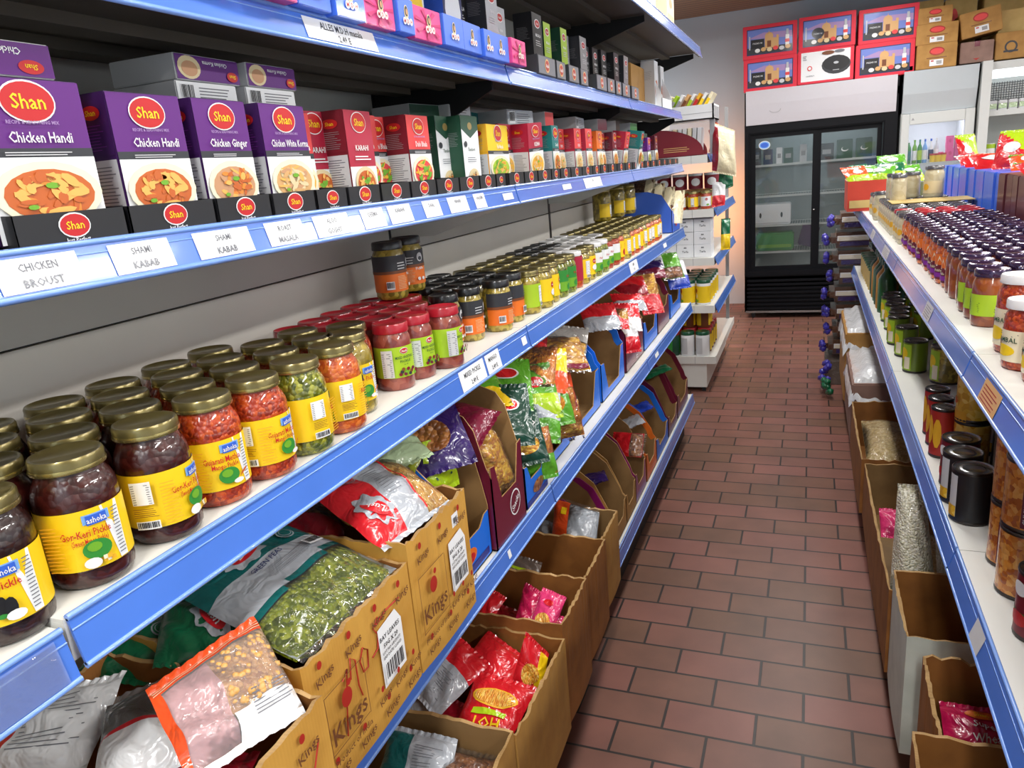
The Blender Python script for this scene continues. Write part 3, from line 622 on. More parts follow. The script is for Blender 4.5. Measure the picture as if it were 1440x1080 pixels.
for i, (x, z, k, lb) in enumerate(((-.345, 2.065, 'dome', 'red case with palace picture, lower left of the six on the fridge'), (.105, 2.075, 'pan', 'red case showing a black pan on white, lower middle of six'), (.565, 2.065, 'dome', 'red case with palace picture, lower right of the six'),
        (-.35, 2.335, 'dome', 'red case with palace picture, upper left of the six'), (.11, 2.345, 'kettle', 'red case with round pot picture, upper middle of the six'), (.58, 2.335, 'dome', 'red case with palace picture, upper right of the six'))):
    if k not in rk: rk[k] = red_case(k).data('cookware_case')
    o = bpy.data.objects.new('cookware_case', rk[k]); COL.objects.link(o); o.location = (x, FYF-.02+.01*(i % 3), z); o.rotation_euler = (0, 0, radians((-1, 1, 0, 1, -1, 0)[i]))
    tag(o, lb, 'box', 'red cookware cases on the black fridge')
mb = MB().rbox(0, .07, 0, .25, 0, .045, 'fridge_black', .006); simple(mb, 'wood_block', 'small black block between the fridges under the cartons', 'block', None, (.715, FYF+.0, 2.083))
def kcase(w_, h_, d_, m='kraft', style='oval'):
    mb = MB().rbox(-w_/2, w_/2, 0, d_, 0, h_, m, .004); c = Canvas(mb, flat((0, -.0004, h_/2), (1, 0, 0), (0, 0, 1))); c.step = .0006
    if style == 'oval':
        c.ell(0, h_*.2, w_*.19, h_*.17, 'inkred'); c.ell(0, h_*.2, w_*.16, h_*.12, 'coral'); c.lines(-w_*.25, -h_*.08, w_*.25, -h_*.02, 1, 'brown', .5, 0)
        c.rect(-w_*.17, -h_*.4, w_*.17, -h_*.14, 'paper'); c.rect(0, -h_*.34, w_*.13, -h_*.2, 'grey'); c.rect(-w_*.14, -h_*.22, -w_*.07, -h_*.17, 'red')
    elif style == 'tape':
        c.rect(-w_*.08, h_*.25, w_*.08, h_*.5, 'maroon'); c.poly([(-w_*.1, -h_*.3), (0, -h_*.4), (w_*.1, -h_*.3)], 'inkred')
    elif style == 'seal':
        c.ell(-w_*.2, -h_*.05, .045, .045, 'charcoal'); c.ell(-w_*.2, -h_*.05, .032, .032, m); c.rect(-w_*.2-.05, -h_*.25, -w_*.2+.05, -h_*.18, 'charcoal'); c.rect(w_*.12, h_*.1, w_*.22, h_*.18, 'paper')
    elif style == 'plain':
        c.ell(-w_*.2, h_*.2, w_*.13, h_*.17, 'coral'); c.lines(-w_*.3, -h_*.1, w_*.1, -h_*.05, 1, 'brown', .5, 0)
    return mb
BT = 2.083
for i, (x, y, z, a, w_, h_, d_, m, st, lb) in enumerate((
        (.945, 7.42, BT, 0, .29, .185, .35, 'kraft', 'oval', 'brown carton with red oval, bottom of the stack on white fridge'),
        (.94, 7.43, BT+.186, 0, .30, .155, .35, 'kraft', 'oval', 'brown carton with red oval, middle of the stack on white fridge'),
        (.92, 7.44, BT+.342, 0, .245, .125, .35, 'kraft', 'oval', 'smaller brown carton with red oval, top of the stack on white fridge'),
        (1.235, 7.46, BT+.01, 0, .235, .16, .32, 'kraft_rose', 'tape', 'plain brown carton with maroon tape tab on top edge'),
        (1.265, 7.46, BT+.215, -9, .285, .19, .32, 'kraft', 'oval', 'tilted brown carton with red oval resting on the taped carton'),
        (1.55, 7.50, BT+.012, 0, .36, .2, .32, 'kraft', 'seal', 'brown carton with round dark seal on the open chiller'),
        (1.50, 7.56, BT+.214, 0, .22, .17, .3, 'kraft_pale', 'none', 'pale carton on top of the sealed carton, beside the tilted carton'),
        (1.68, 7.54, BT+.214, 0, .13, .2, .3, 'kraft', 'none', 'brown carton at the far right on the sealed carton'),
        (.86, 7.86, BT, 0, .34, .58, .3, 'kraft_pale', 'none', 'tall pale carton behind the brown stack, against the wall'),
        (1.16, 7.86, BT, 0, .24, .56, .3, 'kraft_pale', 'plain', 'pale carton with red oval peeking out behind the brown stack'),
        (1.55, 7.86, BT+.0, 0, .44, .57, .3, 'kraft_pale', 'none', 'widest pale carton at the back above the chiller'))):
    o = kcase(w_, h_, d_, m, st).build('shipping_carton'); o.location = (x, y, z); o.rotation_euler = (0, radians(a), 0); tag(o, lb, 'carton', 'cartons stored on top of the fridges')
# ------------------------------------------------------------------ jars
def lid_mb(r, z, h, m, rim=None, seg=24):
    mb = MB(); mb.lathe([(r, z), (r*1.015, z+h*.15), (r, z+h*.35), (r, z+h*.8), (r*.96, z+h)], m, seg, cap1=False)
    mb.lathe([(r*.96, z+h), (r*.9, z+h), (r*.87, z+h*.86), (.0001, z+h*.86)], m, seg, cap0=False)
    if rim: mb.lathe([(r*1.02, z-.0005), (r*1.03, z+h*.12), (r*1.012, z+h*.3)], rim, seg, cap0=False, cap1=False)
    return mb
BIG = [(.031, 0), (.036, .003), (.0385, .010), (.0382, .028), (.0390, .031), (.0390, .088), (.0385, .094), (.0365, .104), (.0315, .114), (.0300, .118), (.0300, .122)]
CYL = [(.031, 0), (.0335, .003), (.0345, .008), (.0345, .086), (.0335, .094), (.0300, .102), (.0292, .106)]
MED = [(.028, 0), (.0315, .003), (.0325, .008), (.0325, .080), (.031, .088), (.0275, .096), (.0270, .100)]
def ashoka_label(c, r, z0, z1, text1, text2, art, turn):
    """yellow wrap label: printed front with white strip at one side"""
    L = pi*r; u0, u1 = -L*.78, L*.78
    c.rect(u0, z0, u1, z1, 'yellow'); H = z1-z0; u = turn*r
    c.poly([(u+.017, z1-.0005), (u+.036, z1-.0005), (u+.036, z0+.001), (u+.027, z0+.001), (u+.022, z0+H*.5)], 'paper')
    c.lines(u+.027, z0+.006, u+.035, z1-.004, 14, 'lettergrey', .3, .2)
    c.rect(u+.000, z0+H*.76, u+.024, z0+H*.92, 'lightblue'); c.rect(u+.003, z0+H*.74, u+.021, z0+H*.90, 'blue'); c.text('ashoka', u+.012, z0+H*.82, H*.10, 'white', wmax=.017)
    c.text(text1, u+.001, z0+H*.63, H*.125, 'red', wmax=.042, sx=.95)
    if text2: c.text(text2, u+.003, z0+H*.50, H*.10, 'red', wmax=.03)
    if art == 'mango':
        c.ell(u+.005, z0+H*.29, .0115, H*.165, 'green', n=20); c.ell(u+.003, z0+H*.34, .006, H*.08, 'leaf', n=12); c.ell(u+.014, z0+H*.14, .006, H*.05, 'white', n=10); c.poly([(u+.016, z0+H*.2), (u+.025, z0+H*.3), (u+.026, z0+H*.36), (u+.018, z0+H*.28)], 'food2')
    elif art == 'garlic':
        c.ell(u+.007, z0+H*.34, .0120, H*.165, 'green', n=20); c.ell(u+.005, z0+H*.39, .006, H*.08, 'leaf', n=12); c.ell(u+.001, z0+H*.13, .007, H*.09, 'white', n=14)
        for k in range(5): c.rect(u+.009+.003*(k % 3), z0+H*(.1+.05*(k//3)), u+.013+.003*(k % 3), z0+H*(.17+.05*(k//3)), ('yolk', 'cream')[k % 2])
    elif art == 'brinjal':
        for k in range(3): c.ell(u-.002+.006*k, z0+H*(.36-.04*k), .0045, H*.17, 'black', n=12); c.ell(u-.003+.006*k, z0+H*(.22-.04*k), .004, H*.04, 'green', n=8)
        c.ell(u+.012, z0+H*.16, .007, H*.08, 'white', n=12)
    elif art == 'chilli':
        for k in range(4): c.poly([(u-.004+.004*k, z0+H*.15), (u+.000+.004*k, z0+H*.15), (u+.004+.002*k, z0+H*.42)], 'leaf')
    # back panel of the label, seen on turned jars
    ub = u-.045; c.rect(ub-.010, z0+H*.50, ub+.008, z0+H*.92, 'paper'); c.lines(ub-.009, z0+H*.52, ub+.007, z0+H*.9, 9, 'lettergrey', .3, .1)
    c.barcode(ub-.010, z0+.003, ub+.010, z0+H*.2); c.lines(ub-.010, z0+H*.28, ub+.012, z0+H*.46, 5, 'brown', .3)
    c.lines(u-.030, z0+H*.1, u-.014, z1-.006, 13, 'yolk', .3)
def mk_big(fill, t1, t2, art, turn):
    def f():
        t = thing('pickle_jar', '', 'jar')
        mb = MB(); mb.lathe(BIG, fill, 28); mb.lathe([(.0385, .0085), (.0391, .012), (.0385, .020)], fill, 56, cap0=False, cap1=False, flute=.006, nf=14)
        mb.lathe([(.0388, .093), (.0376, .101), (.034, .110)], fill, 56, cap0=False, cap1=False, flute=.008, nf=14); mb.build('jar_body', t)
        lid_mb(.0340, .1205, .0135, 'lid_gold', 'lid_gold_rim', 28).build('lid', t)
        if art:
            mb = MB(); c = Canvas(mb, cyl(.0394, 0), .006); ashoka_label(c, .0394, .0225, .084, t1, t2, art, turn); mb.build('label', t)
        return t
    return f
BIGK = {
 'brinjal': Kind(mk_big('pickle_dark', 'Brinjal Pickle', '', 'brinjal', -.45)),
 'gorkeri': Kind(mk_big('pickle_maroon', 'Gor-Keri Pickle', '(Sweet Mango Pickle)', 'garlic', -.35)),
 'gorkeri_t': Kind(mk_big('pickle_maroon', 'Gor-Keri Pickle', '(Sweet Mango Pickle)', 'garlic', .35)),
 'methia_t': Kind(mk_big('pickle_red', 'Gujarati Methia', 'Mango Pickle', 'mango', .05)),
 'methia': Kind(mk_big('pickle_red', 'Gujarati Methia', 'Mango Pickle', 'mango', -.3)),
 'green': Kind(mk_big('pickle_green', 'Green Chilli', 'Pickle', 'chilli', 1.0)),
 'orange': Kind(mk_big('pickle_orange', 'Mixed Pickle', '', 'chilli', .75)),
 'mangoj': Kind(mk_big('pickle_olive', 'Mango Pickle', '', 'mango', -.2)),
 'plainred': Kind(mk_big('pickle_red', '', '', None, 0)), 'plaindark': Kind(mk_big('pickle_maroon', '', '', None, 0)),
}
PZ = 1.1925
front = [(-.685, .300, 'orange', 'pickle jar with orange filling, nearest of the big gold-lidded jars', -.008), (-.684, .388, 'brinjal', 'dark jar labelled brinjal pickle, among the nearest gold-lidded jars', -.008),
 (-.676, .476, 'gorkeri', 'dark red jar of Gor-Keri pickle right beside the brinjal pickle jar', 0), (-.674, .572, 'gorkeri_t', 'dark red jar of Gor-Keri pickle between another such jar and the methia jars', 0),
 (-.680, .664, 'methia', 'red jar of Gujarati methia mango pickle, nearer one of the two', 0), (-.674, .748, 'methia_t', 'red jar of Gujarati methia mango pickle beside the green chilli jar', 0),
 (-.672, .835, 'green', 'green chilli pickle jar with yellow label turned to its ingredients', 0), (-.672, .925, 'orange', 'orange pickle jar with yellow label, after the green chilli jar', 0), (-.70, 1.005, 'mangoj', 'gold-lidded mango pickle jar next to the red-lidded jars', 0)]
for x, y, k, lb, dz in front:
    BIGK[k].put((x, y, PZ+dz), random.uniform(-.06, .06)-.25, lb, 'jar')
for r in range(3):
    n = 9 - r
    for i in range(n):
        x = -.676-.0655*(r+1); y = .345+.0905*i+(.045 if r % 2 else 0)
        if y < .40: dz = -.008
        else: dz = 0
        BIGK['plaindark' if y < .62 else 'plainred'].put((x+random.uniform(-.002, .002), y+random.uniform(-.003, .003), PZ+dz), random.random()*6, 'big gold-lidded jar, row '+ORD[r+2]+' from the edge, '+ORD[i+1]+' from the near end', 'jar', 'big gold-lidded pickle jars in the back rows')
# red-lidded mixed vegetable pickle
def mk_red(turn):
    def f():
        t = thing('pickle_jar', '', 'jar'); MB().lathe(CYL, 'pickle_rose', 24).build('jar_body', t)
        lid_mb(.0325, .104, .0165, 'lid_red', None, 28).build('lid', t)
        if turn is not None:
            mb = MB(); c = Canvas(mb, cyl(.0348, 0), .006); z0, z1 = .024, .080; H = z1-z0; u = turn*.0348
            c.rect(-.075, z0, .075, z1, 'lime'); c.ell(u, z0+H*.86, .0085, H*.10, 'paper'); c.ell(u, z0+H*.86, .0078, H*.085, 'red'); c.text('Aachi', u, z0+H*.86, H*.085, 'white', wmax=.012)
            c.text('MIXED VEGETABLE', u, z0+H*.66, H*.085, 'darkgreen', wmax=.036); c.text('PICKLE', u, z0+H*.53, H*.085, 'darkgreen', wmax=.02); c.text('in oil', u, z0+H*.43, H*.05, 'darkgreen')
            for k in range(11): c.ell(u-.012+.0026*k, z0+H*(.12+.08*(k % 3)), .0032, H*.06, ['darkred', 'charcoal', 'brown', 'maroon', 'leaf'][k % 5], n=8)
            c.rect(u-.038, z0+H*.06, u-.022, z1-.003, 'softgrey'); c.lines(u-.037, z0+H*.1, u-.023, z1-.006, 12, 'lettergrey', .3, .2); mb.build('label', t)
        return t
    return f
RK = [Kind(mk_red(-.25)), Kind(mk_red(.15)), Kind(mk_red(None))]
for i, (x, y, k) in enumerate(((-.700, 1.148, 0), (-.694, 1.222, 1), (-.670, 1.300, 0))):
    RK[k].put((x, y, PZ), (-.2, -.35, .35)[i], ORD[i+1]+' of the three front red-lidded jars of mixed vegetable pickle', 'jar', 'front red-lidded pickle jars')
for r in range(4):
    for i in range(5 if r else 3):
        x = -.755-.0625*r; y = 1.10+.073*i+.036*(r % 2)
        if r == 0: y = 1.19+.073*i
        if y > 1.50: continue
        if x < -.93: continue
        RK[2].put((x, y, PZ), random.random()*6, 'red-lidded pickle jar in back row '+ORD[r+1]+', '+ORD[i+1]+' from the gold-lidded jars', 'jar', 'red-lidded pickle jars in the back rows')
# black-lidded, orange label
def mk_blk(turn, lab=True):
    def f():
        t = thing('pickle_jar', '', 'jar'); MB().lathe(CYL, 'pickle_olive', 22).build('jar_body', t)
        lid_mb(.0325, .104, .0165, 'lid_black', None, 26).build('lid', t)
        if lab:
            mb = MB(); c = Canvas(mb, cyl(.0348, 0), .006); z0, z1 = .016, .092; H = z1-z0; u = turn*.0348
            c.rect(-.08, z0, .08, z0+H*.56, 'orange'); c.rect(-.08, z0+H*.56, .08, z1, 'charcoal'); c.rect(-.08, z0+H*.50, .08, z0+H*.58, 'brown')
            c.ell(u+.016, z0+H*.78, .008, H*.13, 'softgrey'); c.ell(u+.016, z0+H*.74, .005, H*.06, 'charcoal'); c.lines(u-.02, z0+H*.62, u+.004, z0+H*.85, 3, 'softgrey', .3)
            c.text('Pickle', u+.012, z0+H*.46, H*.08, 'white', wmax=.02); c.lines(u-.022, z0+H*.08, u+.0, z0+H*.46, 9, 'beige', .25)
            for k in (.008, .018): c.ell(u+k, z0+H*.16, .0036, H*.05, 'white', n=12)
            c.barcode(u-.045, z0+H*.08, u-.03, z0+H*.3); mb.build('label', t)
        return t
    return f
BK = [Kind(mk_blk(-.2)), Kind(mk_blk(.9)), Kind(mk_blk(0, False))]
for i, (x, y, k) in enumerate(((-.735, 1.44, 0), (-.722, 1.53, 0), (-.690, 1.63, 0), (-.698, 1.735, 1))):
    BK[k].put((x, y, PZ), (-.1, .1, .35, .1)[i], ORD[i+1]+' black-lidded jar with orange label along the shelf edge', 'jar', 'front black-lidded orange-label jars')
for r in range(3):
    for i in range(4):
        BK[2].put((-.765-.066*r+(.0 if r else -.005), 1.525+.074*i+.03*(r % 2), PZ), i, 'black-lidded jar behind the orange-label jars, back row '+ORD[r+1]+', '+ORD[i+1]+' along', 'jar', 'black-lidded jars in the back rows')
BK[1].put((-.835, 1.40, PZ+.1225), -.9, 'black-lidded orange-label jar standing on the red-lidded jars, nearer one', 'jar')
BK[0].put((-.845, 1.50, PZ+.1225), -.5, 'black-lidded orange-label jar standing on the red-lidded jars, farther one', 'jar')
# assorted jars further along: filling, lid, label colour
def mk_med(fill, lid, lab, art=0, seg=18, prof=MED, s=1):
    def f():
        t = thing('pickle_jar', '', 'jar'); MB().lathe(prof, fill, seg).build('jar_body', t)
        r0 = prof[-1][0]; zt = prof[-1][1]
        lid_mb(r0+.0035, zt-.002, .014, lid, 'lid_gold_rim' if lid == 'lid_gold' else None, seg+4).build('lid', t)
        if lab:
            R = prof[3][0]+.0003; mb = MB(); c = Canvas(mb, cyl(R, 0), .007); z0, z1 = .018, .078; H = z1-z0
            if lab == 'chilliwrap':
                c.rect(-.08, .022, .08, .096, 'crimson'); c.text('CHILLI', 0, .055, .007, 'white', ang=pi/2); mb.build('label', t); return t
            c.rect(-.075, z0, .075, z1, lab)
            if art == 0: c.ell(-.004, z0+H*.72, .009, H*.13, 'red'); c.text('Ahmed', -.004, z0+H*.72, H*.08, 'white', wmax=.014); c.ell(-.004, z0+H*.38, .011, H*.15, 'paper'); c.ell(.004, z0+H*.16, .009, H*.1, 'leaf', n=10)
            elif art == 1: c.rect(-.022, z0+H*.2, -.002, z1-.006, 'paper'); c.lines(-.021, z0+H*.25, -.003, z1-.008, 9, 'lettergrey', .3); c.barcode(-.02, z0+.002, 0, z0+H*.18)
            elif art == 2: c.rect(-.075, z0, .075, z0+H*.45, 'leaf'); c.ell(0, z0+H*.2, .012, H*.16, 'green'); c.text('Pickle', 0, z0+H*.7, H*.12, 'red')
            elif art == 3: c.ell(0, z0+H*.3, .012, H*.2, 'red', n=10); c.ell(.008, z0+H*.3, .006, H*.12, 'yolk', n=10); c.lines(-.02, z0+H*.6, .02, z0+H*.85, 3, 'red', .4)
            mb.build('label', t)
        return t
    return f
MK = {
 'olive_yellow': Kind(mk_med('pickle_olive', 'lid_gold', 'yellow', 0)), 'olive_lime': Kind(mk_med('pickle_olive', 'lid_gold', 'lime', 1)), 'olive_green': Kind(mk_med('pickle_green', 'lid_gold', 'green', 2)),
 'chilli': Kind(mk_med('pickle_orange', 'lid_white', 'chilliwrap')), 'yellow_list': Kind(mk_med('pickle_olive', 'lid_gold', 'yellow', 1)), 'white_leaf': Kind(mk_med('pickle_green', 'lid_white', 'paper', 2)),
 'red_white': Kind(mk_med('pickle_red', 'lid_gold', 'paper', 2)), 'orange_yellow': Kind(mk_med('pickle_orange', 'lid_gold', 'yellow', 1)), 'orange_art': Kind(mk_med('pickle_orange', 'lid_gold', 'yellow', 3)),
 'plain_gold': Kind(mk_med('pickle_olive', 'lid_gold', None)), 'plain_black': Kind(mk_med('pickle_olive', 'lid_black', None)), 'plain_white': Kind(mk_med('pickle_green', 'lid_white', None)), 'plain_red': Kind(mk_med('pickle_red', 'lid_gold', None))}
seq = ['olive_lime', 'olive_yellow', 'olive_yellow', 'olive_green', 'olive_green', 'chilli', 'yellow_list', 'olive_yellow', 'white_leaf', 'white_leaf', 'red_white', 'red_white', 'orange_art', 'yellow_list', 'orange_yellow', 'orange_yellow', 'orange_art', 'yellow_list', 'orange_yellow', 'orange_yellow', 'orange_yellow', 'orange_yellow']
DESC = {'olive_yellow': 'gold-lidded jar with yellow label', 'olive_lime': 'gold-lidded jar with lime label', 'olive_green': 'gold-lidded jar with green label', 'chilli': 'white-lidded jar in a crimson wrap', 'yellow_list': 'jar with yellow ingredient label', 'white_leaf': 'white-lidded jar with leafy label', 'red_white': 'red-filled jar with white label', 'orange_yellow': 'orange-filled jar with plain yellow label', 'orange_art': 'orange-filled jar with pictured yellow label'}
y = 1.835
for i, k in enumerate(seq):
    step = .080 if i < 8 else .088
    MK[k].put((-.682+random.uniform(-.006, .006), y, PZ), random.uniform(-.3, .5), DESC[k]+' on the shelf edge, '+ORD[i+1]+' after the black-lidded jars', 'jar', 'front row of assorted pickle jars')
    for r in range(1, 4):
        kk = 'plain_gold' if y < 2.2 else ('plain_black' if (y < 2.55 and r > 1) else ('plain_white' if y < 2.75 else 'plain_red' if r == 1 and y < 3 else 'plain_gold'))
        MK[kk].put((-.682-.068*r, y+.04*(r % 2)+random.uniform(-.003, .003), PZ), i, {'plain_gold': 'gold', 'plain_black': 'black', 'plain_white': 'white', 'plain_red': 'gold'}[kk]+'-lidded jar behind the assorted front jars, row '+ORD[r+1]+', '+ORD[i+1]+' along', 'jar', 'assorted jars in the back rows')
    y += step
TALLJ = Kind(mk_med('pickle_olive', 'lid_gold', 'yellow', 1, 18, [(.036, 0), (.041, .004), (.042, .010), (.042, .115), (.038, .125), (.034, .132)]))
for i, (x, yy) in enumerate(((-.885, 3.42), (-.875, 3.66), (-.86, 3.84))):
    TALLJ.put((x, yy, PZ+.112), .2, 'large yellow-label jar raised on the others, '+ORD[i+1]+' of three near the blue tray', 'jar', 'raised yellow-label jars')

# ------------------------------------------------------------------ spice boxes on the shelf above
def logo(c, u, v, s, txt='Shan'):
    c.ell(u, v, s*.5, s*.34, 'white', n=24); c.ell(u, v, s*.47, s*.31, 'red', n=24); c.text(txt, u, v, s*.24, 'yellow', wmax=s*.8)
def spice(w_, h_, d_, top, side, title, pal, style=0, seed=1):
    mb = MB(); mb.rbox(-d_, 0, -w_/2, w_/2, 0, h_, top if style in (2,) else side, .0012)
    c = Canvas(mb, flat((.0002, 0, 0), (0, 1, 0), (0, 0, 1))); W = w_/2-.0008
    if style == 0:
        c.rect(-W, h_*.58, W, h_-.001, top); c.rect(-W, h_*.525, W, h_*.58, 'charcoal'); c.rect(-W, .001, W, h_*.525, 'paper')
        logo(c, 0, h_*.86, min(.054, w_*.5) if w_ > .07 else w_*.7); c.text('RECIPE & SEASONING MIX', 0, h_*.735, h_*.022, 'dusk', wmax=w_*.5)
        c.text(title, w_*.04, h_*.645, h_*.066, 'white', wmax=w_*.82, sx=.8); c.lines(-w_*.3, h_*.535, w_*.3, h_*.565, 2, 'softgrey', .4)
        food(c, w_*.0, h_*.30, w_*.96, h_*.40, pal, 'cream', 26, True, seed)
    elif style == 1:
        c.rect(-W, h_*.4, W, h_-.001, top); c.rect(-W, .001, W, h_*.4, 'paper'); logo(c, 0, h_*.87, w_*.55); c.text(title, 0, h_*.6, h_*.06, 'white', wmax=w_*.7); c.lines(-w_*.3, h_*.47, w_*.3, h_*.53, 2, 'paper', .4)
        food(c, 0, h_*.22, w_*.8, h_*.36, pal, 'beige', 18, True, seed)
    elif style == 2:
        c.rect(-W, .001, W, h_-.001, 'paper'); c.poly([(-W, h_-.001), (-W, h_*.82), (0, h_*.70), (W, h_*.82), (W, h_-.001)], top); c.ell(0, h_*.86, w_*.13, h_*.05, 'gold'); c.text(title, 0, h_*.55, h_*.045, 'darkgreen', wmax=w_*.7)
        c.ell(-w_*.33, h_*.62, w_*.09, h_*.04, 'charcoal'); c.lines(-w_*.3, h_*.38, w_*.3, h_*.46, 3, 'lettergrey', .3); food(c, 0, h_*.17, w_*.6, h_*.24, pal, 'beige', 12, False, seed)
    elif style == 3:
        c.rect(-W, .001, W, h_-.001, top); c.ell(0, h_*.84, w_*.28, h_*.07, 'paper'); c.ell(0, h_*.84, w_*.24, h_*.055, 'red'); c.text('Aachi', 0, h_*.84, h_*.04, 'white', wmax=w_*.4); c.text(title, 0, h_*.66, h_*.05, 'paper', wmax=w_*.8); c.lines(-w_*.3, h_*.5, w_*.3, h_*.6, 3, 'softgrey', .35)
        food(c, 0, h_*.22, w_*.85, h_*.3, pal, 'lime', 12, False, seed)
    elif style == 4:
        c.rect(-W, .001, W, h_-.001, top); c.ell(0, h_*.35, w_*.4, h_*.25, pal[0], n=12); c.rect(-W, h_*.6, W, h_*.75, pal[1]); c.text(title, 0, h_*.85, h_*.08, 'white', wmax=w_*.8)
    # side turned to the near end
    c2 = Canvas(mb, flat((-d_/2, -w_/2-.0002, 0), (1, 0, 0), (0, 0, 1))); D = d_/2-.0008
    c2.rect(-D, h_*.56 if style < 2 else .001, D, h_-.001, side)
    if style < 2: c2.rect(-D, .001, D, h_*.53, 'softgrey'); c2.lines(-D*.8, h_*.1, D*.8, h_*.5, 16, 'lettergrey', .3); c2.ell(0, h_*.86, D*.6, h_*.05, 'red'); c2.text('Shan', 0, h_*.86, h_*.04, 'yellow', wmax=D*1.0)
    c2.lines(-D*.7, h_*.6, D*.7, h_*.79, 9, 'violet' if top == 'purple' else 'grey', .2)
    return mb
BC = {}
def put_spice(key, args, x, y, z, rz, label, tilt=(0, 0), group=None, name='spice_box'):
    if key not in BC: BC[key] = spice(*args).data('spice_box')
    o = bpy.data.objects.new(name, BC[key]); COL.objects.link(o); o.location = (x, y, z); o.rotation_euler = (tilt[0], tilt[1], rz); return tag(o, label, 'box', group)
SZ = 1.5255
F1 = ('food1', 'food2', 'food3')
S = dict(
 handi=(.096, .140, .045, 'purple', 'darkpurple', 'Chicken Handi', F1, 0, 3), handi_big=(.112, .142, .045, 'purple', 'darkpurple', 'Chicken Handi', F1, 0, 3), ginger=(.092, .140, .042, 'purple', 'darkpurple', 'Chicken Ginger', ('food2', 'skin', 'food1'), 0, 5),
 white=(.098, .140, .042, 'purple', 'darkpurple', 'Chicken White Korma', ('skin', 'tan', 'beige'), 0, 8), masala=(.09, .136, .042, 'coral', 'darkred', 'Chicken Masala', ('food1', 'yolk', 'food2'), 0, 11),
 karahi=(.085, .142, .05, 'crimson', 'darkred', 'KARAHI', ('food3', 'food2', 'leaf'), 1, 12), daal=(.085, .142, .05, 'coral', 'darkred', 'Dahi Bhala', ('yolk', 'coral', 'leaf'), 0, 15), green=(.085, .148, .042, 'darkgreen', 'darkgreen', 'Tandoori', ('food2', 'beige', 'brown'), 2, 9),
 yellow=(.15, .135, .05, 'yellow', 'yolk', 'Fish Masala', ('yolk', 'lime', 'leaf'), 0, 4), rose=(.085, .142, .055, 'crimson', 'crimson', 'KEEMA', ('tan', 'yolk', 'beige'), 0, 14), teal=(.06, .142, .055, 'teal', 'teal', 'Seekh', ('food2', 'food1', 'brown'), 0, 6),
 red=(.075, .140, .05, 'coral', 'crimson', 'PAYA', ('tan', 'beige', 'food3'), 0, 7), orange=(.075, .138, .05, 'orange', 'orange', 'Fry', ('tan', 'beige', 'food3'), 0, 2), maroonb=(.07, .138, .05, 'darkred', 'maroon', 'BBQ', ('food2', 'food1', 'tan'), 0, 1), violetb=(.07, .125, .05, 'violet', 'purple', 'Veg', ('yolk', 'leaf', 'tan'), 0, 20))
def sp(key, x, y, rz, label, z=SZ, tilt=(0, 0)): return put_spice(key, S[key], x, y, z, rz, label, tilt, 'spice boxes on the second shelf')
sp('handi_big', -.650, .507, -.02, 'nearest and largest purple Chicken Handi box', SZ+.002)
sp('handi', -.700, .588, 0, 'purple box half hidden between the two Chicken Handi boxes')
sp('handi', -.655, .645, -.02, 'purple Chicken Handi box standing second along the shelf')
sp('ginger', -.655, .757, .02, 'purple Chicken Ginger box with its dark side showing'); sp('white', -.655, .875, .02, 'purple Chicken White Korma box'); sp('masala', -.682, .925, 0, 'coral Chicken Masala box behind the White Korma box')
for i, (k, y, x, rz, lb) in enumerate((('karahi', 1.005, -.70, 0, 'dark red box side between masala and karahi boxes'), ('karahi', 1.075, -.665, .05, 'crimson Karahi box with food picture at its bottom'), ('daal', 1.145, -.70, 0, 'red box set back after the Karahi box'), ('daal', 1.205, -.71, 0, 'red box set back, next to the red and white box'), ('daal', 1.275, -.665, 0, 'red and white box with vegetables pictured'),
  ('green', 1.40, -.715, 0, 'dark green box set back, nearer of two'), ('green', 1.44, -.69, 0, 'dark green box set back, farther of two'), ('green', 1.495, -.66, 0, 'green and white box with a bowl of nuts'), ('yellow', 1.66, -.665, .06, 'wide yellow spice box, only yellow one'), ('rose', 1.775, -.69, 0, 'crimson box behind the yellow box'), ('rose', 1.86, -.645, -.1, 'crimson and white box leaning out of its tray'),
  ('teal', 1.955, -.70, 0, 'teal box set back behind the leaning crimson box'), ('teal', 2.06, -.655, 0, 'teal and white box with kebab pictured'), ('red', 2.17, -.70, 0, 'dark red box set back after the teal box'), ('red', 2.22, -.69, 0, 'second dark red box set back after the teal box'), ('red', 2.30, -.66, 0, 'pink red box, first of the pair with meat pictured'), ('red', 2.39, -.65, 0, 'pink red box, second of the pair with meat pictured'),
  ('orange', 2.50, -.69, 0, 'orange box set back, nearer of two'), ('orange', 2.58, -.665, 0, 'orange and white box, farther of two'), ('maroonb', 2.72, -.69, 0, 'maroon box set back after the orange boxes'), ('maroonb', 2.80, -.665, 0, 'maroon and white box after the orange boxes'), ('red', 2.90, -.66, 0, 'pink red box before the tilted teal box'), ('teal', 3.05, -.635, 0, 'teal box tilted out towards the aisle'),
  ('violetb', 3.2, -.68, 0, 'violet box set back, first of three'), ('violetb', 3.3, -.67, 0, 'violet box, second of three'), ('violetb', 3.42, -.66, 0, 'violet and white box, third of three'), ('green', 3.55, -.70, 0, 'green box near the far end of the spice row'), ('maroonb', 3.7, -.68, 0, 'maroon box near the far end of the spice row'))):
    sp(k, x, y, rz, lb, tilt=(0, .18) if 'tilted' in lb else ((.05, .04) if 'leaning' in lb else (0, 0)))
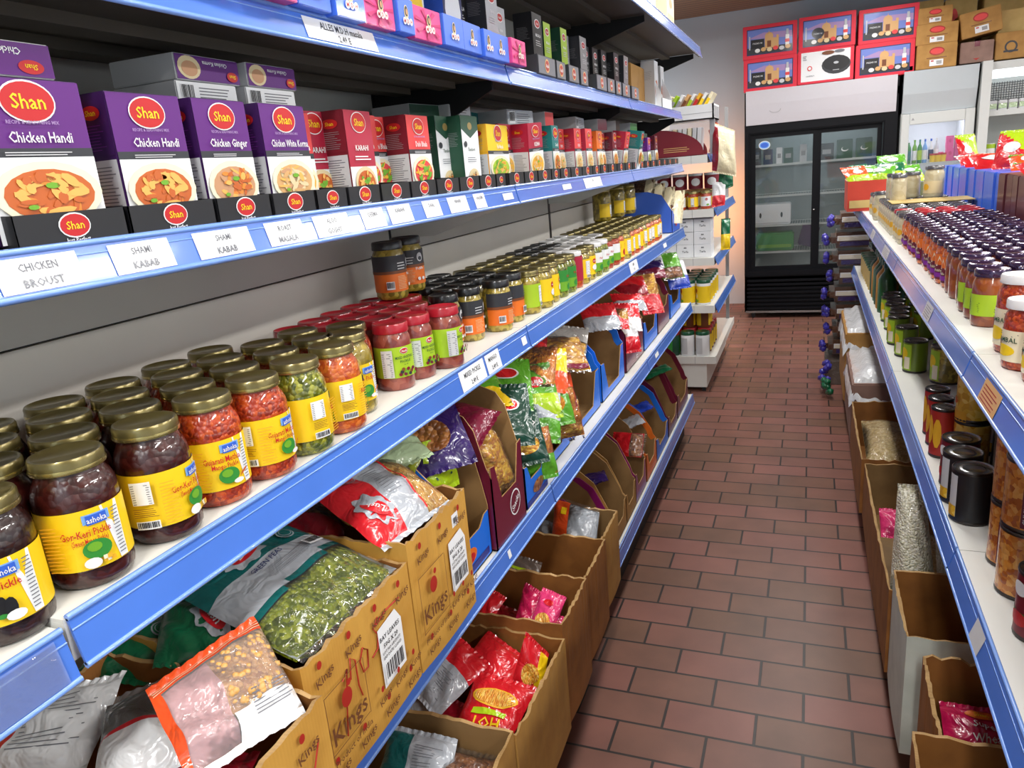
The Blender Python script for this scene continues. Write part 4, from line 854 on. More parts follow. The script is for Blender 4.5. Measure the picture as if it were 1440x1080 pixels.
# a second layer lying behind and on top
def lying(w_, h_, d_, top, front, label, x, y, z, rz=0, pic=True, inv=True):
    mb = MB(); mb.rbox(-d_, 0, -w_/2, w_/2, 0, h_, 'softgrey', .0012); c = Canvas(mb, flat((.0002, 0, 0), (0, 1, 0), (0, 0, 1))); W = w_/2-.001
    c.rect(-W, .001, W, h_-.001, front)
    if front == 'paper' or front == 'silver': c.lines(-W*.3, h_*.15, W*.9, h_*.85, 5, 'lettergrey', .35, .3); c.barcode(-W*.9, h_*.1, -W*.45, h_*.9)
    elif pic:
        if inv:
            c.text('Chicken Handi', -w_*.02, h_*.72, h_*.2, 'paper', ang=pi, wmax=w_*.6); c.ell(w_*.28, h_*.3, w_*.12, h_*.2, 'red'); c.text('Shan', w_*.28, h_*.3, h_*.16, 'yellow', ang=pi, wmax=w_*.18)
        else:
            c.ell(-w_*.3, h_*.5, w_*.17, h_*.45, 'beige'); c.ell(-w_*.3, h_*.45, w_*.12, h_*.3, 'skin'); c.text('Chicken Korma', w_*.1, h_*.72, h_*.17, 'paper', ang=pi, wmax=w_*.4); c.ell(w_*.36, h_*.3, w_*.09, h_*.2, 'red'); c.text('Shan', w_*.36, h_*.3, h_*.16, 'yellow', ang=pi, wmax=w_*.14)
    return simple(mb, 'spice_box', label, 'box', None, (x, y, z), (0, 0, rz))
lying(.105, .030, .14, 'purple', 'purple', 'purple box lying upside down on the nearest Chicken Handi box', -.655, .494, SZ+.1455)
lying(.105, .026, .10, 'silver', 'paper', 'box lying with its printed white back out, on Chicken Handi and Ginger boxes', -.705, .800, SZ+.141)
lying(.115, .030, .10, 'purple', 'purple', 'purple box lying on the white-backed box, nearer of two', -.705, .808, SZ+.168, .03, True, False)
lying(.105, .026, .10, 'silver', 'paper', 'box lying with its printed white back out, above White Korma box', -.700, .918, SZ+.141)
lying(.105, .030, .10, 'purple', 'purple', 'purple box lying on the white-backed box above White Korma', -.700, .926, SZ+.168, .0, True, False)
for i, (x, y, w_, m, lb) in enumerate(((-.80, 1.60, .16, 'darkgreen', 'dark green box lying behind the green and white box'), (-.77, 1.70, .12, 'silver', 'silver backed box lying behind the yellow box'), (-.84, 2.0, .2, 'teal', 'dark teal box lying high at the back'), (-.74, 2.03, .16, 'silver', 'silver backed box lying on the crimson and teal boxes'), (-.72, 2.22, .08, 'coral', 'coral box lying on the dark red boxes'), (-.74, 2.62, .16, 'silver', 'silver backed box lying behind the orange boxes'), (-.72, 2.85, .1, 'maroon', 'maroon box lying on the maroon spice boxes'), (-.72, 3.4, .14, 'green', 'green box lying on the violet boxes'), (-.72, 3.1, .12, 'darkbrown', 'dark brown box lying behind the tilted teal box'))):
    lying(w_, .04, .10, m, m, lb, x, y, SZ+.15, .1*(i % 3-1), False)
# display trays along the edge
def tray_mb(w_, h_=.030, d_=.20, m='black', mark='Shan'):
    mb = MB(); t = .0012
    mb.box(-t, 0, -w_/2, w_/2, 0, h_, m); mb.box(-d_, 0, -w_/2, w_/2, 0, t, m)
    for s in (-w_/2, w_/2-t): mb.prism([(-d_, 0), (0, 0), (0, h_), (-d_*.3, h_*1.1), (-d_, h_*1.3)], 'y', s, s+t, m)
    c = Canvas(mb, flat((.0002, 0, h_*.58), (0, 1, 0), (0, 0, 1)))
    s = min(.034, w_*.4); c.ell(0, 0, s*.5, s*.34, 'white'); c.ell(0, 0, s*.46, s*.3, 'red'); c.text(mark, 0, 0, s*.22, 'yellow', wmax=s*.75)
    c.text('Just Perfect', 0, -h_*.44, h_*.13, 'paper', wmax=w_*.3); return mb
TR = {}
for i, (a, b) in enumerate(((.455, .575), (.578, .70), (.703, .80), (.803, .895), (.898, .975), (.978, 1.07), (1.073, 1.17), (1.173, 1.27), (1.273, 1.37), (1.373, 1.47), (1.473, 1.56), (1.563, 1.62), (1.64, 1.74), (1.745, 1.84), (1.845, 1.95), (1.955, 2.03), (2.035, 2.13), (2.135, 2.25), (2.255, 2.37), (2.375, 2.47), (2.475, 2.57), (2.575, 2.7), (2.71, 2.83), (2.84, 2.96), (2.97, 3.08), (3.09, 3.2), (3.21, 3.32), (3.33, 3.46), (3.47, 3.6), (3.61, 3.74), (3.75, 3.9), (3.91, 4.08))):
    w_ = round(b-a-.002, 3)
    if w_ not in TR: TR[w_] = tray_mb(w_).data('display_tray')
    o = bpy.data.objects.new('display_tray', TR[w_]); COL.objects.link(o); o.location = (-.637, (a+b)/2, 1.5228)
    tag(o, 'black cardboard tray with red oval mark under spice boxes, '+(ORD[i+1] if i < 30 else ('second last', 'last')[i-30])+' from the near end', 'tray', 'black display trays')
simple(MB().rbox(-.16, 0, -.05, .05, 0, .028, 'black', .002), 'display_tray', 'empty flattened black tray nearest the camera under the first box', 'tray', None, (-.645, .395, 1.523))
# ------------------------------------------------------------------ upper shelf
UZ = 1.7805
def mdh(c, u, v, s):
    c.ell(u, v+s*.35, s*.34, s*.5, 'beige', n=18); c.ell(u, v+s*.42, s*.24, s*.36, 'charcoal', n=18); c.ell(u, v+s*.38, s*.14, s*.22, 'skin', n=14)
    for k, ch in enumerate('MDH'): c.ell(u+(k-1)*s*.44, v-s*.28, s*.25, s*.25, 'white', n=16); c.text(ch, u+(k-1)*s*.44, v-s*.28, s*.28, 'red')
def mdh_tray(m, w_, h_=.052):
    mb = MB(); mb.rbox(-.16, 0, -w_/2, w_/2, 0, h_, m, .001); c = Canvas(mb, flat((.0002, 0, h_*.5), (0, 1, 0), (0, 0, 1)))
    if m == 'pink':
        for k in range(7): a = k*pi/3.5; c.poly([(0, 0), (w_*.48*cos(a), h_*.46*sin(a)), (w_*.48*cos(a+.25), h_*.46*sin(a+.25))], 'magenta')
    mdh(c, 0, -h_*.05, h_*.42); return mb
plain('mdh_blue', (72, 118, 226), .4, coat=.3)
MT = {}
for i, (a, b, m) in enumerate(((.68, .78, 'mdh_blue'), (.785, .882, 'pink'), (.885, .965, 'mdh_blue'), (.968, 1.045, 'mdh_blue'), (1.048, 1.14, 'pink'), (1.143, 1.20, 'mdh_blue'), (1.203, 1.305, 'pink'), (1.308, 1.395, 'mdh_blue'), (1.398, 1.49, 'mdh_blue'), (1.493, 1.54, 'mdh_blue'), (1.545, 1.64, 'mdh_blue'), (1.643, 1.74, 'pink'))):
    k = (m, round(b-a-.003, 3))
    if k not in MT: MT[k] = mdh_tray(*k).data('display_tray')
    o = bpy.data.objects.new('display_tray', MT[k]); COL.objects.link(o); o.location = (-.612+.004*(i % 2), (a+b)/2, UZ-.005*0+.001*(i % 3)); o.rotation_euler = (0, 0, .02*(i % 3-1))
    tag(o, ('pink' if m == 'pink' else 'blue')+' masala display tray on the upper shelf edge, '+ORD[i+1]+' from the near end', 'tray', 'blue and pink display trays')
T = dict(t_oran=(.07, .15, .05, 'charcoal', 'grey', 'masala', ('food1', 'yolk', 'leaf'), 4, 1), t_mdh=(.07, .15, .05, 'purple', 'grey', 'MDH', ('yolk', 'paper'), 4, 2), t_blue=(.09, .19, .06, 'navy', 'blue', 'Falooda', ('paper', 'lightblue'), 4, 3), t_blk=(.075, .155, .05, 'black', 'black', 'MASALA', ('lime', 'leaf', 'yolk'), 3, 4),
  t_sil=(.07, .15, .05, 'silver', 'charcoal', 'Spice', ('coral', 'tan'), 3, 5), t_lime=(.06, .15, .05, 'lime', 'darkgreen', 'Masala', ('lime', 'leaf', 'yolk'), 3, 6), t_red=(.075, .155, .05, 'grey', 'charcoal', 'Tikka', ('coral', 'tan', 'paper'), 3, 7), t_white=(.09, .20, .06, 'paper', 'softgrey', 'Rolls', ('food2', 'paper'), 4, 8), t_y=(.06, .13, .05, 'white', 'softgrey', 'Kheer', ('yellow', 'red'), 4, 11))
for i, (k, x, y, dz, lb) in enumerate((('t_blue', -.80, .75, .01, 'tall blue box at the back of the upper shelf, nearest one'), ('t_mdh', -.76, .92, .03, 'purple box behind the first blue tray'), ('t_oran', -.69, 1.16, .04, 'box with orange food picture behind the pink tray'), ('t_mdh', -.68, 1.25, .04, 'grey sided purple box before the yellow and white one'), ('t_y', -.665, 1.325, .03, 'white box with yellow panel behind the blue trays'), ('t_blue', -.66, 1.47, .02, 'tallest navy box with white swirl, after the yellow and white one'),
   ('t_oran', -.70, 1.555, .02, 'small dark box right after the tallest navy box'), ('t_blk', -.71, 1.62, .02, 'black box set back above the last pink tray'), ('t_sil', -.665, 1.69, .02, 'silver fronted box above the last pink tray'), ('t_sil', -.69, 1.80, .0, 'silver box between two black masala boxes'), ('t_blk', -.655, 1.97, .0, 'black masala box with lime bowl, in the middle bay'), ('t_lime', -.665, 2.08, .0, 'narrow black and lime box, nearer of two'), ('t_lime', -.655, 2.20, .0, 'narrow black and lime box, farther of two'),
   ('t_red', -.69, 2.33, .0, 'grey box set back, first of the pair with red food picture'), ('t_red', -.66, 2.42, .0, 'grey box in front, second of the pair with red food picture'), ('t_blk', -.70, 2.60, .0, 'black box with lime top, first of the black block'), ('t_blk', -.69, 2.68, .0, 'black box with lime top, second of the black block'), ('t_blk', -.68, 2.76, .0, 'black box with lime top, third of the black block'), ('t_blk', -.66, 2.86, .0, 'black box with lime top, last of the black block'), ('t_red', -.655, 2.98, .0, 'pale grey box leaning after the black block'),
   ('t_white', -.655, 3.62, .0, 'tall white box near the end of the upper shelf'), ('t_white', -.67, 3.86, .0, 'second tall white box near the end of the upper shelf'))):
    put_spice(k, T[k], x, y, UZ+dz, 0, lb, (0, .03 if 'leaning' in lb else 0), 'tall boxes on the upper shelf')
def a_tray(w_, h_=.045):
    mb = MB(); mb.rbox(-.15, 0, -w_/2, w_/2, 0, h_, 'charcoal', .001); c = Canvas(mb, flat((.0002, 0, h_*.5), (0, 1, 0), (0, 0, 1))); c.rect(-w_*.47, -h_*.45, w_*.47, h_*.45, 'lettergrey'); c.ell(0, 0, h_*.4, h_*.36, 'tan'); c.ell(0, 0, h_*.32, h_*.28, 'inkred'); c.text('Aachi', 0, 0, h_*.2, 'paper', wmax=h_*.5); return mb
at = {}
for i, (a, b) in enumerate(((1.86, 2.0), (2.01, 2.09), (2.12, 2.22), (2.24, 2.32), (2.42, 2.55), (2.56, 2.66), (2.68, 2.76), (2.78, 2.9), (2.93, 3.06))):
    w_ = round(b-a, 2)
    if w_ not in at: at[w_] = a_tray(w_).data('display_tray')
    o = bpy.data.objects.new('display_tray', at[w_]); COL.objects.link(o); o.location = (-.622, (a+b)/2, UZ); tag(o, 'dark tray with round red mark on the upper shelf, '+ORD[i+1]+' after the pink tray', 'tray', 'dark display trays on the upper shelf')
mb = MB(); 
for q in ((-.15, 0, -.13, -.127), (-.15, 0, .127, .13)): mb.prism([(-.15, 0), (0, 0), (0, .05), (-.05, .16), (-.15, .2)], 'y', q[2], q[3], 'paper')
mb.box(-.15, -.147, -.13, .13, 0, .2, 'kraft_in'); mb.box(-.003, 0, -.13, .13, 0, .04, 'paper'); simple(mb, 'display_tray', 'open white display box with brown inside, holding the tall white boxes', 'tray', None, (-.625, 3.72, UZ))
mb = MB().rbox(-.13, .13, -.16, .16, 0, .17, 'kraft', .004); simple(mb, 'shipping_carton', 'brown carton at the back of the upper shelf, far end', 'carton', None, (-.83, 3.45, UZ))
# top shelf
for i, (x, y, w_, h_, m, lb) in enumerate(((-.64, 2.98, .12, .22, 'cream', 'cream carton on the very top shelf, nearer one'), (-.63, 3.45, .16, .20, 'cream', 'cream carton on the very top shelf, middle one'), (-.62, 3.85, .2, .24, 'cream', 'cream carton with a printed side on the very top shelf, far one'))):
    mb = MB().rbox(-.1, .0, -w_/2, w_/2, 0, h_, m, .003); c = Canvas(mb, flat((.0003, 0, 0), (0, 1, 0), (0, 0, 1))); c.rect(-w_*.4, .02, w_*.4, h_*.5, 'beige'); c.ell(0, h_*.7, w_*.2, h_*.08, 'tan'); c.lines(-w_*.3, h_*.1, w_*.3, h_*.4, 5, 'brown', .2)
    simple(mb, 'food_carton', lb, 'carton', None, (x, y, 2.0755))
# ------------------------------------------------------------------ open cartons, display caddies, bags
def carton(name, label, x0, x1, y0, y1, z0, z1, ext='kraft_print', inn='kraft_in', jit=.004, group=None, zf=None, cat='carton', seed=0):
    """open-topped carton; zf(x, y) may lower the rim"""
    rnd = random.Random(seed or int(abs(y0)*1000)); cx, cy = (x0+x1)/2, (y0+y1)/2
    t = thing(name, label, cat, (cx, cy, z0), 0, group)
    a, b, c_, d = x0-cx, x1-cx, y0-cy, y1-cy; H = z1-z0; th = .0045
    mb = MB(); n = 22
    path = [(a+(b-a)*i/n, c_, 0, -1) for i in range(n)]+[(b, c_+(d-c_)*i/n, 1, 0) for i in range(n)]+[(b-(b-a)*i/n, d, 0, 1) for i in range(n)]+[(a, d-(d-c_)*i/n, -1, 0) for i in range(n)]
    P = []
    for i, (x, y, nx, ny) in enumerate(path):
        bulge = .004*sin(pi*(i % n)/n); corner = (i % n == 0)
        h = H+rnd.uniform(-jit, jit)*(.3 if corner else 1)+(zf(x, y) if zf else 0)
        P.append((x+nx*bulge, y+ny*bulge, h))
    N = len(P); m = N
    out = [(p[0], p[1], 0) for p in P]+[(p[0]+rnd.uniform(-.001, .001), p[1], p[2]) for p in P]
    k = lambda x: max(a+th, min(b-th, x)); l = lambda y: max(c_+th, min(d-th, y))
    inn_ = [(k(p[0]), l(p[1]), th) for p in P]+[(k(p[0]), l(p[1]), p[2]-.001) for p in P]
    mb.add(out, [(i, (i+1) % N, N+(i+1) % N, N+i) for i in range(N)], ext)
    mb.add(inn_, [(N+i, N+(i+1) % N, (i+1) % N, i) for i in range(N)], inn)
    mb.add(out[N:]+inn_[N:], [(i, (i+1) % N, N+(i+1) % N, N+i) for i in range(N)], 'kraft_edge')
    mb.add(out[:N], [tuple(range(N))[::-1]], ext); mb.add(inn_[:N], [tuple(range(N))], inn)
    mb.build('body', t)
    # one inner flap line
    mb = MB(); mb.box(b-th-.0012, b-th-.0002, c_+.01, d-.01, H*.93, H*.94, 'kraft_edge'); mb.build('fold_line', t)
    return t
def kings(t, w_, h_, hand=None, lab=True, big=True):
    """printed side of a spice carton: repeated word with a red dot, framed mark and white sticker"""
    x = max(v.co.x for v in t.children[0].data.vertices)-.0035+.0035
    mb = MB(); c = Canvas(mb, flat((x+.0006, 0, 0), (0, 1, 0), (0, 0, 1))); c.step = .0003; plain('kings_ink', (110, 66, 36), .6)
    n = max(3, int(w_/.062))
    for row, v in ((0, h_*.86), (1, h_*.13)):
        for i in range(n):
            u = -w_/2+w_*(i+.5)/n; c.text('Kings', u, v, .013, 'kings_ink', ang=.15); c.ell(u-.008, v+.021, .005, .006, 'inkred', n=10)
    if big:
        u = -w_*.27; a = .045; lo, hi = h_*.3, h_*.74
        for q in ((u-a, lo, u+a, lo+.0012), (u-a, hi, u+a, hi+.0012), (u-a, lo, u-a+.0012, hi), (u+a, lo, u+a+.0012, hi)): c.rect(*q, 'kings_ink')
        c.ell(u, h_*.60, .012, .014, 'inkred', n=16); c.ell(u+.008, h_*.69, .005, .005, 'inkred', n=10); c.text('Kings', u, h_*.43, .028, 'kings_ink', wmax=.08); c.text('Product of India', u, h_*.24, .010, 'kings_ink', wmax=.09)
        for i in range(3): u2 = w_*(.05+.17*i); c.text('Kings', u2, h_*.28, .011, 'kings_ink', ang=.2); c.ell(u2-.006, h_*.28+.017, .004, .005, 'inkred', n=10)
    mb.build('print', t)
    if lab:
        mb = MB(); c = Canvas(mb, flat((x+.0022, w_*.20, h_*.55), (0, 1, 0), (0, .0, 1))); c.poly([(-.030, -.050), (.034, -.046), (.034, .030), (.020, .052), (-.030, .046)], 'paper')
        c.text('BAY LEAVES', 0, .028, .0075, 'black', wmax=.056); c.text('50G X 20', 0, .015, .0075, 'black', wmax=.04); c.text('LOT NO 6/ECF/077', 0, .005, .0045, 'black', wmax=.05); c.text('EXP DATE 12/2023', 0, -.003, .0045, 'black', wmax=.05); c.barcode(-.027, -.044, .030, -.010); mb.build('sticker', t)
    if hand:
        mb = MB(); X = x+.0012
        for s in hand: mb.tube([(X, p[0], p[1]) for p in s], .0011, 'inkred', 5)
        mb.build('handwriting', t)
plain('chick_skin', (216, 164, 92), .4, coat=.3, var=.15)
def bag(name, label, c4, T, zones, art=None, cat='snack bag', group=None, seed=1, crimp=True, nu=16, nv=22, wr=.004, parts=None):
    """sealed pillow bag over four corners (near-left, near-right, far-right, far-left as printed side is seen)"""
    rnd = random.Random(seed); C = [Vector(p) for p in c4]; o = (C[0]+C[1]+C[2]+C[3])/4; C = [p-o for p in C]
    U = ((C[1]-C[0])+(C[2]-C[3]))/2; V = ((C[3]-C[0])+(C[2]-C[1]))/2; Nn = U.cross(V).normalized(); W, Hh = U.length, V.length
    ph = [(rnd.uniform(0, 6.3), rnd.uniform(2, 5), rnd.uniform(2, 6)) for _ in range(5)]
    def prof(u, v):
        e = 1e-9; a = max(e, 1-abs(2*u-1)**2.6); b = max(e, 1-abs(2*v-1)**2.4); return T*(a**.6)*(b**.7)
    def wrk(u, v):
        s = 0
        for p, q, r in ph: s += sin(p+q*u*3+r*v*3+1.5*sin(p+u*4))
        edge = (abs(2*v-1)**3); return wr*(s*.35+edge*sin(u*26+ph[0][0])*.6)
    def P0(u, v, side, h=0):
        u = min(1, max(0, u)); v = min(1, max(0, v)); b = C[0]*(1-u)*(1-v)+C[1]*u*(1-v)+C[2]*u*v+C[3]*(1-u)*v
        pinch = 1-.06*sin(pi*v)*0
        k = prof(u, v); return b+Nn*(side*(k+h)+wrk(u, v)*(.4+.6*min(1, k/(T+1e-6)*1.3)))
    t = thing(name, label, cat, tuple(o), 0, group)
    mb = MB(); zs = {}
    pts = [P0(i/nu, j/nv, 1) for j in range(nv+1) for i in range(nu+1)]; ptb = [P0(i/nu, j/nv, -1) for j in range(nv+1) for i in range(nu+1)]
    for j in range(nv):
        for i in range(nu):
            z = zones((i+.5)/nu, (j+.5)/nv); zs.setdefault(z, []).append((j*(nu+1)+i, j*(nu+1)+i+1, (j+1)*(nu+1)+i+1, (j+1)*(nu+1)+i))
    main = None
    for z, fs in zs.items():
        if isinstance(z, tuple):   # clear window: film over filling
            fb = MB(); off = [p-Nn*.004 for p in pts]; fb.add(off, fs, z[1], True); fb.build('filling', t); mb.add(pts, fs, z[0], True)
        else: mb.add(pts, fs, z, True)
    last = list(zs)[-1]; back = last[1] if isinstance(last, tuple) else last
    mb.add(ptb, [(j*(nu+1)+i, (j+1)*(nu+1)+i, (j+1)*(nu+1)+i+1, j*(nu+1)+i+1) for j in range(nv) for i in range(nu)], back, True)
    mb.build('wrapper', t)
    if crimp:
        n = 20
        for vv, sg in ((0, -1), (1, 1)):
            cm = MB()
            z = zones(.5, .02 if vv == 0 else .98); z = z[0] if isinstance(z, tuple) else z
            a = [P0(i/n, vv, 1) for i in range(n+1)]; b = [p+V.normalized()*sg*.010+Nn*(.0014 if i % 2 else -.0014) for i, p in enumerate(a)]
            cm.add(a+b, [(i, i+1, n+1+i+1, n+1+i) for i in range(n)], z); cm.build('seam', t)
    if name == 'chickpea_bag':
        fm = MB(); r2 = random.Random(4)
        for _ in range(170):
            u_, v_ = r2.uniform(.46, .95), r2.uniform(.24, .86); q_ = P0(u_, v_, 1)-Nn*r2.uniform(.002, .008); fm.ball(tuple(q_), r2.uniform(.0042, .0056), 'chick_skin', 1, (1, 1, .95))
        fo = fm.build('chickpeas', t); fo['kind'] = 'stuff'
    if art:
        am = MB(); c = Canvas(am, lambda u, v, h: tuple(P0(u/W, v/Hh, 1, h+.0012))); c.step = .0005; c.fine = .012; c.W, c.H = W, Hh; art(c); am.build('print', t)
    return t
def corners(cx, cy, cz, w_, h_, yaw=0, pitch=0, roll=0):
    m = Euler((pitch, roll, yaw)).to_matrix(); return [tuple(Vector((cx, cy, cz))+m @ Vector(p)) for p in ((-w_/2, -h_/2, 0), (w_/2, -h_/2, 0), (w_/2, h_/2, 0), (-w_/2, h_/2, 0))]
def lush(c, u, v, s, ang=0, txt='Lush'):
    ca, sa = cos(ang), sin(ang); R = lambda a, b: (u+a*ca-b*sa, v+a*sa+b*ca)
    pt = [R(s*(.62+.07*cos(8*t_))*cos(t_), s*(.40+.05*cos(8*t_))*sin(t_)) for t_ in [2*pi*i/40 for i in range(40)]]
    h = c.h(); m0 = c.P(u, v, h); c.mb.add([m0]+[c.P(a, b, h) for a, b in pt], [(0, i+1, (i+1) % 40+1) for i in range(40)], 'f_silver')
    h = c.h(); pt = [R(s*.44*cos(t_), s*.24*sin(t_)) for t_ in [2*pi*i/24 for i in range(24)]]; c.mb.add([c.P(u, v, h)]+[c.P(a, b, h) for a, b in pt], [(0, i+1, (i+1) % 24+1) for i in range(24)], 'f_red')
    c.text(txt, u, v, s*.22, 'white', ang=ang, wmax=s*.7)
def seal(c, u, v, r, m): c.ell(u, v, r, r, 'f_silver'); c.ell(u, v, r*.86, r*.86, m); c.ell(u, v, r*.7, r*.7, 'f_silver'); c.ell(u, v, r*.62, r*.62, m)
def info(c, u0, v0, u1, v1, ang=0): c.lines(u0, v0, u1, v1, 12, 'lettergrey', .22, .4)
KG = 'kings cartons on the shelf below the pickles'
# near carton with soup-mix bags
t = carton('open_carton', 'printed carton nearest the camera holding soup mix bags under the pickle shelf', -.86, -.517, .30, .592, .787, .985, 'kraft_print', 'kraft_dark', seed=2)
kings(t, .27, .19, [[(.03, .12), (.05, .14), (.06, .10), (.045, .07), (.03, .06)], [(.07, .10), (.10, .12), (.12, .16)], [(.085, .15), (.11, .08)]], lab=False, big=False)
mb = MB(); c = Canvas(mb, flat((.1735, .10, .03), (0, 1, 0), (0, 0, 1))); c.poly([(-.03, -.03), (.03, -.03), (.035, .05), (-.01, .045)], 'paper'); mb.build('sticker', t)
t = carton('open_carton', 'printed carton with green pea bag inside and bay leaves sticker', -.87, -.566, .618, .886, .787, .992, 'kraft_print', 'kraft_dark', seed=5)
kings(t, .262, .2, [[(-.075, .06), (-.065, .11), (-.055, .15), (-.068, .14)], [(-.05, .13), (-.045, .16), (-.035, .15), (-.035, .11), (-.03, .09)], [(-.015, .155), (-.025, .14), (-.02, .12), (-.008, .12), (-.004, .145), (-.015, .155)], [(.03, .175), (.015, .165), (.025, .15), (.02, .13), (.005, .125)], [(.02, .165), (.05, .172), (.09, .17)]])
t = carton('open_carton', 'printed carton with red noodle bag inside, small white ticket on its corner', -.87, -.566, .890, 1.106, .787, 1.018, 'kraft_print', 'kraft_dark', seed=9)
kings(t, .21, .225)
mb = MB(); c = Canvas(mb, flat((.1545, .055, .195), (0, 1, 0), (0, 0, 1))); c.rect(-.012, -.012, .012, .012, 'paper'); c.barcode(-.008, -.008, .008, .006); mb.build('price_sticker', t)
# bags in them
W = ('film', 'peas')
def pea_art(c):
    lush(c, c.W*.42, c.H*.76, .062, .15); seal(c, c.W*.78, c.H*.73, .014, 'f_teal'); c.text('GREEN PEAS', c.W*.42, c.H*.58, .008, 'navy'); info(c, c.W*.35, c.H*.45, c.W*.75, c.H*.55); c.barcode(c.W*.72, c.H*.48, c.W*.86, c.H*.56)
bag('dried_pea_bag', 'teal and silver bag of green peas lying on the printed carton', [(-.580, .630, .995), (-.578, .875, .985), (-.800, .875, 1.045), (-.815, .660, 1.045)], .030,
    lambda u, v: W if v < .30+.12*u else ('f_teal' if v < .34+.12*u else ('f_silver' if v < .62 else 'f_teal')), pea_art, 'food bag', seed=3)
bag('lentil_bag', 'dark green bag with red and silver emblem behind the pea bag', [(-.77, .585, .990), (-.660, .625, .985), (-.73, .76, 1.012), (-.85, .69, 1.01)], .022, lambda u, v: 'f_green', lambda c: lush(c, c.W*.62, c.H*.42, .062, -.9, 'Lush'), 'food bag', seed=5)
bag('lentil_bag', 'dark green bag further back in the dark under the pickle shelf', [(-.89, .56, .97), (-.775, .60, .95), (-.80, .68, .985), (-.90, .67, .99)], .02, lambda u, v: 'f_green', lambda c: seal(c, c.W*.75, c.H*.7, .016, 'f_green'), 'food bag', seed=6)
def cp_art(c):
    for k in range(4): c.rect(.002, c.H*.93+.0035*k, c.W-.002, c.H*.93+.0035*k+.0012, 'f_cream')
    c.rect(c.W*.50, .004, c.W*.56, c.H*.0+.004, 'f_orange')
    c.lines(c.W*.6, .012, c.W*.96, .040, 7, 'lettergrey', .3, .2)
bag('chickpea_bag', 'clear zip bag of chickpeas with orange seal on the nearest carton', [(-.572, .440, .995), (-.530, .572, .985), (-.640, .640, 1.035), (-.650, .478, 1.045)], .024,
    lambda u, v: 'f_orange' if v > .90 else ('f_white' if v < .22 and u > .45 else ('f_orange' if u < .06 else (('film_milky', 'chickpeas') if u > .42 else ('film_milky', 'f_rosy')))), cp_art, 'food bag', seed=11)
bag('soup_bag', 'grey and red bag with white back beside the chickpea bag', [(-.70, .425, .960), (-.61, .480, .955), (-.680, .600, .985), (-.760, .505, .99)], .026,
    lambda u, v: 'f_red' if (u > .80 and v > .4) or .44 < v < .50 else ('f_white' if v < .46 else ('film_milky', 'f_ash')), lambda c: (c.text('LUSH', c.W*.74, c.H*.58, .012, 'f_red', ang=.4), info(c, c.W*.6, c.H*.36, c.W*.95, c.H*.42)), 'food bag', seed=12)
bag('soup_bag', 'white backed bag with fine print, leftmost in the nearest carton', [(-.86, .400, .95), (-.745, .455, .95), (-.79, .555, .985), (-.87, .49, .985)], .022, lambda u, v: 'f_red' if u < .16 else 'f_white', lambda c: info(c, c.W*.25, c.H*.2, c.W*.9, c.H*.85), 'food bag', seed=13)
bag('soup_bag', 'dark red bag at the bottom of the nearest carton', [(-.66, .36, .93), (-.54, .42, .93), (-.56, .52, .95), (-.70, .47, .95)], .02, lambda u, v: 'f_darkred' if v > .5 else 'f_white', lambda c: info(c, c.W*.1, c.H*.1, c.W*.9, c.H*.4), 'food bag', seed=14)
def red_art(c):
    lush(c, c.W*.22, c.H*.32, .058, 2.0); seal(c, c.W*.28, c.H*.80, .015, 'f_red'); info(c, c.W*.42, c.H*.35, c.W*.60, c.H*.8)
    c.rect(c.W*.66, .004, c.W*.68, c.H-.006, 'f_red')
bag('noodle_bag', 'red and white bag with clear pasta window in the printed carton', [(-.600, .872, 1.018), (-.575, 1.060, 1.016), (-.705, 1.100, 1.075), (-.765, .925, 1.075)], .028, lambda u, v: 'f_red' if u < .40 else ('f_silver' if u < .66 else ('film', 'pasta')), red_art, 'food bag', seed=21)
bag('noodle_bag', 'brown and red bag behind the red and white bag', [(-.83, .90, 1.0), (-.68, .89, .99), (-.75, 1.0, 1.03), (-.86, .98, 1.03)], .025, lambda u, v: 'f_darkred' if v < .45 else ('film', 'nuts'), None, 'food bag', seed=22)
bag('noodle_bag', 'pale bag with printed back lying deepest behind the red bag', [(-.87, .98, 1.03), (-.74, .98, 1.03), (-.76, 1.08, 1.06), (-.88, 1.06, 1.06)], .02, lambda u, v: 'f_silver', lambda c: info(c, c.W*.2, c.H*.2, c.W*.8, c.H*.8), 'food bag', seed=23)
bag('snack_bag', 'lime green bag lying under the pickle shelf behind red bag', [(-.80, 1.08, 1.05), (-.66, 1.10, 1.04), (-.68, 1.2, 1.06), (-.82, 1.2, 1.07)], .02, lambda u, v: 'f_olive', None, seed=24)
bag('snack_bag', 'bright lime bag corner standing in the olive lined caddy', [(-.665, 1.155, .97), (-.645, 1.245, .97), (-.66, 1.235, 1.055), (-.68, 1.165, 1.065)], .012, lambda u, v: 'f_lime', lambda c: [c.ell(c.W*(.2+.15*k), c.H*(.3+.1*(k % 3)), .003, .003, 'darkgreen', n=8) for k in range(5)], seed=25)

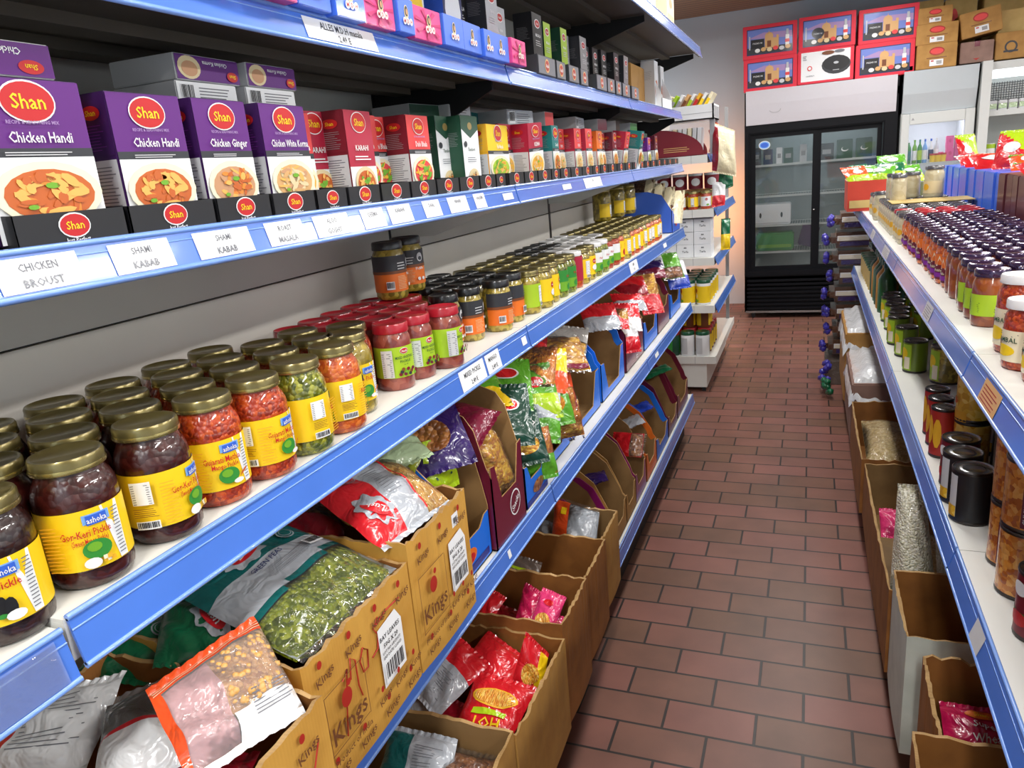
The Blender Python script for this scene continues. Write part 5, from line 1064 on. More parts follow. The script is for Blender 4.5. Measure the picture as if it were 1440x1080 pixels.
def caddy(label, y0, y1, xf, dep, z0, hb, hf, outer, inn='kraft_in', notch=.5, trim=None, mark=None, group='shelf display caddies', prof=None, name='display_caddy'):
    """cut-away cardboard display box: high back, sides sloping to a low notched front"""
    t = thing(name, label, 'display box', (xf, (y0+y1)/2, z0), 0, group); w_ = y1-y0; th = .0028; a = -w_/2; b = w_/2
    pr = prof or [(-dep, 0), (0, 0), (0, hf), (-.012, hf*1.12), (-.02, hf*1.35), (-dep*.22, hb*.86), (-dep*.38, hb), (-dep, hb)]
    for s0, s1, side in ((a, a+th, -1), (b-th, b, 1)):
        mb = MB(); n = len(pr); vo = [(p[0], s0 if side < 0 else s1, p[1]) for p in pr]; vi = [(p[0], s1 if side < 0 else s0, p[1]) for p in pr]
        mb.add(vo, [tuple(range(n)) if side < 0 else tuple(range(n))[::-1]], outer); mb.add(vi, [tuple(range(n))[::-1] if side < 0 else tuple(range(n))], inn)
        mb.add(vo+vi, [(i, (i+1) % n, n+(i+1) % n, n+i) for i in range(n)], trim or 'kraft_edge')
        if trim:   # folded-over coloured border inside
            q = [p for p in pr[2:]]; k = []
            for p in q: k.append((p[0]-.022, p[1]-.012) if p[0] > -dep*.9 else (p[0], p[1]-.024))
            yy = (s1+.0006) if side < 0 else (s0-.0006); m_ = len(q)
            mb.add([(p[0], yy, p[1]) for p in q]+[(p[0], yy, max(.0, p[1])) for p in k], [(i, i+1, m_+i+1, m_+i) for i in range(m_-1)], trim)
        mb.build('side_panel', t)
    mb = MB(); mb.box(-dep, -dep+th, a, b, 0, hb, inn); mb.box(-dep-.0006, -dep, a, b, 0, hb, outer); mb.build('back_panel', t)
    MB().box(-dep, 0, a, b, 0, th, inn).build('bottom_panel', t)
    mb = MB(); d = notch; f = [(a, 0), (b, 0), (b, hf), (b-w_*.12, hf*.98), (b-w_*.26, hf*(1-d)), (a+w_*.26, hf*(1-d)), (a+w_*.12, hf*.98), (a, hf)]
    n = len(f); vo = [(.0, p[0], p[1]) for p in f]; vi = [(-th, p[0], p[1]) for p in f]
    mb.add(vo, [tuple(range(n))], outer); mb.add(vi, [tuple(range(n))[::-1]], inn); mb.add(vo+vi, [(i, n+i, n+(i+1) % n, (i+1) % n) for i in range(n)], 'kraft_edge')
    if mark:
        c = Canvas(mb, flat((.0004, 0, hf*(1-d)*.5), (0, 1, 0), (0, 0, 1)))
        mark(c, w_, hf*(1-d))
    mb.build('front_panel', t); return t
plain('cad_blue', (26, 116, 232), .4, coat=.2); plain('cad_navy', (40, 36, 120), .35, coat=.4); plain('cad_maroon', (104, 20, 48), .35, coat=.4); plain('cad_plum', (138, 26, 104), .35, coat=.4)
def mk_swirl(c, w_, h_):
    c.ell(w_*.15, h_*.1, w_*.17, w_*.17, 'paper'); c.ell(w_*.15, h_*.1, w_*.15, w_*.15, 'cad_maroon'); c.text('Snacks', w_*.15, h_*.1, w_*.09, 'paper', ang=.5, wmax=w_*.26)
def mk_art(c, w_, h_): c.rect(-w_*.42, -h_*.4, w_*.42, -h_*.2, 'cad_navy'); c.ell(-w_*.1, h_*.05, w_*.2, h_*.22, 'orange'); c.ell(-w_*.05, h_*.0, w_*.1, h_*.12, 'red')
def mk_snack(c, w_, h_): c.rect(-w_*.48, -h_*.48, w_*.48, -h_*.25, 'cad_navy'); c.ell(w_*.05, 0, w_*.25, h_*.25, 'nuts')
CZ = .7825
caddy('blue display caddy with olive lining right after the printed cartons', 1.110, 1.296, -.612, .30, CZ, .262, .10, 'cad_blue', notch=.2, mark=mk_art, prof=[(-.30, 0), (0, 0), (0, .11), (-.008, .155), (-.018, .20), (-.02, .232), (-.05, .262), (-.30, .262)])
caddy('maroon display caddy with round white emblem on its narrow front', 1.300, 1.478, -.600, .30, CZ, .30, .19, 'cad_maroon', notch=.45, mark=mk_swirl, prof=[(-.30, 0), (0, 0), (0, .165), (-.01, .19), (-.03, .27), (-.05, .30), (-.09, .315), (-.30, .315)])
caddy('blue display caddy with snack picture below the dark green packets', 1.500, 1.655, -.606, .28, CZ, .24, .105, 'cad_blue', notch=.4, mark=mk_snack)
caddy('blue display caddy heaped with green and yellow packets', 1.665, 1.945, -.634, .30, CZ, .235, .12, 'cad_blue', notch=.75, trim='cad_blue', mark=None)
caddy('blue edged caddy with a torn brown inside, nearly empty', 1.965, 2.30, -.634, .33, CZ, .27, .13, 'cad_blue', notch=.8, trim='cad_blue')
caddy('blue edged caddy standing second behind the heaped packets', 2.33, 2.66, -.634, .33, CZ, .27, .13, 'cad_blue', notch=.8, trim='cad_blue')
caddy('maroon caddy with white lettering on its front, red packets in it', 2.70, 3.02, -.634, .33, CZ, .28, .15, 'cad_maroon', notch=.1, mark=lambda c, w_, h_: c.text('IT SNACKS', w_*.1, 0, .03, 'paper', ang=pi/2, wmax=.11))
caddy('blue caddy with lilac front after the maroon lettered caddy', 3.04, 3.34, -.634, .33, CZ, .27, .12, 'cad_blue', notch=.5, trim='cad_navy')
caddy('maroon caddy near the far end of the snack shelf', 3.36, 3.66, -.634, .33, CZ, .30, .14, 'cad_maroon', notch=.3, trim='cad_maroon')
caddy('blue caddy last on the snack shelf, colourful packets in it', 3.70, 4.02, -.634, .33, CZ, .28, .12, 'cad_blue', notch=.5)
t = caddy('blue nut tray standing on the pickle shelf at its far end', 3.86, 4.10, -.64, .30, PZ, .21, .11, 'blue', inn='blue', notch=.2, mark=lambda c, w_, h_: c.ell(0, 0, .03, .02, 'red'), prof=[(-.30, 0), (0, 0), (0, .11), (-.05, .19), (-.12, .21), (-.30, .21)])
for k in range(4):
    bag('nut_bag', 'clear bag of pale nuts in the blue tray, '+ORD[k+1]+' from the shelf edge', corners(-.675-.05*k, 3.98, PZ+.12+.022*k, .20, .13, pi/2, 0, -.9), .018, lambda u, v: ('film', 'nuts') if v > .3 else 'f_cream', None, 'food bag', 'nut bags in the blue tray', seed=400+k, nu=8, nv=10)
# packets, small generic
def pk(label, cx, cy, cz, w_, h_, yaw, pitch, roll, main, second=None, art=None, T_=.014, seed=1, name='snack_packet', cat='snack bag', group=None):
    sec = second or main
    return bag(name, label, corners(cx, cy, cz, w_, h_, yaw, pitch, roll), T_, lambda u, v: main if v > .42 else sec, art, cat, group, seed, nu=12, nv=14, wr=.005)
def ov(m='f_red', txt='', bg=None): 
    return lambda c: ((c.ell(c.W*.5, c.H*.66, c.W*.26, c.H*.13, 'paper') if bg else None), c.ell(c.W*.5, c.H*.66, c.W*.22, c.H*.11, m), c.text(txt, c.W*.5, c.H*.66, c.H*.08, 'white', wmax=c.W*.35) if txt else None)
pk('dark purple nut packet under the pickle shelf rail', -.675, 1.215, 1.065, .13, .13, .7, .7, -.1, 'f_purple', 'f_purple', lambda c: c.ell(c.W*.45, c.H*.5, c.W*.3, c.H*.28, 'nuts'), seed=31)
pk('pale sage packet poking out under the pickle rail', -.70, 1.11, 1.075, .11, .08, .9, .2, -.1, 'f_sage', seed=32)
pk('maroon snack packet bulging from the maroon caddy', -.69, 1.365, 1.035, .13, .12, 1.35, .1, -.5, 'f_maroon', None, lambda c: (c.ell(c.W*.3, c.H*.3, .014, .014, 'f_red'), c.rect(c.W*.5, c.H*.5, c.W*.62, c.H*.62, 'paper')), .03, 33)
bag('snack_packet', 'clear packet of yellow snack rings in the maroon caddy slot', [(-.608, 1.345, .885), (-.604, 1.445, .885), (-.66, 1.44, 1.03), (-.665, 1.335, 1.03)], .022, lambda u, v: ('film', 'snack_mix'), None, 'snack bag', seed=34)
pk('yellow edged packet lying above the olive lined caddy', -.73, 1.29, 1.045, .12, .05, .2, 0, -.2, 'f_yellow', seed=35)
heap = [ # x, y, z, w, h, yaw, pitch, roll, main, second, art
 (-.66, 1.555, 1.00, .12, .14, 1.2, .1, -.9, 'f_darkgreen', 'f_darkgreen', ov('f_red', 'ALOO', 1), 'dark green aloo packet with red oval on the heap front'),
 (-.645, 1.60, .93, .11, .13, 1.5, 0, -1.0, 'f_darkgreen', 'f_darkgreen', lambda c: (c.text('ALOO', c.W*.5, c.H*.7, .02, 'white', wmax=c.W*.8), c.ell(c.W*.5, c.H*.3, c.W*.34, c.H*.18, 'snack_mix')), 'dark green packet lettered aloo below the red oval one'),
 (-.70, 1.66, 1.045, .13, .15, .8, .1, -.6, 'f_leaf', 'f_leaf', ov('f_red', '', 1), 'green packet with red disc on top of the heap'),
 (-.73, 1.56, 1.06, .13, .12, 1.8, .1, -.4, 'f_leaf', 'f_yellow', None, 'green and yellow packet under the pickle shelf edge'),
 (-.655, 1.74, 1.00, .12, .14, 1.3, 0, -.9, 'f_leaf', 'f_lime', ov('f_red', 'BHUJIA'), 'leaf green packet in the middle of the heap'),
 (-.635, 1.71, .945, .11, .12, .9, .2, -.9, 'f_silver', 'f_leaf', None, 'silver and green packet facing the aisle'),
 (-.64, 1.80, .965, .12, .14, 1.6, 0, -1.05, 'f_leaf', 'f_leaf', lambda c: (c.text('BHUJIA', c.W*.5, c.H*.75, .018, 'white', wmax=c.W*.8), c.ell(c.W*.5, c.H*.35, c.W*.32, c.H*.2, 'sev')), 'green bhujia packet at the heap front'),
 (-.66, 1.85, 1.03, .12, .13, .6, .1, -.7, 'f_yellow', 'f_orange', lambda c: (c.text('AML', c.W*.5, c.H*.6, .016, 'darkgreen'), c.ell(c.W*.3, c.H*.8, .008, .008, 'white')), 'yellow packet with dark lettering on the heap'),
 (-.645, 1.885, .975, .10, .14, 1.4, 0, -1.1, 'f_orange', ('film', 'sev'), ov('white'), 'orange packet beside the blue caddy post'),
 (-.700, 1.80, 1.060, .17, .15, .3, .1, -.35, ('film', 'sev'), ('film', 'sev'), None, 'clear packet of orange sev noodles on the heap top'),
 (-.665, 1.93, 1.055, .19, .15, 1.1, .1, -.4, ('film', 'snack_mix'), ('film', 'snack_mix'), lambda c: c.rect(c.W*.02, .004, c.W*.98, .02, 'f_maroon'), 'clear packet of mixed snack with maroon end, on top'),
 (-.74, 1.90, 1.09, .14, .10, .2, 0, -.2, 'f_darkred', 'f_red', lambda c: c.text('METHI', c.W*.5, c.H*.7, .014, 'paper'), 'dark red packet end under the pickle rail'),
 (-.70, 1.74, .97, .14, .12, 2.2, 0, -.3, 'f_green', 'f_lime', None, 'green packet deep in the heap'),
 (-.63, 1.63, .875, .11, .12, 1.6, 0, -1.2, ('film', 'sev'), 'f_leaf', None, 'clear sev packet low at the heap front'),
 (-.632, 1.845, .885, .14, .10, 1.5, 0, -1.25, ('film', 'sev'), ('film', 'snack_mix'), None, 'clear orange snack packet low behind the blue front')]
for i, h in enumerate(heap): pk(h[11], h[0], h[1], h[2], h[3], h[4], .55+.35*(h[5]-1.1), max(.45, -h[7]), h[6], h[8], h[9], h[10], .014, 50+i, group='heaped snack packets')
more = [(-.72, 2.22, 1.03, .15, .12, .4, .2, -.4, 'f_grey', ('film', 'snack_mix'), 'black and yellow patterned packet under the rail'), (-.69, 2.56, 1.03, .13, .13, 1.0, 0, -.5, 'f_red', 'f_silver', 'red and silver packet, first beyond the torn caddy'),
 (-.70, 2.72, .995, .15, .12, .6, .1, -.4, ('film', 'snack_mix'), 'f_red', 'clear snack packet in the maroon lettered caddy'), (-.655, 2.80, .98, .12, .12, .9, .1, -.7, 'f_red', 'f_white', 'red and white packet at the maroon caddy front'), (-.66, 2.90, 1.02, .13, .10, 1.2, .1, -.4, 'f_red', 'f_silver', 'red packet with silver back on the maroon caddy'),
 (-.64, 2.74, .92, .10, .12, 1.4, 0, -1.1, 'f_white', 'f_red', 'white packet hanging over the maroon caddy'), (-.70, 3.10, 1.05, .14, .12, .8, 0, -.4, 'f_red', 'f_darkred', 'red packet before the lilac fronted caddy'), (-.645, 3.22, 1.0, .10, .18, 1.4, 0, -1.0, ('film', 'snack_mix'), 'f_red', 'long clear packet with red top in the blue caddy'),
 (-.68, 3.45, 1.07, .13, .12, .8, 0, -.5, 'f_purple', 'f_maroon', 'dark purple packet in the far maroon caddy'), (-.70, 3.60, 1.10, .1, .12, .8, 0, -.6, 'f_white', 'f_silver', 'white packet high at the far end'), (-.65, 3.82, 1.03, .12, .14, 1.4, 0, -.9, 'f_leaf', ('film', 'nuts'), 'green and clear packet in the last blue caddy'), (-.635, 3.93, .97, .12, .14, 1.4, 0, -1.0, 'f_white', 'f_blue', 'white and blue packet at the end of the snack shelf')]
for i, h in enumerate(more): pk(h[10], h[0], h[1], h[2], h[3], h[4], .5+.35*(h[5]-1.1), max(.45, -h[7]), h[6], h[8], h[9], None, .014, 90+i, group='snack packets further along')
# ------------------------------------------------------------------ bottom shelf
BZ = .2555
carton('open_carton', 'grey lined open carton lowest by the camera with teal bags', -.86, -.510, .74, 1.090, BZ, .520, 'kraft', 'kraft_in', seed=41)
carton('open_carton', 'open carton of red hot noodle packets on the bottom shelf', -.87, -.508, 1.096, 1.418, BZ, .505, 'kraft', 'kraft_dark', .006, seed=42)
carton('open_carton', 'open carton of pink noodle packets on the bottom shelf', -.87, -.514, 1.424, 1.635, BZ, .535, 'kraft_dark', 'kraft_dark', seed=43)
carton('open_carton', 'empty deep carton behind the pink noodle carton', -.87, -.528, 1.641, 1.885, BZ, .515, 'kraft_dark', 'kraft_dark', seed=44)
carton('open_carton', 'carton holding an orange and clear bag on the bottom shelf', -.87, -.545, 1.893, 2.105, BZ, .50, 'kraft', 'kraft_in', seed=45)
bag('noodle_bag', 'teal bag with printed silver back in the lowest near carton', [(-.74, .94, .46), (-.60, .97, .45), (-.62, 1.06, .49), (-.76, 1.05, .50)], .02, lambda u, v: 'f_silver' if u > .35 else 'f_teal', lambda c: info(c, c.W*.45, c.H*.2, c.W*.85, c.H*.8), 'food bag', seed=61)
bag('noodle_bag', 'clear bag of brown fried onions in the lowest near carton', [(-.64, .90, .44), (-.53, .95, .44), (-.535, 1.07, .46), (-.66, 1.06, .47)], .03, lambda u, v: ('film', 'nuts'), None, 'food bag', seed=62)
bag('noodle_bag', 'second brown snack bag lower in the near carton', [(-.74, .82, .40), (-.58, .84, .40), (-.60, .93, .43), (-.74, .93, .43)], .03, lambda u, v: ('film', 'nuts'), None, 'food bag', seed=63)
def hot(c):
    c.ell(c.W*.5, c.H*.62, c.W*.38, c.H*.17, 'yolk'); c.ell(c.W*.5, c.H*.62, c.W*.34, c.H*.14, 'noodles'); c.rect(c.W*.22, c.H*.30, c.W*.78, c.H*.40, 'f_lime'); c.text('HOT', c.W*.5, c.H*.18, c.H*.17, 'yellow', ang=pi, wmax=c.W*.6)
HG = 'noodle packets in the bottom shelf cartons'
bag('noodle_packet', 'red hot noodle packet facing up in the front of its carton', [(-.672, 1.135, .44), (-.545, 1.142, .44), (-.528, 1.262, .475), (-.668, 1.270, .485)], .018, lambda u, v: 'f_red', hot, 'noodle packet', HG, seed=71)
bag('noodle_packet', 'red hot noodle packet with grey back panel turned up', [(-.80, 1.20, .49), (-.70, 1.14, .47), (-.655, 1.30, .485), (-.755, 1.35, .51)], .018, lambda u, v: 'f_silver' if v < .6 and u > .1 else 'f_red', lambda c: info(c, c.W*.2, c.H*.1, c.W*.8, c.H*.5), 'noodle packet', HG, seed=72)
bag('noodle_packet', 'red and yellow noodle packet standing at the carton far side', [(-.605, 1.290, .435), (-.530, 1.300, .435), (-.525, 1.345, .50), (-.57, 1.33, .56)], .012, lambda u, v: 'f_red' if u < .7 else 'f_yellow', lambda c: (c.ell(c.W*.5, c.H*.45, c.W*.3, c.H*.22, 'noodles')), 'noodle packet', HG, seed=73)
bag('noodle_packet', 'long red noodle packet lying across the carton back', [(-.72, 1.30, .48), (-.58, 1.24, .44), (-.56, 1.36, .45), (-.70, 1.40, .50)], .016, lambda u, v: 'f_red', None, 'noodle packet', HG, seed=74)
bag('noodle_packet', 'dark red noodle packet down in the carton corner', [(-.76, 1.12, .42), (-.64, 1.11, .40), (-.63, 1.2, .43), (-.76, 1.23, .45)], .02, lambda u, v: 'f_darkred', lambda c: c.rect(c.W*.5, c.H*.2, c.W*.8, c.H*.4, 'f_lime'), 'noodle packet', HG, seed=75)
bag('noodle_packet', 'silver backed packet slid between carton and noodle packets', [(-.82, 1.12, .44), (-.76, 1.10, .42), (-.72, 1.19, .47), (-.78, 1.24, .50)], .008, lambda u, v: 'f_silver', None, 'noodle packet', HG, seed=76)
for i, (c4, mm, lb) in enumerate((([(-.665, 1.50, .475), (-.615, 1.485, .455), (-.60, 1.57, .50), (-.67, 1.59, .52)], 'f_magenta', 'crimson pink noodle packet on edge with grey corner'), ([(-.625, 1.475, .465), (-.56, 1.46, .46), (-.55, 1.56, .51), (-.615, 1.57, .525)], 'f_pink', 'bright pink noodle packet leaning on another'),
    ([(-.61, 1.44, .45), (-.535, 1.45, .45), (-.53, 1.53, .47), (-.60, 1.54, .48)], 'f_pink', 'bright pink noodle packet with noodle picture in front'), ([(-.76, 1.46, .44), (-.64, 1.45, .42), (-.63, 1.55, .45), (-.75, 1.57, .46)], 'f_darkred', 'dark red noodle packet behind the pink ones'), ([(-.80, 1.52, .46), (-.74, 1.49, .45), (-.72, 1.57, .48), (-.79, 1.6, .49)], 'f_red', 'red noodle packet deepest in the pink carton'))):
    if mm == 'f_magenta': foil('f_magenta', (190, 24, 80))
    bag('noodle_packet', lb, c4, .015, (lambda m_: lambda u, v: m_)(mm), (lambda c: (c.ell(c.W*.5, c.H*.3, c.W*.3, c.H*.18, 'noodles'), c.ell(c.W*.5, c.H*.75, c.W*.2, c.H*.08, 'f_red'))) if i in (1, 2) else None, 'noodle packet', HG, seed=80+i)
bag('snack_bag', 'dark clear bag with lime strip inside the deep carton', [(-.80, 1.68, .46), (-.68, 1.67, .44), (-.69, 1.78, .47), (-.81, 1.79, .49)], .02, lambda u, v: 'f_lime' if .45 < v < .55 else 'f_ash', None, seed=86)
bag('snack_bag', 'orange and clear bag with yellow square on its front', [(-.71, 1.93, .47), (-.57, 1.91, .455), (-.58, 2.02, .53), (-.73, 2.05, .55)], .025, lambda u, v: 'f_orange' if u < .36 else ('film', 'f_silver'), lambda c: c.rect(c.W*.2, c.H*.6, c.W*.32, c.H*.8, 'f_yellow'), seed=87)
bag('snack_bag', 'second orange and clear bag lying lower in the same carton', [(-.82, 1.93, .45), (-.72, 1.92, .44), (-.72, 2.02, .48), (-.82, 2.04, .49)], .022, lambda u, v: 'f_orange' if v < .3 else ('film', 'f_silver'), None, seed=88)
for i, a in enumerate(((2.115, 2.30, .26, .10, 'cad_plum', 'cad_plum', 'plum coloured caddy with yellow square mark, nearest on the bottom shelf'), (2.305, 2.49, .28, .11, 'kraft', None, 'plain brown caddy after the plum caddy'), (2.495, 2.66, .29, .11, 'kraft', None, 'second plain brown caddy on the bottom shelf'), (2.665, 2.86, .30, .12, 'cad_plum', None, 'brown lined caddy with a plum front holding a red topped bag'),
     (2.88, 3.10, .27, .12, 'orange', 'orange', 'brown lined caddy with an orange flap'), (3.11, 3.40, .27, .10, 'cad_blue', 'cad_blue', 'blue edged caddy on the bottom shelf, nearer one'), (3.42, 3.68, .29, .10, 'cad_maroon', 'cad_maroon', 'maroon edged caddy on the bottom shelf, nearer one'), (3.70, 4.05, .30, .12, 'cad_maroon', 'cad_maroon', 'maroon edged caddy last on the bottom shelf'))):
    caddy(a[6], a[0], a[1], -.61, .30, BZ, a[2], a[3], a[4], 'kraft_in', .5, a[5], (lambda c, w_, h_: (c.rect(w_*.1, -.018, w_*.4, .02, 'yellow'), c.text('B', w_*.25, 0, .02, 'red'))) if i == 0 else None, 'bottom shelf caddies')
pk('red topped clear bag in the plum fronted caddy', -.66, 2.78, .46, .10, .12, 1.5, 0, -.9, 'f_red', ('film', 'nuts'), seed=101); pk('pale blue clear bag lying in the bottom caddies', -.72, 2.98, .47, .16, .10, .5, 0, -.3, 'f_silver', seed=102)
pk('blue foil bag inside the blue edged bottom caddy', -.72, 3.22, .46, .14, .10, .5, 0, -.3, 'f_blue', seed=103); pk('green foil bag on the last maroon bottom caddy', -.70, 3.62, .53, .14, .09, .5, 0, -.3, 'f_green', seed=104); pk('dark bag with white print in the brown bottom caddy', -.72, 2.38, .47, .14, .08, .4, 0, -.2, 'f_purple', seed=105)
# ------------------------------------------------------------------ far white shelving: its goods
def lidded_pot(body, lid, lab, r=.046, h=.168, lab2=None):
    def f():
        t = thing('spice_pot', '', 'jar'); MB().lathe([(r*.96, 0), (r, .004), (r, h*.84), (r*.93, h*.88)], body, 18).build('jar_body', t)
        MB().lathe([(r*.98, h*.84), (r*1.0, h*.86), (r*1.0, h*.98), (r*.9, h)], lid, 18).build('lid', t)
        mb = MB(); c = Canvas(mb, cyl(r+.0004), .012); c.step = .0006; c.rect(-r*2.6, h*.08, r*2.6, h*.74, lab)
        c.ell(-r*.9, h*.55, r*.35, h*.08, 'inkred'); c.ell(-r*.9, h*.34, r*.4, h*.1, lab2 or 'cream'); c.ell(-r*.7, h*.16, r*.4, h*.06, 'leaf'); mb.build('label', t); return t
    return f
POT = {'g': Kind(lidded_pot('paper', 'lid_green', 'yellow')), 'gs': Kind(lidded_pot('paper', 'lid_green', 'softgrey', lab2='yellow')), 'r': Kind(lidded_pot('darkgreen', 'lid_red', 'green', lab2='yellow')), 'ry': Kind(lidded_pot('brown', 'lid_red', 'yellow'))}
for r in range(5):
    for i in range(5):
        x = -.655-.100*i; y = 5.06+.11*r
        k = ('gs' if i in (0, 1) else 'r') if r == 0 else 'ry'
        POT[k].put((x, y, .2505), 2.2 if r == 0 else 2.0, ('green' if k == 'gs' else 'red')+'-lidded pot on the lowest far shelf, row '+ORD[r+1]+', '+ORD[i+1]+' from aisle', 'jar', 'pots on the lowest far shelf')
    for i in range(4):
        POT['g'].put((-.645-.100*i, 5.07+.115*r, .6005), -1.9, 'green-lidded yellow pot, second far shelf, row '+ORD[r+1]+', '+ORD[i+1]+' from aisle', 'jar', 'green-lidded pots on the second far shelf')
for r in range(2):
    for i in range(3): POT['ry'].put((-.665-.100*i, 5.20+.11*r, .4190), 1.9, 'red-lidded pot stacked on the lowest far shelf pots, row '+ORD[r+1]+', '+ORD[i+1]+' from aisle', 'jar', 'second layer of red-lidded pots')
mb = MB().rbox(-.055, .055, 0, .16, 0, .082, 'paper', .002); c = Canvas(mb, flat((0, -.0004, .05), (1, 0, 0), (0, 0, 1))); c.step = .0006; c.text('Tarla', 0, -.012, .014, 'charcoal'); c.poly([(-.01, .01), (-.004, .02), (0, .012), (.004, .02), (.01, .01)], 'charcoal')
me = mb.data('white_carton')
for j in range(3):
    for i in range(4):
        if i == 3 and j == 2: continue
        o = bpy.data.objects.new('white_carton', me); COL.objects.link(o); o.location = (-.645-.113*i, 5.05+.004*((i+j) % 3), .9155+.083*j); tag(o, 'small white carton in the far stack, '+['bottom', 'middle', 'top'][j]+' layer, '+ORD[i+1]+' from the aisle', 'carton', 'white cartons on the far shelf')
for i in range(7):
    MBk = MB().ball((0, 0, .028), .028, 'darkbrown', 2, (1, 1, .95)); simple(MBk, 'beetroot_pack', 'dark round pack on the white carton stack, '+ORD[i+1]+' from the aisle', 'pack', 'dark round packs', (-.60-.052*i, 5.11, 1.1655))
JR = Kind(mk_med('pickle_red', 'lid_gold', 'yellow', 1, 16)); JR2 = Kind(mk_med('pickle_red', 'lid_gold', 'paper', 0, 16))
for r in range(3):
    for i in range(5):
        (JR if (i+r) % 2 else JR2).put((-.62-.080*i, 5.05+.08*r, 1.2255), -1.2, 'small red jar on the fourth far shelf, row '+ORD[r+1]+', '+ORD[i+1]+' from aisle', 'jar', 'small red jars on the far shelving')
for i in range(4):
    mb = MB().lathe([(.048, 0), (.048, .085)], 'darkred', 18); mb.lathe([(.05, .085), (.05, .10)], 'softgrey', 18); c = Canvas(mb, cyl(.0484), .012); c.step = .0006; c.ell(-.07, .045, .03, .025, 'paper')
    simple(mb, 'food_tub', 'red tub with white lid raised behind the small red jars, '+ORD[i+1]+' from the aisle', 'tub', 'red tubs on the far shelving', (-.61-.105*i, 5.30, 1.345))
mb = MB().rbox(-.45, 0, 0, .12, 0, .115, 'kraft_dark', .003); simple(mb, 'shipping_carton', 'brown carton under the raised red tubs', 'carton', None, (-.56, 5.25, 1.2258)); 
# red quarter-cut display with upright packets on the fifth far shelf
t = thing('display_caddy', 'red display box with curved cut side holding upright packets', 'display box', (-.80, 5.05, 1.5605))
pr = [(-.16, 0), (.17, 0), (.17, .02)]+[(-.16+.33*cos(a), .02+.155*sin(a)) for a in [i*pi/20 for i in range(1, 11)]]
mb = MB(); mb.prism(pr, 'y', 0, .004, 'darkred'); c = Canvas(mb, flat((-.03, -.0006, .03), (1, 0, 0), (0, 0, 1))); c.step = .0006; c.lines(-.05, 0, .12, .035, 3, 'tan', .35); mb.build('side_panel', t)
MB().prism(pr, 'y', .20, .204, 'darkred').build('side_panel', t); MB().box(-.16, .17, 0, .2, 0, .004, 'darkred').build('bottom_panel', t)
for i in range(9):
    simple(MB().rbox(-.012, .012, -.07, .07, 0, .165, ('paper', 'f_white', 'cream')[i % 3], .002).box(-.0125, .0125, -.0708, -.07, .02, .06, ('orange', 'red', 'leaf')[i % 3]), 'spice_packet', 'upright packet in the red curved display, '+ORD[i+1]+' from its low end', 'packet', 'upright packets in the red display', (-.665-.031*i, 5.15, 1.5655), (0, .06, 0))
mb = MB().tube([(0, 0, 0), (.02, 0, .07), (.0, 0, .13), (.04, 0, .17)], .022, 'f_orange', 8); simple(mb, 'orange_packet', 'twisted orange packet at the end of the fifth far shelf', 'packet', None, (-.585+.0, 5.12, 1.57))
# white tray of leaning packets on top
t = thing('white_tray', 'white slatted tray on top of the far shelving', 'tray', (-.80, 5.02, 1.77))
mb = MB(); mb.box(-.24, .24, 0, .01, 0, .09, 'paper'); mb.box(-.24, .24, .29, .30, 0, .09, 'paper'); mb.box(-.24, -.23, 0, .3, 0, .09, 'paper'); mb.box(.23, .24, 0, .3, 0, .09, 'paper'); mb.box(-.24, .24, 0, .3, 0, .008, 'paper'); mb.build('tray_body', t)
mb = MB()
for i in range(12): mb.box(.2402, .2412, .02+.022*i, .03+.022*i, .01, .08, 'grey')
mb.box(-.24, .24, -.001, 0, .04, .042, 'grey'); mb.build('slat', t)
for y in (5.06, 5.27): MB().box(-.56-.03, -.56, y-.01, y+.01, 1.56, 1.77, 'grey').build('tray_post', FAR)
for i in range(9):
    simple(MB().rbox(-.009, .009, -.1, .1, 0, .17, ('cream', 'paper', 'yolk', 'paper', 'tan', 'paper', 'lime', 'cream', 'paper')[i], .002).box(-.0095, .0095, -.101, -.1, .02, .13, ('yellow', 'yellow', 'red', 'lime', 'brown', 'grey', 'grey', 'paper', 'softgrey')[i]), 'leaning_booklet', 'thin packet leaning in the white tray, '+ORD[i+1]+' from the aisle side', 'packet', 'leaning packets in the white tray', (-.66-.036*i, 5.16, 1.785), (0, .55, 0))
simple(MB().rbox(0, .16, 0, .18, 0, .03, 'inkred', .003), 'red_book', 'dark red flat box lying behind the leaning packets', 'box', None, (-1.02, 5.07, 1.9), (0, .35, 0))
# hanging bags at the corner
bag('rice_cake_bag', 'tall cream bag with red edge hanging at the far shelf corner', [(-.575, 5.02, 1.46), (-.43, 5.06, 1.42), (-.445, 5.12, 1.68), (-.57, 5.06, 1.74)], .045, lambda u, v: 'f_darkred' if u < .2 else 'f_cream', None, 'food bag', seed=120)
bag('green_bag', 'green foil bag hanging under the cream bag', [(-.55, 5.10, 1.33), (-.455, 5.12, 1.36), (-.46, 5.15, 1.45), (-.54, 5.12, 1.46)], .02, lambda u, v: 'f_green', None, 'food bag', seed=121)
bag('white_bag', 'white bag with red print at the corner of the fourth far shelf', [(-.58, 5.03, 1.24), (-.50, 5.05, 1.25), (-.50, 5.10, 1.37), (-.58, 5.08, 1.38)], .02, lambda u, v: 'f_red' if v < .4 else 'f_white', None, 'food bag', seed=122)
bag('tall_packet', 'green and yellow packets at the corner of the third far shelf', [(-.56, 5.35, .93), (-.50, 5.38, .93), (-.50, 5.40, 1.12), (-.56, 5.38, 1.12)], .02, lambda u, v: 'f_yellow' if v < .5 else 'f_green', None, 'food bag', seed=123)
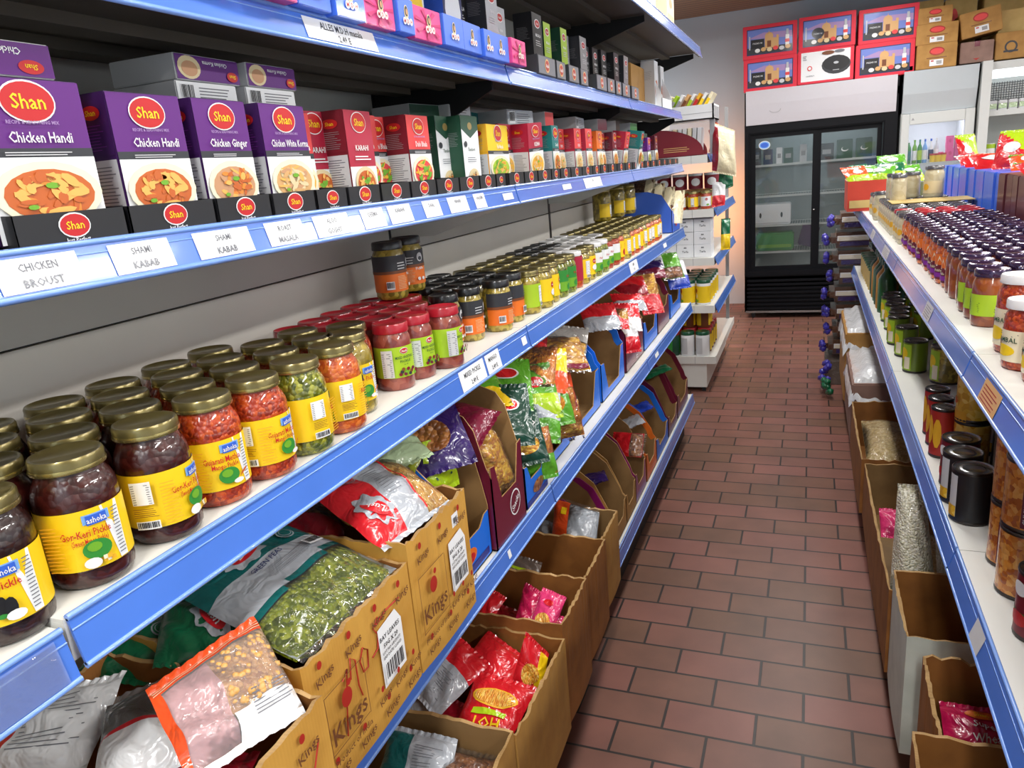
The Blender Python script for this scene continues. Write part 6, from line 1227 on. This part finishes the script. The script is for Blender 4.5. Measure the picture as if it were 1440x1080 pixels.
# ------------------------------------------------------------------ right run, top shelf
RZ = 1.1805
def rjar(fill, lid, lab, prof=MED, art='purple'):
    def f():
        t = thing('sauce_jar', '', 'jar'); MB().lathe(prof, fill, 18).build('jar_body', t); r0 = prof[-1][0]; zt = prof[-1][1]; lid_mb(r0+.0045, zt-.002, .014, lid, None, 22).build('lid', t)
        if lab:
            R = prof[3][0]+.0003; mb = MB(); c = Canvas(mb, cyl(R, 0, pi), .007); H = prof[3][1]-.012
            if art == 'purple': c.rect(-.08, .012, .08, .012+H*.55, 'maroon'); c.rect(-.08, .012+H*.55, .08, .012+H*.95, 'orange'); c.poly([(-.008, .012+H*.5), (.014, .012+H*.5), (.003, .012+H*.9)], 'cream'); c.text('Pickle', 0, .012+H*.35, .007, 'cream'); c.rect(-.014, .018, .014, .030, 'violet')
            elif art == 'green': c.rect(-.07, .022, .07, .022+H*.62, 'lime'); c.rect(-.028, .026, -.014, .014+H*.62, 'paper'); c.lines(-.027, .03, -.015, .012+H*.6, 8, 'lettergrey', .3); c.lines(-.01, .03, .02, .01+H*.6, 6, 'darkgreen', .2)
            elif art == 'yellow': c.rect(-.08, .014, .08, .014+H*.74, 'cream'); c.ell(.0, .018+H*.2, .022, H*.14, 'yellow'); c.ell(-.02, .014+H*.4, .008, H*.12, 'red'); c.text('SAMBAL', .005, .014+H*.52, .008, 'darkgreen', wmax=.04); c.lines(-.02, .014+H*.6, .03, .014+H*.7, 2, 'lettergrey', .3)
            elif art == 'cream': c.rect(-.07, .02, .07, .02+H*.6, 'beige'); c.ell(0, .03+H*.2, .014, H*.16, 'yolk')
            mb.build('label', t)
        return t
    return f
BIGR = [(.034, 0), (.038, .003), (.0395, .009), (.0395, .098), (.037, .108), (.033, .116), (.0325, .122)]
RJ = dict(purple=Kind(rjar('pickle_orange', 'lid_purple', 1)), purple_p=Kind(rjar('chutney', 'lid_purple', None)), green=Kind(rjar('chutney', 'lid_purple', 1, MED, 'green')), yel=Kind(rjar('pickle_red', 'lid_white', 1, MED, 'yellow')), yelbig=Kind(rjar('pickle_red', 'lid_white', 1, BIGR, 'yellow')),
   cream=Kind(rjar('cream_fill', 'lid_grey', 1, MED, 'cream')), creambig=Kind(rjar('cream_fill', 'lid_grey', 1, BIGR, 'cream')), creamp=Kind(rjar('cream_fill', 'lid_grey', None)), redlid=Kind(rjar('cream_fill', 'lid_red', 1, MED, 'cream')), redlidp=Kind(rjar('cream_fill', 'lid_red', None)))
# nearest: sambal jars with white lids
for i, (x, y, k) in enumerate(((.345, 1.485, 'yelbig'), (.328, 1.375, 'yel'), (.340, 1.295, 'yel'), (.335, 1.215, 'yel'), (.43, 1.52, 'yel'), (.41, 1.42, 'yelbig'), (.415, 1.32, 'yel'), (.335, 1.13, 'yel'))):
    RJ[k].put((x, y, RZ), random.uniform(-.3, .5)+.3, 'white-lidded sambal jar with yellow label, '+ORD[i+1]+' counting from the tall one', 'jar', 'white-lidded sambal jars')
for i in range(3):
    for r in range(6): RJ['green'].put((.338+.073*r, 1.70+.072*i, RZ), .3+.2*r, 'purple-lidded jar with green label, row '+ORD[i+1]+' from near end, '+ORD[r+1]+' from aisle', 'jar', 'green-label jars on the right top shelf')
for i in range(16):
    for r in range(6):
        y = 1.93+.0725*i; x = .345+.071*r
        if r > 3 and y > 2.5: continue
        RJ['purple' if (r == 0 and y > 2.1) else 'purple_p'].put((x+random.uniform(-.004, .004), y+random.uniform(-.003, .003), RZ), .5+random.uniform(-.3, .3), 'purple-lidded pickle jar, row '+ORD[min(i+1, 30)]+' after the green-label jars, '+ORD[r+1]+' from aisle', 'jar', 'purple-lidded jars on the right top shelf')
for i in range(12):
    for r in range(4):
        y = 3.10+.077*i; x = .335+.070*r
        if i == 3 and r == 0: continue
        k = ('redlid' if r == 0 else 'redlidp') if i < 3 and r < 5 else ('cream' if r == 0 else 'creamp')
        if i < 2 and r == 0: k = 'cream'
        RJ[k].put((x, y, RZ), .6, ('red' if 'red' in k else 'grey')+'-lidded pale paste jar past the purple lids, row '+ORD[i+1]+', '+ORD[r+1]+' from the aisle', 'jar', 'pale paste jars on the right top shelf')
for i, (x, y, k) in enumerate(((.355, 3.86, 'creamp'), (.43, 3.88, 'creamp'), (.36, 3.72, 'creamp'), (.505, 3.80, 'creambig'), (.33, 4.12, 'creambig'), (.33, 4.28, 'cream'), (.33, 4.45, 'cream'))):
    RJ[k].put((x, y, RZ+(.112 if i < 4 else 0)), .6, ('pale paste jar stacked on the others, ' if i < 4 else 'pale paste jar before the red crisp box, ')+ORD[i+1], 'jar', 'pale paste jars stacked or apart')
simple(MB().box(-.15, .15, -.1, .1, 0, .003, 'kraft_pale'), 'cardboard_sheet', 'cardboard sheet lying on the pale paste jars under the tall one', 'sheet', None, (.47, 3.62, RZ+.1135))
board('red_board', (206, 66, 44), (196, 58, 38))
t = carton('open_carton', 'red box of green crisp packets at the end of the right top shelf', .200, .48, 4.70, 5.10, RZ, RZ+.165, 'red_board', 'kraft_in', .001, seed=77, cat='box')
mb = MB(); c = Canvas(mb, flat((0, -.206, .03), (1, 0, 0), (0, 0, 1))); c.step = .001; c.rect(-.13, -.012, .13, .03, 'kraft_pale'); mb.build('print', t)
for i, (x, y, z, yaw, mm) in enumerate(((.25, 4.80, 1.375, .5, 'f_orange'), (.31, 4.85, 1.375, .2, 'f_leaf'), (.37, 4.84, 1.37, -.3, 'f_leaf'), (.43, 4.86, 1.38, .2, 'f_green'), (.30, 5.0, 1.38, .8, 'f_green'), (.44, 4.97, 1.42, .1, 'f_leaf'), (.52, 4.88, 1.36, .3, 'f_leaf'))):
    bag('crisp_packet', ('orange' if mm == 'f_orange' else 'green')+' crisp packet on the red box, '+ORD[i+1]+' from the aisle', corners(x, y, z, .15, .12, yaw, .7, 0), .022, (lambda m_: lambda u, v: m_ if v > .3 else 'f_lime')(mm), lambda c: c.ell(c.W*.5, c.H*.55, c.W*.2, c.H*.15, 'f_white'), 'crisp packet', 'crisp packets in the red box', seed=140+i, nu=10, nv=12)
# tall blue and maroon boxes at the back
plain('tall_blue', (56, 108, 222), .45, coat=.2); plain('tall_maroon', (88, 30, 42), .45, coat=.2)
y = 2.62; i = 0
tb = {m: MB().rbox(-.0, .16, 0, .085, 0, .225, m, .003).data('snack_box') for m in ('tall_blue', 'tall_maroon')}
while y < 4.38:
    m = 'tall_maroon' if 2.7 < y < 3.08 else 'tall_blue'
    o = bpy.data.objects.new('snack_box', tb[m]); COL.objects.link(o); o.location = (.625-.004*(i % 2), y, RZ); o.rotation_euler = (0, 0, .03*(i % 3-1)); i += 1
    if y > 4.6: break
    tag(o, 'tall '+('maroon' if m == 'tall_maroon' else 'blue')+' box behind the purple lids, '+ORD[i]+' from near end', 'box', 'tall boxes behind the purple lids'); y += .0885
for i, (x, y, z, w_, h_, yaw, p_, mm, m2) in enumerate(((.69, 4.20, 1.47, .10, .14, .5, 1.2, 'f_red', 'f_lime'), (.70, 3.95, 1.425, .16, .14, .3, .4, 'f_red', 'f_white'), (.70, 3.68, 1.43, .16, .14, .1, .4, 'f_red', 'f_orange'), (.74, 3.50, 1.475, .14, .15, -.4, 1.0, 'f_red', 'f_lime'), (.76, 3.30, 1.43, .16, .12, -.1, .4, 'f_orange', 'f_leaf'), (.71, 2.95, 1.425, .16, .10, .1, .3, 'f_red', 'f_leaf'))):
    bag('crisp_packet', 'red and green packet thrown on the tall boxes, '+ORD[i+1]+' towards the near end', corners(x, y, z, w_, h_, yaw, p_, 0), .018, (lambda a, b: lambda u, v: a if (u+v) < 1.1 else b)(mm, m2), lambda c: c.ell(c.W*.4, c.H*.5, c.W*.2, c.H*.15, 'f_white'), 'crisp packet', 'packets on the tall boxes', seed=160+i, nu=10, nv=12)
# ------------------------------------------------------------------ right run, tins
LZ = .8005
def tin(r, h, wrap, lab=None):
    mb = MB(); mb.lathe([(r*.97, 0), (r*1.01, .002), (r*1.01, .005), (r*.985, .007), (r*.985, h-.007), (r*1.01, h-.005), (r*1.01, h-.001), (r*.97, h)], 'tin_dark', 26, cap1=False)
    mb.lathe([(r*.97, h), (r*.93, h-.004), (r*.55, h-.004), (r*.53, h-.003), (r*.5, h-.004), (.0001, h-.004)], 'tin', 26, cap0=False)
    mb.lathe([(r*.99, .007), (r*.99, h-.007)], wrap, 26, cap0=False, cap1=False)
    if lab: c = Canvas(mb, cyl(r*.992, 0, pi), .009); c.step = .0005; lab(c, r, h)
    return mb
def lab_black(c, r, h): c.rect(.012, .012, .035, h-.012, 'softgrey'); c.lines(-.03, .02, .008, h-.02, 12, 'lettergrey', .15); c.rect(.012, .012, .035, .035, 'can_corn'); c.rect(-.034, .012, -.026, .022, 'paper')
def lab_chick(c, r, h): c.rect(.02, .01, .034, h*.72, 'maroon'); c.text('CHICK PEAS', .027, h*.38, .008, 'paper', ang=pi/2, wmax=h*.6)
def lab_green(c, r, h): c.rect(-.03, .01, .03, h-.012, 'lime'); c.ell(.0, h*.6, .018, .02, 'yellow'); c.rect(.006, .014, .026, h*.5, 'cream'); c.ell(-.02, h*.35, .01, h*.25, 'darkgreen')
def lab_corn(c, r, h): c.rect(-.03, .0, .03, .025, 'yolk'); c.ell(-.01, h*.42, .016, .008, 'orange')
def lab_red(c, r, h): c.rect(-.05, h*.25, .05, h*.40, 'green'); c.ell(0, h*.3, .02, .012, 'red'); c.ell(0, h*.75, .016, .012, 'paper')
def lab_tall(c, r, h): c.ell(0, h*.55, .012, h*.3, 'yolk', n=10); c.ell(.022, h*.5, .010, h*.3, 'yolk', n=10)
plain('tin_olive', (112, 136, 34), .35, coat=.3); plain('bottle_green', (40, 92, 40), .3, coat=.4)
TN = dict(black=Kind(lambda: tin(.0375, .112, 'black', lab_black).build('food_tin')), chick=Kind(lambda: tin(.042, .122, 'can_chickpeas', lab_chick).build('food_tin')), chickp=Kind(lambda: tin(.042, .122, 'can_chickpeas').build('food_tin')), green=Kind(lambda: tin(.0365, .108, 'tin_olive', lab_green).build('food_tin')),
   olive=Kind(lambda: tin(.046, .118, 'pickle_olive', lab_green).build('food_tin')), corn=Kind(lambda: tin(.0375, .112, 'can_corn', lab_corn).build('food_tin')), beans=Kind(lambda: tin(.0375, .112, 'can_beans', lab_chick).build('food_tin')), red=Kind(lambda: tin(.0375, .112, 'darkred', lab_red).build('food_tin')), tall=Kind(lambda: tin(.029, .125, 'inkred', lab_tall).build('food_tin')), dark=Kind(lambda: tin(.0375, .112, 'charcoal', lab_black).build('food_tin')))
plain('tin_amber', (190, 128, 26), .4)
def T_(k, x, y, lay, rz, lb, h=.1125): TN[k].put((x, y, LZ+lay*h), rz, lb, 'tin', 'tins on the right lower shelf')
T_('red', .345, 1.02, 0, .0, 'red and green tin closest to the camera on the lower shelf'); T_('red', .345, 1.11, 0, .2, 'red and green tin, second from the camera'); T_('red', .345, 1.02, 1, .3, 'red tin stacked on the closest red and green tin'); T_('red', .345, 1.20, 0, .3, 'red tin behind the closest pair'); T_('red', .43, 1.16, 0, .3, 'red tin stacked behind the closest pair')
for i, (x, y, l, rz, lb) in enumerate(((.350, 1.330, 0, .5, 'large chickpea tin, bottom of the nearer stack at the edge'), (.350, 1.330, 1, .2, 'large chickpea tin, top of the nearer stack at the edge'), (.356, 1.432, 0, -.1, 'large chickpea tin, bottom of the farther stack at the edge'), (.356, 1.432, 1, .4, 'large chickpea tin, top of the farther stack at the edge'),
      (.445, 1.33, 0, .4, 'large chickpea tin behind the edge stacks, nearer, lower'), (.445, 1.33, 1, .4, 'large chickpea tin behind the edge stacks, nearer, upper'), (.450, 1.43, 0, .4, 'large chickpea tin behind the edge stacks, farther, lower'), (.450, 1.43, 1, .4, 'large chickpea tin behind the edge stacks, farther, upper'))):
    T_('chick', x, y, l, rz+.3, lb, .1225)
T_('black', .316, 1.600, 0, -.3, 'single black tin with pale panel at the shelf edge'); T_('black', .312, 1.690, 0, -.2, 'black tin just behind the single black tin'); T_('red', .322, 1.775, 0, .4, 'red tin with silver top behind the black tins')
for i in range(4):
    for r in range(3):
        for l in range(2):
            T_('beans' if i < 2 else 'dark', .425+.08*r, 1.54+.082*i, l, .5*r, 'dark bean tin, '+ORD[i+1]+' along, '+ORD[r+1]+' deep, '+('lower' if l == 0 else 'upper')+' layer behind the black tins')
T_('corn', .365, 1.90, 0, .2, 'sweetcorn tin, lower one of the pair'); T_('corn', .365, 1.90, 1, .2, 'sweetcorn tin, stacked one of the pair')
for i in range(3): T_('tall', .314+.003*i, 1.95+.078*i, 0, .2, 'slim orange-red tin with yellow corn, '+ORD[i+1]+' from the near end')
for i in range(3):
    for r in range(3): T_('dark', .445+.08*r, 1.90+.08*i, 0, .3, 'dark tin behind the slim tins, row '+ORD[i+1]+', '+ORD[r+1]+' deep'); T_('dark', .445+.08*r, 1.90+.08*i, 1, .3, 'dark tin stacked behind the slim tins, row '+ORD[i+1]+', '+ORD[r+1]+' deep')
for i, (x, y, k) in enumerate(((.340, 2.72, 'green'), (.415, 2.60, 'olive'), (.335, 2.93, 'green'), (.325, 3.11, 'green'), (.43, 2.74, 'green'), (.51, 2.58, 'olive'))):
    T_(k, x, y, 0, .3, ('big olive tin' if k == 'olive' else 'green chickpea tin')+' in the open part of the lower shelf, '+ORD[i+1])
for i in range(6):
    for r in range(4): T_('green' if r < 2 else 'olive', .335+.088*r+(.012 if i % 2 else 0), 3.20+.082*i, 0, .3, 'green-wrapped tin in the far block, row '+ORD[i+1]+', '+ORD[r+1]+' from aisle')
for i in range(6):
    for r in range(2):
        k = ('bottle_green', 'tin_amber', 'darkgreen', 'bottle_green', 'tin_amber', 'darkgreen')[i]
        mb = MB().lathe([(.036, 0), (.037, .01), (.037, .15), (.03, .165), (.014, .185), (.014, .215)], k, 16); mb.lathe([(.017, .2), (.017, .225)], 'lid_green', 12)
        simple(mb, 'oil_bottle', ('amber' if k == 'tin_amber' else 'green')+' oil bottle on the right lower shelf, '+ORD[i+1]+' along, '+ORD[r+1]+' deep', 'bottle', 'oil bottles on the right lower shelf', (.335+.085*r, 3.73+.095*i, LZ))
for i in range(8):
    for r in range(3):
        simple(MB().lathe([(.037, 0), (.037, .10)], 'kraft_pale', 14).lathe([(.038, .10), (.038, .115)], 'lid_green', 14), 'spice_tin', 'cardboard tube with green lid beyond the oil bottles, '+ORD[i+1]+' along, '+ORD[r+1]+' deep', 'tin', 'tubes beyond the oil bottles', (.335+.085*r, 4.33+.09*i, LZ))
# ------------------------------------------------------------------ right run, floor-level cartons
G0 = .172
t = carton('open_carton', 'brown carton closest to the camera below the right shelves', .188, .60, .86, 1.250, G0, .545, 'kraft_dark', 'kraft_dark', .004, seed=201)
t = carton('open_carton', 'brown carton with torn rim holding the pink packet', .240, .62, 1.258, 1.530, G0, .512, 'kraft_dark', 'kraft_dark', .007, seed=202)
t = carton('open_carton', 'white sided empty carton with brown inside', .222, .64, 1.632, 1.925, G0, .487, 'kraft_white', 'kraft_dark', .003, seed=203)
t = carton('open_carton', 'long brown carton holding clear bags of puffed rice', .215, .66, 1.932, 2.905, G0, .425, 'kraft_dark', 'kraft_in', .008, zf=lambda x, y: -.05*(y+.48)*.9, seed=204)
t = carton('open_carton', 'brown carton with a flat bag of rice and raised rim', .205, .62, 2.915, 3.64, G0, .395, 'kraft_dark', 'kraft_dark', .006, seed=205)
bag('pink_packet', 'pink packet with orange oval and white words in the torn carton', [(.268, 1.390, .412), (.385, 1.390, .412), (.385, 1.475, .440), (.268, 1.475, .440)], .02, lambda u, v: 'f_magenta', lambda c: (c.ell(c.W*.58, c.H*.78, .028, .012, 'orange'), c.text('Shan', c.W*.58, c.H*.78, .010, 'yellow'), c.text('Super', c.W*.62, c.H*.48, .014, 'paper'), c.text('Wheat', c.W*.64, c.H*.22, .014, 'paper')), 'food packet', seed=210)
bag('puffed_rice_bag', 'tall clear bag of puffed rice standing at the carton edge', [(.222, 1.99, .34), (.340, 1.99, .34), (.300, 2.06, .66), (.236, 2.06, .66)], .05, lambda u, v: 'puffed_rice', None, 'food bag', seed=211, nu=20, nv=26, wr=.006)
bag('puffed_rice_bag', 'lower clear bag of puffed rice behind the tall one', [(.345, 2.02, .34), (.46, 2.02, .34), (.45, 2.16, .56), (.34, 2.16, .56)], .05, lambda u, v: 'puffed_rice', None, 'food bag', seed=212, nu=20, nv=26, wr=.006)
bag('puffed_rice_bag', 'clear bag of pale rice lying deep in the long carton', [(.30, 2.25, .28), (.55, 2.25, .28), (.55, 2.5, .3), (.30, 2.5, .3)], .05, lambda u, v: ('film', 'rice_husk'), None, 'food bag', seed=213)
bag('pink_packet', 'bit of pink packet behind the puffed rice', [(.24, 2.45, .32), (.33, 2.45, .32), (.33, 2.55, .36), (.24, 2.55, .36)], .02, lambda u, v: 'f_pink', None, 'food packet', seed=214)
bag('rice_bag', 'clear flat bag of rice in the raised carton', [(.235, 3.05, .335), (.45, 3.05, .345), (.44, 3.45, .365), (.235, 3.45, .365)], .045, lambda u, v: ('film', 'rice_husk'), None, 'food bag', seed=215, nu=20, nv=26)
bag('rice_bag', 'second clear rice bag lower in the raised carton', [(.24, 2.94, .28), (.46, 2.94, .28), (.46, 3.1, .32), (.24, 3.1, .32)], .03, lambda u, v: ('film', 'rice_husk'), None, 'food bag', seed=216)
# plastic wrapped closed cartons further on
for i, (y0, y1, x0, z1, lb) in enumerate(((3.67, 4.30, .205, .47, 'closed brown carton with torn plastic on top, nearer one'), (4.33, 5.0, .20, .56, 'closed brown carton with plastic on top, before the bread'))):
    t = thing('shipping_carton', lb, 'carton', ((x0+.62)/2, (y0+y1)/2, G0)); hw = (.62-x0)/2; hd = (y1-y0)/2
    mb = MB().rbox(-hw, hw, -hd, hd, 0, z1-G0, 'kraft_rose' if i == 0 else 'kraft', .006); mb.build('body', t)
    bag_ = MB(); n = 16; vs = []; rnd = random.Random(i)
    for a in range(n+1):
        for b in range(n+1):
            u, v = a/n*2-1, b/n*2-1; e = max(abs(u), abs(v)); z = (z1-G0)+.012+rnd.uniform(0, .014)+(.03 if e < .75 else 0)-(.09+rnd.uniform(0, .06) if e > .99 else 0)
            vs.append((u*(hw+.012), v*(hd+.012), z))
    bag_.add(vs, [(a*(n+1)+b, a*(n+1)+b+1, (a+1)*(n+1)+b+1, (a+1)*(n+1)+b) for a in range(n) for b in range(n)], 'f_white', True); bag_.build('plastic_cover', t)
    mb = MB(); mb.box(-hw*.7, hw*.7, -hd*.8, hd*.6, z1-G0+.001, z1-G0+.012, 'kraft'); mb.build('top_flap', t)
    simple(MB().box(0, .3, 0, .3, 0, .002, 'paper'), 'paper_sheet', 'white paper sheet on the carton with plastic top, '+('nearer' if i == 0 else 'farther')+' one', 'sheet', None, (x0+.06, y0+.12, z1+.0125))
# bread packs stacked at the end of the aisle
for i in range(8):
    z = .20+.118*i; dx = .012*((i*5) % 3-1)
    if z > 1.07: break
    t = thing('bread_pack', 'wrapped flatbread pack with blue tie, '+ORD[i+1]+' from the bottom of the end stack', 'bread pack', (.27+dx, 5.42, z), 0, 'bread packs at the aisle end')
    mb = MB(); mb.rbox(-.12, .13, -.16, .16, 0, .10, 'f_brown', .03); mb.build('loaf', t)
    mb = MB(); c = Canvas(mb, flat((0, -.161, .05), (1, 0, 0), (0, 0, 1))); c.step = .001; c.rect(-.085, -.002, .10, .03, 'f_white'); c.rect(-.07, -.035, .10, -.008, 'f_purple'); c.lines(-.08, .002, .09, .026, 3, 'beige', .4); mb.build('print', t)
    mb = MB(); rnd = random.Random(i)
    for k in range(5): a = k*1.3; mb.ball((-.145-.018*rnd.random(), -.12+.02*cos(a), .055+.022*sin(a)), .022, 'f_bluebow', 1, (1, .6, 1.1))
    mb.build('blue_tie', t)
    mb = MB().tube([(-.115, -.10, .055), (-.135, -.12, .055)], .018, 'f_brown', 8); mb.build('twisted_end', t)
t = thing('bread_crate', 'low brown crate under the bread stack at the aisle end', 'crate', (.28, 5.42, 0))
MB().rbox(-.16, .18, -.18, .18, .0, .17, 'f_ash', .006).build('crate_body', t)
for i, (x, y, z, m) in enumerate(((.125, 5.12, .16, 'f_bluebow'), (.115, 5.06, .06, 'f_bluebow'), (.14, 4.95, .06, 'f_green'))):
    mb = MB(); rnd = random.Random(i+9)
    for k in range(7): mb.ball((rnd.uniform(-.03, .02), rnd.uniform(-.03, .03), rnd.uniform(-.04, .05)), .024, m, 1)
    simple(mb, 'foil_bundle', ('blue' if m == 'f_bluebow' else 'green')+' crumpled wrapping beside the plastic topped carton, '+('upper' if i == 0 else 'lower' if i == 1 else 'by its foot'), 'wrapping', None, (x, y, z))
